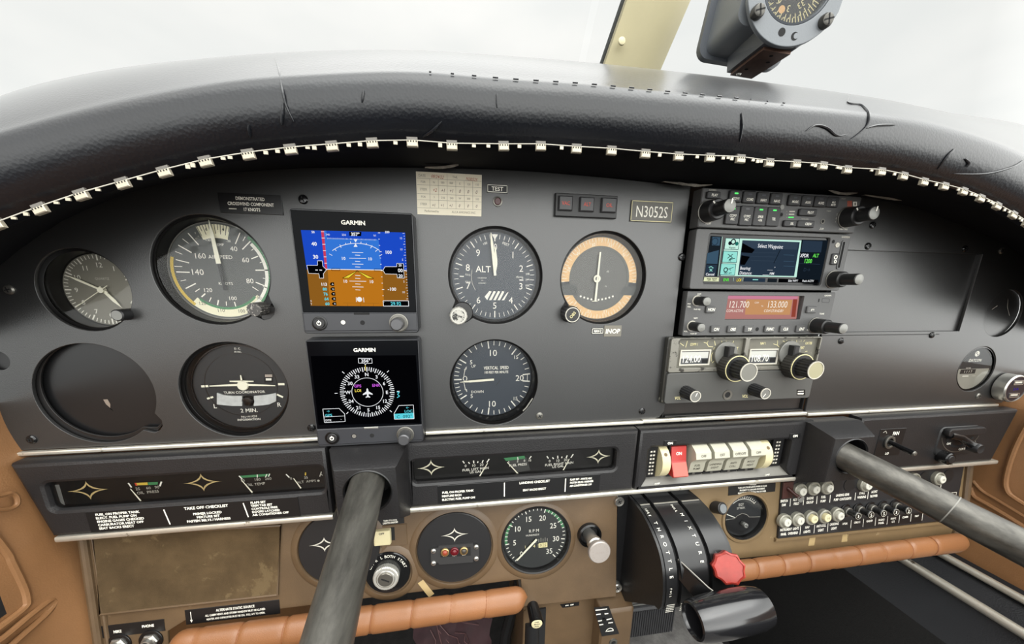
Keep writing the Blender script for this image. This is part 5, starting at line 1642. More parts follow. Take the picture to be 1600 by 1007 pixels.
def rocker(label, x0, x1, prof, m, texts, nm='rocker_switch', low=None, group=None, ym=51):
    """prof = [(y, z)...] from top to bottom"""
    t = thing(nm, label, 'switch', ((x0 + x1) / 2, 36, 6), group)
    g = G()
    n = len(prof)
    v = [(x, y, z) for x in (x0, x1) for y, z in prof]
    f_ = [(i, i + 1, n + i + 1, n + i) for i in range(n - 1)]
    f_ += [tuple(range(n - 1, -1, -1)), tuple(range(n, 2 * n)), (n - 1, 0, n, 2 * n - 1)]
    g.add(v, f_, m)
    if low:
        for i in range(n - 1):
            if prof[i][0] <= ym and prof[i + 1][0] < prof[i][0]:
                a_, b_ = prof[i], prof[i + 1]
                g.add([(x0 + .8, a_[0], a_[1] + .08), (x1 - .05, a_[0], a_[1] + .08), (x1 - .05, b_[0], b_[1] + .08), (x0 + .8, b_[0], b_[1] + .08)], [(0, 1, 2, 3)], low)
    for tx, y, h, k in texts:
        # lettering lies on the rocker face it belongs to
        for a_, b_ in zip(prof, prof[1:]):
            if b_[0] <= y <= a_[0] and a_[0] - b_[0] > 1:
                fz = (y - b_[0]) / (a_[0] - b_[0]); zc = b_[1] + (a_[1] - b_[1]) * fz
                up = Vector((0, a_[0] - b_[0], a_[1] - b_[1])).normalized(); nn = Vector((1, 0, 0)).cross(up)
                g.M = Matrix(((1, up.x * 0, nn.x, (x0 + x1) / 2), (0, up.y, nn.y, y), (0, up.z, nn.z, zc), (0, 0, 0, 1)))
                g.text(tx, 0, 0, h, .15, mat('engraved_grey', (70, 66, 58), .6) if k else white, bold=.015, sx=.9); g.M = None
    g.build('rocker', t, smooth=True)
    g = G(); g.box(x0 - .8, x1 + .8, 32.5, 35.2, 6, 11, blackp); g.cyl((x0 + x1) / 2, 33.8, 10.8, 11.5, 1.6, dsilver, 18); g.build('bracket', t)
    return t


PO = [(68.5, 7), (67.5, 13), (64.5, 18.5), (62, 21.5), (56, 23.2), (53.5, 20.5), (51, 17.5), (48, 16), (38, 14.5), (36.5, 13.5), (36, 7)]
PR = [(67, 7), (66, 12.5), (52, 15), (50, 15.5), (38, 21.5), (36.5, 20.5), (36, 7)]
rocker('red master rocker switch at the left of the switch row', 151.8, 167.8, PR, rkr, [('ON', 59, 3.2, 0)], low=rkp)  # lower face coloured paler, as the light catches it
for k, (top_, l1, l2, lab) in enumerate((('OFF', 'FUEL', 'PUMP', 'off white rocker switch marked FUEL PUMP'), ('OFF', 'LANDING', 'LIGHT', 'off white rocker switch marked LANDING LIGHT'), ('OFF|OFF', 'ANTI', 'COLL', 'off white split rocker switch marked ANTI COLL'), ('OFF', 'PITOT', 'HEAT', 'off white rocker switch marked PITOT HEAT'))):
    x = 172.5 + k * 20.3
    rocker(lab, x, x + 16.6, PO, rk, [(top_, 59, 2.6, 1), (l1, 45.4, 2.5, 1), (l2, 41.4, 2.5, 1)], group='off white rocker switches')
for lab, xx, ox in (('cream thumbwheel dimmer at the left end of the switch row', 138.6, 1), ('cream thumbwheel dimmer at the right end of the switch row', 252.4, -1)):
    t = thing('dimmer_wheel', lab, 'dimmer', (xx + 4, 36, 6))
    g = G(); pts = [(50 + 17.5 * math.sin(a_), 4 + 17.5 * math.cos(a_)) for a_ in [math.radians(70 - 140 * i / 24) for i in range(25)]]
    n = len(pts); v = [(x, y, z) for x in (xx, xx + 8.6) for y, z in pts]
    g.add(v, [(i, i + 1, n + i + 1, n + i) for i in range(n - 1)] + [tuple(range(n - 1, -1, -1)), tuple(range(n, 2 * n)), (n - 1, 0, n, 2 * n - 1)], rkc)
    g.build('wheel', t)
    g = G(); a_ = math.radians(38); g.M = Matrix.Translation((xx + 4.3, 50 + 17.5 * math.sin(a_), 4 + 17.5 * math.cos(a_))) @ Matrix.Rotation(-a_, 4, 'X'); g.cyl(0, 0, -.3, .25, 1.7, mat('notch_brown', (96, 78, 50), .6), 18); g.build('index_hole', t)

# yoke shaft housings and shafts
shm = mat('shaft_worn_black', (82, 80, 75), .36, .5, noise=(120, .5), stretch=(1, .1, 1), bump=('noise', 300, .12))
AX = {'left': (Vector((-130.1, 60.6, 45)), Vector((.023, -.225, .974))), 'right': (Vector((329, 55, 45)), Vector((.39, -.245, .88)))}


def shaft_set(cx, side):
    t = thing('shaft_housing', 'black square moulded housing around the %s control shaft' % side, 'housing', (cx, 17, 4))
    back = [(cx - 33.5, 14), (cx + 31.5, 14), (cx + 31.5, 84), (cx - 33.5, 84)]
    mid = [(cx - 31, 19), (cx + 29, 19), (cx + 30, 86.5), (cx - 32, 86.5)]
    fr = [(cx - 24.5, 30), (cx + 24.5, 30), (cx + 24, 78.4), (cx - 24, 78.4)]
    g = G(); g.loft([(back, 1), (mid, 17), (mid, 19.5), (fr, 38.6), ([(cx + (x - cx) * .96, 54.5 + (y - 54.5) * .96) for x, y in fr], 40)], plast, cap1=False)
    s = [(cx + (x - cx) * .96, 54.5 + (y - 54.5) * .96) for x, y in fr]
    g.sheet(s, [circ(cx + .6, 57.5, 19, 40)], 38.8, 40.05, plast)
    g.build('boot_plate', t)
    g = G(); g.lathe(cx + .6, 57.5, [(19.3, 40.0), (18.6, 40.8), (17.6, 39.5), (18, 30), (18, 10)], blackp, 40, cap=False); g.disc(cx + .6, 57.5, 18.4, 12, dark); g.build('bushing', t)
    p_, sd = AX[side]; sd = sd.normalized(); s0 = p_ - sd * 26
    sh = thing('control_shaft', 'thick scuffed black control shaft coming out of the %s housing' % side, 'shaft', tuple(s0 + sd * 26))
    g = G()
    g.tube([s0 + sd * t_ for t_ in (0, 40, 80, 120, 160, 230)], 13.4, shm, 48); g.build('tube', sh)
    if side == 'right':
        g = G(); g.tube([s0 + sd * 92, s0 + sd * 92.8], 13.55, mat('scribe_grey', (128, 126, 120), .5), 48, cap=False); g.build('scribe_line', sh)


shaft_set(-130, 'left')
shaft_set(330, 'right')

# fan switch, vent lever
q = (394, 428, 41, 73)
def f(g, z):
    g.text('FAN', 415.5, 67.5, 4, z, white, bold=.03, sx=.8); g.text('HI', 414.5, 61.5, 2.2, z, white, bold=.03); g.text('LO', 411, 43.8, 2.6, z, white, bold=.04); g.line(398, 69, 401, 71, .5, z, ink2); g.line(401, 71, 403, 68, .5, z, ink2)
plate('fan_placard', 'small glossy black FAN placard right of the right shaft', 'placard', q, 16.02, bl, .4, f)
t = thing('fan_switch', 'small black toggle lever on the FAN placard', 'switch', (409, 58, 16.5))
g = G(); g.sheet(circ(409, 57.5, 6.5, 28, 7.5), [circ(409, 57.5, 4, 28, 5)], 16.4, 18.2, dsilver, .3); g.build('nut', t)
g = G(); g.tube([(407, 59.5, 13), (408, 58, 20), (409.5, 56, 30), (411, 54.5, 38)], [2.6, 2.4, 2.6, 3.0], blackg, 14); g.lathe(411, 54.5, [(3, 38), (2.2, 39.6), (.1, 40.2)], dsilver, 14); g.build('lever', t)
t = thing('vent_lever', 'black cabin vent lever in a curved slot at the right end of the housing', 'lever', (505, 50, 16))
g = G()
g.loft([(rrect(476, 533, 36, 71, 6), 16), (rrect(477, 532, 37, 70, 6), 17.2)], blackp)
g.sheet(rrect(478, 530, 62, 71, 3.5), [], 17, 23, plast, 1.2)
for tx, x, y in (('ON', 492, 51), ('OFF', 527, 50.5), ('COLD', 514, 43)):
    g.text(tx, x, y, 2.6, 17.4, white, bold=.03)
g.arc(506, 68, 20, 23, 120, 240, 17.35, dark, 16); g.arc(506, 68, 27.5, 28.5, 110, 250, 17.4, dsilver, 16)
g.build('plate', t)
g = G(); g.tube([(484, 63, 20), (496, 61, 22), (507, 54, 25), (511, 51, 28)], [4.4, 4, 4.6, 5.2], blackg, 16); g.build('lever', t)
g = G(); g.lathe(511, 50, [(5.6, 24), (5.8, 31), (4.8, 33), (3, 32.4), (.1, 32)], knobm, 28); g.build('knob', t)
g = G(); g.cyl(487, 36, 16, 26, 7.2, blackg, 28, ch=1); g.lathe(487, 36, [(4.6, 26), (4.2, 26.8), (.1, 27)], knobm, 24); g.build('stop_knob', t)


# ------------------------------------------------------------------ lower brown panels (leaning frame)
TACH = (18, -45.2); COV1 = (-166, -33); COV2 = (-62.5, -43.5); KEY = (-125, -62); PRI = (73, -44.7); EGT = (254, -43.5)
lp = thing('brown_dashboard', 'brown painted lower dashboard on the left with door, ignition switch and tachometer', 'panel', L(-130, -110))
g = GL()
out = [(-369, 0), (103, 0), (104.5, -118), (4, -116), (2, -86), (-298, -88), (-312, -96), (-314, -140), (-369, -140)]
g.sheet(out, [lobe(*TACH, 35.2), lobe(*EGT, 1)] [:1], -2, 0, brown, .5)
g.build('panel_sheet', lp)
for c, r_ in ((COV1, 35.5), (COV2, 35.8), (KEY, 21), (TACH, 34)):
    g = GL(); g.lathe(c[0], c[1] - 1.5, [(r_ + 7, 0), (r_ + 5.5, 1.1), (r_ + 1.2, 1.6), (r_ + .4, .4)], brown, 56, cap=False); g.build('raised_ring', lp)
g = GL(); g.tube([(-363.5, -2, 1), (-363.5, -70, 1), (-363.5, -140, 1)], 3.2, brown, 10); g.tube([(-357, -2, .5), (-357, -140, .5)], 1.6, brown, 8); g.build('corner_bead', lp)
g = GL(); g.line(-96, -76, -86, -92, 6, .08, mat('tape_yellowed', (168, 146, 104), .5)); g.build('tape_scrap', lp)
# access door
t = thing('access_door', 'blotchy brown recessed access door at the left end of the lower panel', 'door', L(-288, -72))
g = GL()
o_ = [(-355.5, -2), (-214, -7), (-221.5, -72), (-358.4, -72)]; i_ = [(-346, -11), (-224, -14), (-226, -64), (-349, -64)]
g.loft([(o_[::-1], .6), ([(x, y) for x, y in o_[::-1]], 1.6), ([(x * .995 - 1.4, y * .99 - .3) for x, y in o_[::-1]], 2.2), (i_[::-1], .8)], brownd)
g.build('door_leaf', t)
g = GL(); g.tube([(x, y, 1.4) for x, y in o_ + [o_[0], o_[1]]], 1.5, brown, 8); g.build('door_frame', t)
# blank round covers
for c, r_, lab, sw_ in ((COV1, 35, 'round black blanking cover with a star, half hidden behind the left shaft', 0), (COV2, 35.3, 'round black cover with a star and a small marker light switch panel', 1)):
    t = thing('round_cover', lab, 'cover', L(c[0], c[1] - r_))
    g = GL(); g.lathe(*c, [(r_, 0), (r_, 2.4), (r_ - .8, 3.1), (.01, 3.1)], mat('cover_satin_black', (26, 25, 26), .35, marks=(150, .78, (90, 88, 84))), 72)
    q = ViewL(560, 800, 7.273, 3.2).p(1093, 264) if sw_ else (-178.5, -27.5)
    g.star(q[0], q[1], 13.5, 7.2, .8, 3.25, ink2)
    g.build('disc', t)
    if sw_:
        VV = ViewL(560, 800, 7.273, 3.4)
        g = GL(); qd = [VV.p(822, 412), VV.p(910, 400), VV.p(912, 378), VV.p(1300, 350), VV.p(1302, 372), VV.p(1370, 366), VV.p(1372, 520), VV.p(1302, 528), VV.p(1304, 562), VV.p(914, 592), VV.p(912, 570), VV.p(826, 578)]
        xs = [p[0] for p in qd]; ys = [p[1] for p in qd]
        g.loft([(qd[::-1], 3.1), (qd[::-1], 5.2)], mat('marker_panel_grey', (44, 43, 43), .4))
        b = rect_of(VV, 930, 398, 1275, 500)
        g.flat([VV.p(930, 410), VV.p(1275, 388), VV.p(1277, 486), VV.p(932, 508)], 5.3, dark)
        for k, tx in enumerate(('ON', 'TEST', 'OFF')):
            VV.text(g, tx, 980 + k * 110, 488 - k * 6, 16, ink2, 2.1, bold=.03)
        g.build('marker_panel', t)
        for x, y in ((855, 434), (855, 572), (1338, 388), (1338, 520)):
            p = VV.p(x, y); g = GL(); g.lathe(*p, [(2.4, 5.1), (2.2, 6), (1.4, 6.4), (.1, 6.5)], silver, 20); g.line(p[0] - 1.2, p[1] - .6, p[0] + 1.2, p[1] + .6, .6, 6.52, dark); g.build('screw', t)
        for x, y, m_ in ((985, 446, mat('lamp_amber', (140, 62, 42), .25)), (1092, 436, mat('lamp_red', (96, 20, 28), .25)), (1198, 430, mat('lamp_dark', (60, 54, 48), .25))):
            p = VV.p(x, y); g = GL(); g.lathe(*p, [(4, 5.2), (3.9, 6.4), (3.1, 6.8), (2.8, 6)], mat('brass', (186, 160, 110), .3, .8) if x != 1092 else m_, 24); g.lathe(*p, [(2.7, 5.5), (2.2, 7.2), (.1, 7.9)], m_, 20); g.build('marker_lamp', t)
# ignition switch
t = thing('ignition_switch', 'round ignition key switch with a knurled silver barrel beside the left shaft', 'switch', L(KEY[0], KEY[1] - 20))
g = GL(); g.lathe(*KEY, [(20.5, 0), (20.5, 2), (19.8, 2.8), (.01, 2.8)], blackg, 56)
for tx, a_ in (('OFF', -58), ('R', -36), ('L', -18), ('BOTH', 8), ('START', 55)):
    w_ = len(tx)
    for k, ch in enumerate(tx):
        aa = math.radians(a_ + (k - (w_ - 1) / 2) * 8.5); g.text(ch, KEY[0] + 16.8 * math.sin(aa), KEY[1] + 16.8 * math.cos(aa), 2.7, 2.95, white, rot=-math.degrees(aa))
g.build('escutcheon', t)
kp = (KEY[0] - 1, KEY[1] - 1.5)
g = GL(); g.cyl(*kp, 2.8, 9, 11.6, mat('barrel_chrome', (196, 194, 186), .34, .6), 96, ch=1.0, knurl=.03, kn=48); g.lathe(*kp, [(8.4, 9.2), (7.9, 9.5), (7.7, 8.4), (.01, 8.4)], silver, 40); g.build('barrel', t)
g = GL(); g.cyl(*kp, 8, 10.6, 6.6, mat('core_steel', (120, 116, 108), .3, .8), 32, ch=.5); a0 = (kp[0] - 3.4, kp[1] + 1.6); g.line(*a0, kp[0] + 3.4, kp[1] - 1.8, 1.5, 10.7, dark); g.build('key_slot', t)
# OFF switch and its placard
V3 = ViewL(560, 800, 7.273, .3)
a = rect_of(V3, 205, 70, 520, 145)
g = GL(); g.M = ML; g.bbox(-139, a[1], a[2], a[3] - .6, .05, .5, bl, .1)
g.text('TURN TO LOCK', (a[0] + a[1]) / 2, a[3] - 2.4, 1.5, .6, white, sx=.8, bold=.03); g.text('LIGHTS-ON/OFF', (a[0] + a[1]) / 2, a[2] + 1.8, 1.7, .6, white, sx=.8, bold=.04)
tag(g.build('on_off_placard', o=L(-122, -14)), 'small black ON/OFF placard partly behind the left shaft', 'placard')
t = thing('off_switch', 'cream square rocker marked OFF right of the left shaft', 'switch', L(-127, -34))
g = GL(); g.bbox(-142, -106.5, -37, -16, 0, .9, brown, .5); g.flat(rrect(-121.5, -117.5, -31, -18), .95, dark); g.build('surround', t)
g = GL(); g.loft([(rrect(-136, -120.5, -33.5, -18.5, 1), .5), (rrect(-135.5, -121, -33, -19, 1), 4.5), (rrect(-134.8, -121.6, -32.4, -19.6, 1), 5)], rkc); g.text('OFF', -128.5, -21.3, 2, 5.1, mat('engraved_grey', (70, 66, 58)), bold=.03); g.build('rocker', t)

# tachometer and the exhaust gas gauge share the leaning frame
_ML = ML


def gauge_l(name, label, c, r, d, rf, face, zg, rim=None, stand=2.0):
    t = thing(name, label, 'gauge', L(c[0], c[1] - r, -d))
    g = GL(); cx, cy = c
    g.lathe(cx, cy, [(rf + .3, -d - 4), (rf + .3, -d + .2), (rf + 1.0, zg), (rf + 1.4, stand), (r - .8, stand + .3), (r, stand - .6), (r, -d - 4), (rf, -d - 4.2)], bezel, 64); g.build('case', t)
    g = GL(); g.cyl(cx, cy, -d - 3, -d, rf + .3, rim or dial, 64); face(g, cx, cy, -d + .12); g.build('dial_face', t)
    g = GL(); g.disc(cx, cy, rf + 1, zg, lens, 64); g.build('glass', t, smooth=False)
    return t


def f(g, cx, cy, z):
    for v in range(0, 36):
        a_ = 222 + v * (276 / 35)
        g.tick(cx, cy, a_, 27.2 if v % 5 == 0 else 28.6, 31.2, 1.0 if v % 5 == 0 else .8, z, white)
        if v in (12, 13, 14, 16, 17, 18): pass
    g.arc(cx, cy, 28.9, 31.4, 222 + 5 * 7.9, 222 + 10.5 * 7.9, z - .05, green); g.arc(cx, cy, 28.9, 31.4, 222 + 20 * 7.9 - 360, 222 + 27 * 7.9 - 360, z - .05, green)
    for v in range(0, 40, 5):
        if v > 35: break
        a_ = math.radians(222 + v * 7.886); g.text(str(v), cx + 21.6 * math.sin(a_), cy + 21.6 * math.cos(a_), 5.8, z, white, sx=.9, bold=.005)
    g.text('R P M', cx - 1.5, cy + 7.5, 3.3, z, white, sx=.95); g.text('HUNDREDS', cx - 3, cy + 3, 1.9, z, white)
    for k, ch in enumerate('1345'):
        g.text(ch, cx - 10.5 + k * 4.6, cy - 9, 3.2, z, yellowink, sx=1.05)
    g.flat(rrect(cx + 3.4, cx + 7.8, cy - 11.6, cy - 6.4), z, yellowink); g.flat(rrect(cx + 8.2, cx + 12.4, cy - 11.6, cy - 6.4), z, yellowink)
    for k, ch in enumerate('95'): g.text(ch, cx + 5.6 + k * 4.7, cy - 9, 3.2, z + .1, mat('digit_brown', (96, 76, 40)))
    for k in range(5): g.line(cx + 3.5 + k * 2.2, cy - 5.4, cx + 3.5 + k * 2.2, cy - 2 + (k % 2), .4, z, ink2)
    g.text('HOURS', cx - 2, cy - 5.2, 1.3, z, ink2)
tg = gauge_l('tachometer', 'round tachometer with green arcs and its needle at zero', TACH, 35.8, 4, 32.2, f, -.8, rim=mat('tach_dial', (40, 42, 42), .5))
g = GL(); g.M = ML @ Matrix.Translation((TACH[0] - .5, TACH[1] - 2.4, 0)) @ Matrix.Rotation(-math.radians(225), 4, 'Z')
g.loft([([(-1.1, -2), (1.1, -2), (.7, 27), (-.7, 27)], -2.4), ([(-1.1, -2), (1.1, -2), (.7, 27), (-.7, 27)], -2)], needle); g.build('needle', tg, fix=True, smooth=False)

# primer knob
t = thing('primer_knob', 'silver push pull primer knob with lettering around its face', 'knob', L(PRI[0], PRI[1] - 10))
g = GL(); g.lathe(*PRI, [(12.5, 0), (12.2, 4), (10.6, 5), (9.8, 4), (9.6, .5), (.01, .5)], blackg, 36); g.build('socket', t)
g = GL(); g.lathe(PRI[0] - .3, PRI[1], [(6.4, .5), (6.4, 14), (7.4, 15), (7.4, 19), (6, 20), (5.4, 22), (5.4, 27)], silver, 32); g.build('stem', t)
kk = mat('primer_silver', (160, 152, 146), .38, .35)
g = GL(); g.lathe(PRI[0] - .5, PRI[1] - 1, [(.01, 25), (10.2, 25.2), (10.8, 26.4), (10.8, 29.5), (10, 30.4), (.01, 30.4)], kk, 48)
for i, ch in enumerate('PULL TO UNLOCK '):
    a_ = math.radians(-150 + i * 24); g.text(ch, PRI[0] - .5 + 7.6 * math.sin(a_), PRI[1] - 1 + 7.6 * math.cos(a_), 2.4, 30.5, mat('embossed_grey', (150, 140, 134)), rot=-math.degrees(a_))
g.text('PRIMER', PRI[0] - .5, PRI[1] - 1, 2, 30.5, MATS['embossed_grey']); g.build('grip', t)

# placards, jacks
def platel(name, label, r_, m, fn, z=.05, th=.4):
    g = GL(); g.bbox(r_[0], r_[1], r_[2], r_[3], z, z + th, m, .1); fn(g, z + th + .1)
    return tag(g.build(name, o=L((r_[0] + r_[1]) / 2, r_[2])), label, 'placard')


def f(g, z):
    g.text('ALTERNATE STATIC SOURCE', -257, -81.2, 2.4, z, white, sx=.72, bold=.02); g.text('ALL CABIN VENTS AND STORM WINDOW MUST BE CLOSED.', -257, -85.2, 1.9, z, white, sx=.68, bold=.02); g.text('HEATER AND DEFROSTER MUST BE ON.  PULL AFT TO OPEN.', -257, -88.8, 1.9, z, white, sx=.66, bold=.02)
    g.line(-292.5, -80, -292.5, -89.5, .5, z, white); g.flat([(-293.6, -87.6), (-291.4, -87.6), (-292.5, -90.2)], z, white)
platel('static_source_placard', 'black alternate static source placard under the access door', (-297, -221, -91.8, -78), bl, f)
platel('jack_placard', 'black placard lettered MIKE and PHONE at the bottom left', (-361.3, -313.6, -95, -84), bl, lambda g, z: (g.text('MIKE', -349, -90.2, 2.5, z, white, sx=.8, bold=.03), g.text('PHONE', -326, -88.4, 2.5, z, white, sx=.8, bold=.03)))
for lab, x in (('left headset jack socket under the word MIKE', -349), ('right headset jack socket under the word PHONE', -325)):
    t = thing('jack_socket', lab, 'socket', L(x, -108), 'headset jack sockets')
    g = GL(); g.lathe(x, -102, [(9.2, 0), (9.2, 1), (8.6, 1.3)], blackg, 32); g.cyl(x, -102, 0, 3.5, 6.6, silver, 6, ch=.8); g.lathe(x, -102, [(4.4, 3), (4.2, 7), (3.2, 7.2), (3, 4)], silver, 28); g.build('nut', t)
    g = GL(); g.disc(x, -102, 3.1, 5.5, dark); g.build('opening', t)

# ------------------------------------------------------------------ right lower panel
rp = thing('brown_dashboard', 'brown painted lower dashboard on the right behind the circuit breakers', 'panel', L(380, -90))
g = GL()
g.sheet([(184, 0), (566, 0), (556, -78), (545, -97), (206, -91), (184, -100)], [lobe(*EGT, 26)], -2, 0, mat('brown_panel_light', (112, 93, 66), .45, noise=(14, .15), marks=(30, .66, (142, 124, 94))), .5)
g.build('panel_sheet', rp)
g = GL(); g.lathe(*EGT, [(30, 0), (29, 1.4), (26.8, 1.8), (26.2, .4)], MATS['brown_panel_light'], 56, cap=False); g.build('raised_ring', rp)
g = GL(); g.loft([([(292, -71), (540, -73), (540, -78), (292, -76)][::-1], 0), ([(292, -71), (540, -73), (540, -76), (292, -74)][::-1], 3)], MATS['brown_panel_light'])
g.line(387, -74, 387, -81, .4, 3.05, dark)
for x in (343, 388): g.flat([(x - 4, -76), (x + 4, -76), (x + 3, -86), (x - 5, -86)], .12, mat('tape_yellowed', (168, 146, 104), .5))
g.build('lower_ledge', rp)
g = GL(); g.tube([(556, -1, 1), (558, -60, 1), (548, -95, 1)], 4, brown, 10); g.build('corner_bead', rp)
def f(g, cx, cy, z):
    for i in range(13):
        a_ = -38 + i * 7.2; g.tick(cx, cy, a_, 19.2 if i % 3 == 0 else 20, 22, .6, z, white)
    g.arc(cx, cy, 18.6, 19.1, -40, 50, z, white)
    g.text('EGT', cx - 2, cy + 12.6, 3, z, white, sx=.85); g.text('25\u00b0F/DIV.', cx - 2, cy + 8.6, 2.4, z, white, sx=.8)
    g.flat([(cx - 24 + 0, cy - 4), (cx - 9, cy - 3), (cx - 6, cy), (cx, cy + 2.2), (cx + 6, cy), (cx + 9, cy - 3), (cx + 23, cy - 4), (cx + 20, cy - 14), (cx, cy - 24), (cx - 20, cy - 14)], z + .02, mat('gauge_shroud', (30, 30, 31), .35))
    g.poly([(cx - 24, cy - 4), (cx - 9, cy - 3), (cx - 6, cy), (cx, cy + 2.2), (cx + 6, cy), (cx + 9, cy - 3), (cx + 23, cy - 4)], .4, z + .1, ink2)
    g.line(cx - 20, cy + 3, cx - 9, cy - 2, .9, z + .1, white)
eg = gauge_l('exhaust_gas_gauge', 'small round exhaust gas temperature gauge right of the throttle quadrant', EGT, 26, 5, 23.6, f, -1.5, stand=.8)
g = GL(); g.cyl(EGT[0], EGT[1] - 9, -4, 2, 2.6, knobf, 20, ch=.4); g.line(EGT[0] - 1.6, EGT[1] - 8, EGT[0] + 1.6, EGT[1] - 10, .7, 2.1, dark); g.build('adjust_screw', eg)
t = thing('light_dimmer_knob', 'small black knob with a grey cap above the exhaust gas gauge', 'knob', L(217, -24))
g = G(); q0 = Vector(L(215, -28, 0)); q1 = Vector(L(217, -25, 10))
g.tube([q0, q0.lerp(q1, .95), q1], [6.6, 6.4, 5.8], knobm, 24); g.build('knob', t)
g = G(); dd = (q1 - q0).normalized(); g.tube([q1 - dd * .2, q1 + dd * .4], 4.6, mat('knob_lens_grey', (110, 114, 116), .3), 24); g.build('cap', t)
platel('strobe_placard', 'black strobe light warning placard above the exhaust gas gauge', (230.5, 288.5, -16.4, -3.6), bl, lambda g, z: [g.text(tx, 259.5, -5.6 - k * 3.0, 1.8, z, white, sx=.72, bold=.03) for k, tx in enumerate(('WARNING', 'TURN OFF STROBE LIGHTS WHEN IN CLOSE', 'PROXIMITY TO GROUND OR DURING', 'FLIGHT THROUGH CLOUD, FOG OR HAZE.'))])
# circuit breakers
cb = thing('circuit_breaker_panel', 'black breaker panel with two rows of round push breakers', 'breaker panel', L(420, -70))
g = GL(); g.loft([([(294.8, -71), (530, -71.5), (543, -58), (546, -4), (294.8, -4)], .2), ([(294.8, -71), (530, -71.5), (543, -58), (546, -4), (294.8, -4)], 2.6)], mat('breaker_panel_black', (34, 34, 36), .4, marks=(90, .72, (70, 68, 64))))
z = 2.75
for x in (306.5, 323.5, 341, 358.5, 392.5, 410, 514.5):
    g.line(x, -25, x, -34, .7, z, white)
for tx, x, y in (('SWITCH', 298.5, -27), ('DIM', 298.5, -31.6), ('ALTNTR', 314.5, -26.6), ('FIELD', 314.5, -31.4), ('ENGINE', 332, -26.6), ('GROUP', 332, -31.4), ('FUEL', 349.5, -26.6), ('PUMP', 349.5, -31.4), ('LANDING GEAR', 375, -26.2), ('PUMP  CONT/LIGHTS', 375.5, -31.2), ('STALL', 401.5, -26.2), ('WARNING', 401.5, -31), ('AC/HT', 418.5, -26), ('BLOWER', 418.5, -31), ('START', 505, -27)):
    g.text(tx, x, y, 2.9, z, white, sx=.62 if len(tx) > 5 else .7, bold=.03)
for x in (322.5, 341, 359):
    g.line(x, -59, x, -69, .6, z, white)
for tx, x, y in (('INSTRUMENT  LIGHTS', 308.5, -61), ('PANEL   OVERHEAD', 308.5, -66.2), ('NAV', 331.5, -61), ('LIGHTS', 331.5, -66.2), ('ANTI COLL', 350, -61), ('LIGHT', 350, -66.2), ('LANDING', 367.5, -60.5), ('LIGHT', 367.5, -65.8)):
    g.text(tx, x, y, 3.0, z, white, sx=.6 if len(tx) > 7 else .66, bold=.03)
for k, tx in enumerate(('XPDR', 'GMU11', 'GAD29', 'AUDIO\nPANEL', 'NAV 2\nG 5', 'COMM', 'NAV')):
    x = 382 + k * 17
    g.line(x + 8.5, -58, x + 8.5, -68, .5, z, white)
    g.flat(rrect(x - 8, x + 8, -70, -57.5), z - .05, bl)
    for j, s_ in enumerate(tx.split('\n')): g.text(s_, x, -61.5 - j * 4, 2.5, z, white, sx=.8, bold=.02)
g.flat(rrect(524, 540, -42, -36), z, ink2); g.flat(rrect(525, 539, -41, -37), z + .05, bl); g.text('5', 533, -39, 3, z + .1, white)
for x in (383, 366, 488.5, 523.7):
    g.lathe(x, -15 if x < 400 else -14.5, [(7.8, 2.5), (7.7, 3.2), (.01, 3.3)], blackp, 28)
g.build('plate', cb)
brz = mat('breaker_collar_grey', (150, 148, 136), .4, .35); bwh = mat('breaker_button_white', (202, 200, 188), .4); byl = mat('breaker_button_yellowed', (222, 212, 170), .4)
n_ = 0
brk = []
for x, y, tx in [(315.2, -15, '5'), (332.3, -14, '5'), (349.6, -14.2, '10'), (401.4, -15.2, '5'), (452, -14.5, '5'), (469.6, -14.0, '15'), (505.6, -15.4, '10')] + [(298.6, -49.2, '5'), (315.3, -48.8, '5'), (332.8, -48.6, '10'), (350.2, -48.6, '10'), (367.5, -48, '10')]:
    g = GL(); g.lathe(x, y, [(8, 2.6), (8, 6.2), (7.3, 7), (6.2, 7), (5.8, 5.4), (.01, 5.4)], brz, 40); b_ = g.build('breaker', cb)
    g = GL(); g.cyl(x, y, 5, 9.6, 4.4, byl if n_ in (9, 10) else bwh, 30, ch=.5); g.text(tx, x, y, 2.6, 9.7, mat('engraved_grey', (70, 66, 58)))
    me_ = g.build('breaker_button', cb); me_.parent = b_; n_ += 1
for k in range(5):
    x, y = 381 + k * 17.1, -45.3
    g = GL(); g.lathe(x, y, [(7.6, 2.6), (7.4, 3.8), (6, 4.4), (.01, 4.4)], blackg, 32); g.lathe(x, y, [(5.2, 4.2), (5, 7), (4.4, 7.4)], dsilver, 30); b_ = g.build('pull_breaker', cb)
    g = GL(); g.cyl(x, y, 4.4, 15, 3.4, blackp, 28, ch=.3); g.lathe(x, y, [(4.2, 13), (4.3, 15.6), (3.8, 16.2), (.01, 16.2)], blackg, 30); g.sheet(circ(x, y, 3.7), [circ(x, y, 3.3)], 16.1, 16.35, ink2); g.text('5' if k < 4 else '2', x, y, 3.6, 16.4, white, bold=.02)
    me_ = g.build('pull_cap', cb); me_.parent = b_
g = GL(); g.bbox(294.9, 308, -24, -5, 2.6, 4, mat('dark_red_brown', (58, 30, 26), .4), .4); g.build('dimmer_base', cb)
g = GL(); g.tube([(301, -12, 3.5), (303, -16, 10), (305, -19, 15)], [2.2, 1.8, 2.6], mat('dark_red_brown', (58, 30, 26)), 16); g.lathe(305.4, -19.6, [(3.6, 14.2), (3.5, 15.6), (.01, 15.8)], knobf, 24); g.build('dimmer_lever', cb)

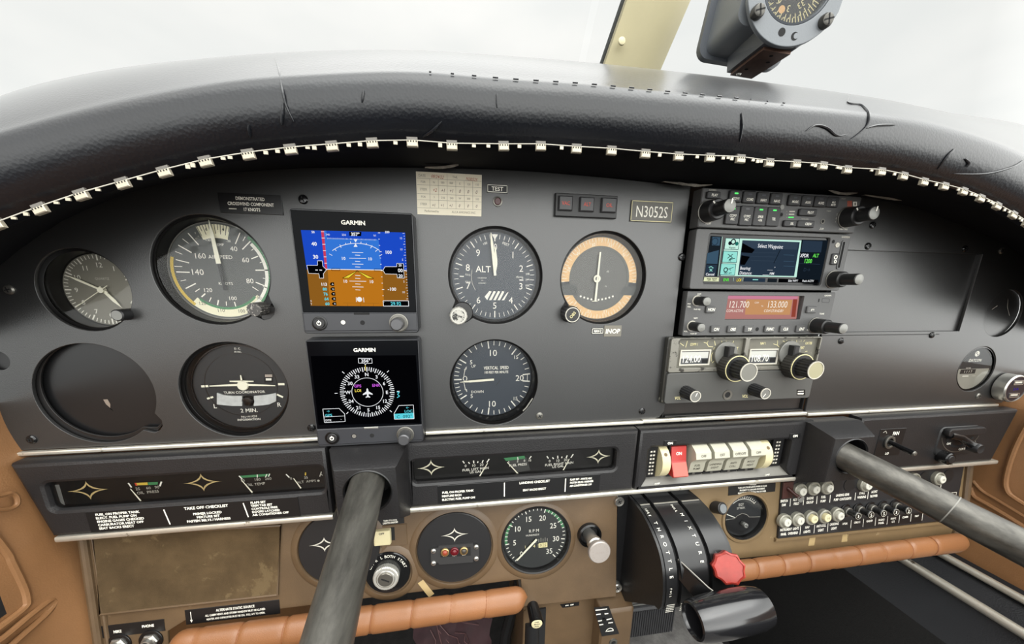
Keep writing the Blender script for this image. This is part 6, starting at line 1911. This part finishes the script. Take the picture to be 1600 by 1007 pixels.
# ------------------------------------------------------------------ padded bolsters
def bolster(label, x0, x1, y0, y1, r, seams, z0=11.5, ends=1):
    t = thing('padded_bolster', label, 'bolster', L((x0 + x1) / 2, (y0 + y1) / 2 - r))
    N = 120; rows_ = []
    for i in range(N + 1):
        k = i / N; x = x0 + (x1 - x0) * k; y = y0 + (y1 - y0) * k
        rr = r
        for s_ in seams:
            d_ = abs(x - s_); rr -= 1.5 * math.exp(-(d_ / 1.4) ** 2)
        e = min((x - x0), (x1 - x)); rr *= math.sqrt(max(0.02, 1 - max(0, 1 - e / 12) ** 2))
        ring = []
        for j in range(20):
            a_ = 2 * PI * j / 20
            slant = .5 * (math.sin(a_)) * 3
            ring.append((x + (slant if ends else 0) * 1.0, y + rr * math.sin(a_), z0 + rr * .8 * math.cos(a_)))
        rows_.append(ring)
    g = GL(); g.grid([r_[::-1] for r_ in rows_], tan, close=True); g.build('cushion', t, fix=True)
    for s_ in seams:
        k = (s_ - x0) / (x1 - x0); y = y0 + (y1 - y0) * k
        g = GL(); g.tube([(s_ + .5 * math.sin(a_) * 3, y + (r - 1.1) * math.sin(a_), z0 + (r - 1.1) * .8 * math.cos(a_)) for a_ in [math.radians(-110 + 220 * j / 14) for j in range(15)]], .5, mat('seam_thread_brown', (128, 78, 42), .6), 6); g.build('seam', t)
    return t


bolster('long tan leather bolster padded in segments under the left brown panel', -304, 5, -101.5, -98, 12.6, [-282, -248, -212, -176.7, -138.9, -103.8, -68.3, -35.2])
bolster('slimmer tan leather bolster padded in segments under the circuit breakers', 196, 546, -97, -95.5, 11, [225, 257, 289, 322, 355, 388, 421.6, 458, 494])

# ------------------------------------------------------------------ throttle quadrant
PR_ = [(4, 10.5), (20, 11), (34, 9.6), (44, 6.6), (53, 3), (60, -1), (66, -5.6), (70.5, -11), (74.5, -18), (77, -26), (78.8, -35), (79.6, -45), (79, -52)]
TAIL = [(76, -58), (70, -60), (4, -122)]


def off(d):
    o = []
    for i, (z_, y_) in enumerate(PR_):
        a_ = PR_[max(0, i - 1)]; b_ = PR_[min(len(PR_) - 1, i + 1)]
        tz, ty = b_[0] - a_[0], b_[1] - a_[1]; l_ = math.hypot(tz, ty)
        o.append((z_ + ty / l_ * -d * -1 * -1 if False else z_ - ty / l_ * d * 1.0, y_ + tz / l_ * d))
    return o


def xprism(g, prof, x0, x1, m):
    """prof = [(z, y)...] pushed along x"""
    n = len(prof); v = [(x, y, z) for x in (x0, x1) for z, y in prof]
    g.add(v, [(i, (i + 1) % n, n + (i + 1) % n, n + i) for i in range(n)] + [tuple(range(n - 1, -1, -1)), tuple(range(n, 2 * n))], m)


qm = mat('quadrant_black', (22, 22, 23), .38, noise=(20, .2), bump=('noise', 700, .2))
tq = thing('throttle_quadrant', 'tall curved black quadrant lettered THROTTLE and MIXTURE down its front', 'throttle quadrant', (149, -122, 4))
g = G(); xprism(g, off(-3.5) + TAIL, 117, 181, dark); g.build('core', tq, fix=True)
g = G(); xprism(g, off(0) + TAIL, 114.6, 117.2, qm); g.build('side_plate', tq, fix=True)
g = G(); xprism(g, off(0) + TAIL, 181, 184, qm); g.build('side_plate', tq, fix=True)
g = G(); q4 = [(103.5, 13), (115, 12), (115, -122), (107, -121)]; g.loft([(q4[::-1], 4), (q4[::-1], 6.5)], qm); g.build('mounting_flange', tq, fix=True)
for u, v in ((968, 785), (965, 920)):
    q = A(u, v, 7.5 if v < 900 else 12)
    g = G(); g.M = Matrix.Translation((q.x, q.y, q.z)); g.lathe(0, 0, [(5.2, -6), (5.2, 0), (4.6, .8), (3.6, .6), (3.4, .2), (.01, .2)], silver, 30)
    for k in (30, 120): t_ = math.radians(k); g.line(-2.4 * math.cos(t_), -2.4 * math.sin(t_), 2.4 * math.cos(t_), 2.4 * math.sin(t_), .9, .3, dark)
    g.build('screw', tq)
def arcpos(s):
    acc = 0
    for a_, b_ in zip(PR_, PR_[1:]):
        l_ = math.hypot(b_[0] - a_[0], b_[1] - a_[1])
        if acc + l_ >= s or b_ == PR_[-1]:
            k = (s - acc) / l_; return (a_[0] + (b_[0] - a_[0]) * k, a_[1] + (b_[1] - a_[1]) * k, (b_[0] - a_[0]) / l_, (b_[1] - a_[1]) / l_)
        acc += l_
strips_ = ((117.4, 127.6), (131.6, 157.4), (161.4, 181))
stm = mat('strip_gloss_black', (28, 28, 29), .28, noise=(25, .3))
for x0, x1 in strips_:
    g = G(); xprism(g, off(.9) + off(-2.5)[::-1], x0, x1, stm)
    g.add([(x0 + .2, y, z) for z, y in [off(.95)[1], off(.95)[1]]] , [], stm)
    a_ = off(1.1); z0_, y0_ = a_[1]; g.box(x0 + .2, x1 - .2, y0_ - .3, y0_ + .5, z0_ + 4, z0_ + 5.4, silver)
    g.build('cover_strip', tq, fix=True)
def along(g, word, s0, ds, x, h, bold=.02, rot=-90):
    for i, ch in enumerate(word):
        if ch == ' ': continue
        z_, y_, tz, ty = arcpos(s0 + i * ds)
        n_ = Vector((0, tz, -ty)); up = Vector((0, -ty, -tz))     # up = back along the curve
        M_ = Matrix(((1, 0, 0, x), (0, up.y, n_.y, y_), (0, up.z, n_.z, z_), (0, 0, 0, 1)))
        g.M = M_; g.text(ch, 0, 0, h, 1.15, white, bold=bold, rot=rot); g.M = None
g = G(); along(g, 'IDLE', 26, 2.6, 120.5, 2.2); along(g, 'THROTTLE', 42, 6.4, 122.2, 3.4, 0); along(g, 'FULL', 24, 2.6, 149, 2.2); along(g, 'MIXTURE', 36, 6.9, 152.6, 3.4, 0)
along(g, 'FULL', 97, 2.4, 121.5, 1.8); along(g, 'CLOSED', 97, 1.8, 153, 1.6)
for k in range(5):
    z_, y_, tz, ty = arcpos(113 + k * 2.0)
    n_ = Vector((0, tz, -ty)); up = Vector((0, -ty, -tz)); g.M = Matrix(((1, 0, 0, 0), (0, up.y, n_.y, y_), (0, up.z, n_.z, z_), (0, 0, 0, 1)))
    g.flat(rrect(119, 126.6, -.4, .4), 1.15, white); g.flat(rrect(132.4, 140, -.4, .4), 1.15, white); g.flat(rrect(163, 170, -.4, .4), 1.15, white)
g.M = None
g.build('lettering', tq)
HB = Vector((121, -34.5, 109)); HE = Vector((190, -33.5, 106))
th = thing('throttle_lever', 'throttle lever with a large hollow glossy black barrel grip', 'lever', (129.5, -10, 60))
g = G(); g.M = None
for w_, z_ in ((0, 0),):
    pts = [(128.6, -2, 60), (130.6, -2, 60), (136, -9, 78), (150, -20, 96), (158, -26, 104), (152, -31, 104), (144, -25, 94), (133, -16, 76)]
g.add([(128.6, -15, 66), (128.6, -26, 74), (138, -36, 92), (150, -38, 104), (158, -28, 106), (145, -24, 92), (130, -13, 70)] + [(130.6, -15, 66), (130.6, -26, 74), (140, -36, 92), (152, -38, 104), (160, -28, 106), (147, -24, 92), (132, -13, 70)],
      [tuple(range(6, -1, -1)), tuple(range(7, 14))] + [(i, (i + 1) % 7, 7 + (i + 1) % 7, 7 + i) for i in range(7)], blackg)
g.tube([(131.5, -12.6, 70), (138, -17, 81), (146, -23, 92), (154, -27, 101)], .7, dsilver, 8)
g.build('arm', th, fix=True)
g = G()
ax = (HE - HB).normalized(); sd1 = Vector((0, 0, 1)); u_ = (sd1 - ax * sd1.dot(ax)).normalized(); w_ = ax.cross(u_)
g.M = Matrix(((u_.x, w_.x, ax.x, HB.x), (u_.y, w_.y, ax.y, HB.y), (u_.z, w_.z, ax.z, HB.z), (0, 0, 0, 1)))
Lg = (HE - HB).length
g.lathe(0, 0, [(.01, 16), (9.8, 15.5), (10.6, 4), (11.4, .6), (12.2, -.3), (13.6, .4), (14.6, 3), (15.8, 12), (16.6, 26), (16.6, 44), (16.0, 56), (14.2, 64), (10, Lg - 1.4), (5, Lg), (.01, Lg + .2)], mat('grip_gloss_black', (24, 24, 26), .16, coat=.5, noise=(12, .2)), 56)
g.build('grip', th)
ml = thing('mixture_lever', 'mixture lever with a scalloped dull red knob', 'lever', (159.5, -20, 66))
g = G(); g.add([(158.8, -8, 60), (158.8, -20, 64), (166, -22, 76), (170, -14, 76), (163, -6, 66)] + [(160.6, -8, 60), (160.6, -20, 64), (169, -22, 78), (173, -14, 78), (165, -6, 66)], [(4, 3, 2, 1, 0), (5, 6, 7, 8, 9)] + [(i, (i + 1) % 5, 5 + (i + 1) % 5, 5 + i) for i in range(5)], blackg); g.build('arm', ml, fix=True)
kr = mat('knob_dull_red', (146, 50, 42), .35, noise=(90, .18), marks=(260, .56, (150, 44, 36)))
kc = A(1138, 888, 82)
n_ = (EYE - kc).normalized(); n_ = (n_ + Vector((0.1, 0.1, .5))).normalized(); r1_ = Vector((0, 1, 0)).cross(n_).normalized(); u1 = n_.cross(r1_)
M_ = Matrix(((r1_.x, u1.x, n_.x, kc.x), (r1_.y, u1.y, n_.y, kc.y), (r1_.z, u1.z, n_.z, kc.z), (0, 0, 0, 1)))
g = G(); g.M = M_
def scal(r_, k_=.11):
    return [(r_ * (1 - k_ * (.5 + .5 * math.cos(9 * a_)) ** .6) * math.cos(a_), r_ * (1 - k_ * (.5 + .5 * math.cos(9 * a_)) ** .6) * math.sin(a_)) for a_ in [2 * PI * i / 108 for i in range(108)]]
g.loft([(scal(9), -9), (scal(13), -7), (scal(14), -1), (scal(13.6), 1.6), (scal(12), 2.6), (scal(11.2, .06), 1.9)], kr); g.build('knob', ml)

# ------------------------------------------------------------------ lower console, brake knob, pedal, floor things
cs = thing('lower_console', 'brown lower console under the tachometer carrying a small lever plate', 'console', (60, -260, 0))
g = G(); g.box(6, 122, -300, -105, -80, 12, brown)
g.loft([([(x, y) for x, y in rrect(84, 124, -190, -104, 2)], 10), (rrect(86, 122, -188, -108, 3), 26), (rrect(88, 120, -186, -111, 3), 28)], brown)
g.box(6.5, 8, -300, -110, 12, 13.5, brown)
g.build('body', cs)
g = G(); g.box(14, 30, -300, -110, 12.1, 14, dark); g.build('slot', cs)
g = G(); VX = View(880, 930, 1, 12.2)
a_ = A(875, 945, 12.3); b_ = A(905, 941, 12.3); g.flat([(a_.x, a_.y), (b_.x, b_.y), (b_.x, b_.y - 5), (a_.x + 3, a_.y - 5)], 12.4, bl); g.text('ON   OFF', (a_.x + b_.x) / 2, a_.y - 2.4, 1.6, 12.5, white, bold=.04); g.build('label', cs)
t = thing('console_switch', 'small black and chrome slide control on the lower console right of the brake knob', 'switch', (102, -140, 28))
def cq(u, v): q = A(u, v, 28.2); return (q.x, q.y)
g = G(); b4 = [cq(928, 950), cq(951, 948), cq(967, 990), cq(940, 994)]
g.loft([(b4[::-1], 28), (b4[::-1], 29)], blackp)
for a_, b_ in (((930, 953), (948, 951)), ((931, 960), (938, 959)), ((943, 959), (950, 958)), ((934, 970), (940, 969)), ((947, 968), (955, 966)), ((936, 976), (942, 975)), ((950, 973), (957, 972))):
    g.line(*cq(*a_), *cq(*b_), 1.3, 29.1, white)
q = cq(952, 986); g.arc(q[0], q[1], 3.6, 4.4, -90, 90, 29.1, white); g.line(*cq(948, 986), *cq(957, 985), 1, 29.1, white)
g.build('plate', t)
g = G(); g.line(*cq(941, 955), *cq(946, 976), 2.8, 29.3, dark); q = cq(943, 966); g.cyl(q[0], q[1], 29, 31, 1.5, blackg, 16); g.build('slider', t)
q = cq(958, 1004); g = G(); g.lathe(q[0], q[1], [(4.6, 28), (4.4, 29), (2.6, 29.2), (2.4, 28.4)], dsilver, 24); g.disc(q[0], q[1], 2.5, 28.6, dark, 20); g.build('keyhole', t)
t = thing('parking_brake', 'black parking brake pull with a cream lettered cap', 'knob', (15, -125, 20))
q = A(839, 976, 36)
g = G(); g.M = Matrix.Translation(q); g.tube([(-1, 5, -22), (0, 1, -6), (0, 0, -1)], [5.6, 6.6, 7.0], blackg, 28); g.build('handle', t)
g = G(); g.M = Matrix.Translation(q); g.lathe(0, 0, [(5.4, -1.2), (5.4, -.2), (5, 0), (.01, 0)], rkc, 32)
for k, s_ in enumerate(('PARK', 'BRAKE', 'PULL')): g.text(s_, 0, 2.4 - k * 2.4, 1.4, .1, mat('engraved_grey', (70, 66, 58)), bold=.03)
g.build('cap', t)
g = G(); g.tube([(16, -128, 10), (16, -170, 14), (16, -300, 14)], 8, blackp, 16)
tag(g.build('brake_handle_boot', o=(16, -250, 12)), 'black boot below the parking brake knob', 'boot')
# pedal
t = thing('rudder_pedal', 'black ribbed rubber pedal pad behind the throttle quadrant base', 'pedal', (166, -215, -50))
g = G(); g.loft([(rrect(128, 208, -212, -168, 3), -60), (rrect(128, 208, -212, -168, 3), -22), (rrect(130, 206, -210, -170, 3), -20)], mat('pedal_rubber', (40, 40, 42), .55))
for i in range(26):
    x = 131 + i * 3; g.box(x, x + 1.3, -209, -171, -20, -19, mat('pedal_rubber', (40, 40, 42)))
g.box(128, 208, -168, -166, -60, -22, MATS['pedal_rubber'])
for i in range(12): g.box(130, 206, -166.2, -165.2, -58 + i * 3, -56.8 + i * 3, knobf)
g.build('pad', t)
g = G(); g.tube([(168, -190, -60), (168, -240, -120), (168, -330, -200), (168, -449, -260)], 8, blackp, 14); g.build('arm', t)
# maroon padding
mr = mat('maroon_quilt', (46, 25, 29), .7, noise=(30, .35)); mrl = mat('maroon_piping', (84, 58, 58), .6)
g = G(); rows_ = []
for i in range(14):
    rows_.append([(-112 + j * 8 + 2 * math.sin(i * 1.7 + j), -140 - i * 12, -34 + 5 * math.sin(j * 1.1 + i * .7)) for j in range(12)])
g.grid([r_[::-1] for r_ in rows_], mr)
t = thing('insulation_quilt', 'crumpled dark maroon quilted insulation hanging behind the left bolster', 'insulation', (-70, -200, -34))
g.build('fabric', t)
for k in range(16):
    i = random.randint(0, 6); j = random.randint(0, 8); g = G()
    p_ = [Vector(rows_[min(13, i + a_)][min(11, j + b_)]) + Vector((0, 0, 1.5)) for a_, b_ in ((0, 0), (1, 1), (2, 1), (3, 3))]
    g.tube(p_, .5, mrl, 5); g.build('piping', t)
g = G(); g.tube([(-200, -120, -40), (-196, -200, -30), (-190, -449, -20)], 3, dsilver, 10)
tag(g.build('brake_rod', o=(-196, -449, -30)), 'thin metal rod standing in the dark footwell left of the quilt', 'rod')
g = G(); g.tube([(10, -115, -30), (-4, -200, -40), (-10, -449, -60)], 7, blackp, 10)
tag(g.build('wiring_duct', o=(0, -449, -40)), 'black wiring duct beside the console in the left footwell', 'duct')
gc = mat('grey_carpet', (96, 94, 92), .95, noise=(80, .35), bump=('noise', 600, 1.0))
g = G(); g.grid([[(x, y, z) for x, y in ((124, -449), (126, -262), (150, -252), (300, -262), (340, -449))] for z in (-300, -100, 100, 400, 700)], gc)
struct('floor_tunnel', g)

# ------------------------------------------------------------------ compass hanging at the windshield
cg = mat('compass_grey', (112, 116, 120), .42, noise=(10, .06), bump=('noise', 800, .15)); cgd = mat('compass_grey_dark', (84, 88, 94), .4)
O3 = EYE + Vector(((1250 - 800) / F_PX, (-25 - PPY) / F_PX, 1)) @ _R * 274
n3 = Vector((-.16, -.10, .98)).normalized(); r3 = Vector((0, 1, 0)).cross(n3).normalized(); r3 = (Matrix.Rotation(math.radians(-7), 3, n3) @ r3); u3 = n3.cross(r3)
MC = Matrix(((r3.x, u3.x, n3.x, O3.x), (r3.y, u3.y, n3.y, O3.y), (r3.z, u3.z, n3.z, O3.z), (0, 0, 0, 1)))
cp = thing('magnetic_compass', 'grey magnetic compass hanging in front of the windshield at the top right', 'compass', tuple(MC @ Vector((0, -38, -20))))
def GC():
    g = G(); g.M = MC; return g
g = GC(); oc = [(38.5 * math.cos(a_) if abs(math.cos(a_)) < 2 else 0, 38.5 * math.sin(a_)) for a_ in [math.radians(-178 + i * 5) for i in range(0, 72)]]
oc = [(max(-36, min(36.5, x)), max(-39, min(39, y))) for x, y in oc]
g.sheet(oc, [circ(0, 2, 27, 56)], -4, 0, cg, .5); g.build('front_plate', cp)
g = GC(); g.lathe(0, 2, [(27.2, -2), (26.6, -.4), (25.4, .2), (24.8, -1.4), (24.6, -6)], cgd, 56, cap=False); g.build('lens_ring', cp)
g = GC(); g.disc(0, 2, 26.5, -7, mat('compass_card_black', (38, 38, 38), .5), 56)
for i in range(60):
    a_ = i * 6; g.tick(0, 2, a_, 19.6 if i % 2 else 17, 24, .6, -6.8, yellowink)
    if i % 2 == 0: t_ = math.radians(a_ + 3); g.disc(19.4 * math.sin(t_), 2 + 19.4 * math.cos(t_), .5, -6.8, yellowink, 8)
for k, s_ in enumerate(('33', '3', '6', '12', '15', '21')):
    a_ = math.radians(178 + (k - 1) * 42); g.text(s_, 13.6 * math.sin(a_), 2 + 13.6 * math.cos(a_), 4.4, -6.7, yellowink, rot=-math.degrees(a_))
q_ = (10.5 * math.sin(math.radians(202)) - 2, -8); g.disc(-4.5, -12.6, 2.6, -6.75, orange, 24)
g.build('compass_card', cp)
g = GC(); g.disc(0, 2, 25.4, -1.6, lens, 48); g.build('glass', cp, smooth=False)
for x, y in ((-26.5, -21), (27.8, -19.5)):
    g = GC(); g.lathe(x, y, [(4.9, -.5), (4.9, 2.6), (4.0, 4.4), (2.6, 5), (.01, 5)], mat('screw_gunmetal', (84, 82, 78), .35, .7), 30)
    for k in (20, 110): t_ = math.radians(k); g.line(x - 3.6 * math.cos(t_), y - 3.6 * math.sin(t_), x + 3.6 * math.cos(t_), y + 3.6 * math.sin(t_), 1.1, 5.1, dark)
    g.build('screw', cp)
for x, y, k in ((-2.6, -29.8, 0), (8.4, -31, 1)):
    g = GC(); g.disc(x, y, 2.8, .12, dark, 24)
    if k: g.disc(x + 1, y + .3, 1.9, .2, cg, 20)
    g.build('adjusting_hole', cp)
def rb(x0, x1, y0, y1, z0, z1, r_, m, nm, k=1.0):
    g = GC(); g.loft([(rrect(x0 * k, x1 * k, y0 * k, y1 * k, r_), z0), (rrect(x0, x1, y0, y1, r_), z1)], m); g.build(nm, cp)
rb(-37, 34, -25, 36, -60, -9, 9, cg, 'case')
rb(-43, 36, -28, 38, -66, -59, 10, cgd, 'rear_cover')
g = GC(); g.loft([([(-12, -36), (15, -36), (18, -25), (-15, -25)], -58), ([(-12, -36.5), (15, -36.5), (20, -25), (-17, -25)], -2.5)], cgd); g.build('light_housing', cp)
g = GC(); g.loft([([(-9, -38.5), (12, -38.5), (12, -36), (-9, -36)], -56), ([(-9, -38.8), (14, -38.8), (14, -36), (-9, -36)], -8)], mat('compass_brass_brown', (110, 84, 72), .35, .4, noise=(60, .4)))
for x, z in ((-3, -40), (6, -24), (2, -14)): g.M = MC @ Matrix.Translation((x, -38.9, z)) @ Matrix.Rotation(math.radians(90), 4, 'X'); g.disc(0, 0, 1.6, .1, dark, 12)
g.M = MC @ Matrix.Translation((-4, -38.9, -50)) @ Matrix.Rotation(math.radians(90), 4, 'X'); g.lathe(0, 0, [(2.2, 0), (1.6, 1.2), (.01, 1.6)], silver, 16)
g.build('adjuster_bracket', cp)
g = GC(); g.M = MC @ Matrix.Translation((-36.2, -12, -36)) @ Matrix.Rotation(math.radians(-90), 4, 'Y'); g.flat(rrect(-12, 12, -7, 6), .2, cgd); g.flat(rrect(-12, 12, 5, 6), .3, ink2); g.text('COMPASS', 0, 0, 2.5, .3, ink2); g.build('data_plate', cp)
g = GC(); g.tube([(0, 34, -30), (0, 70, -45), (-10, 150, -70)], 5, blackp, 12); g.build('mounting_arm', cp)
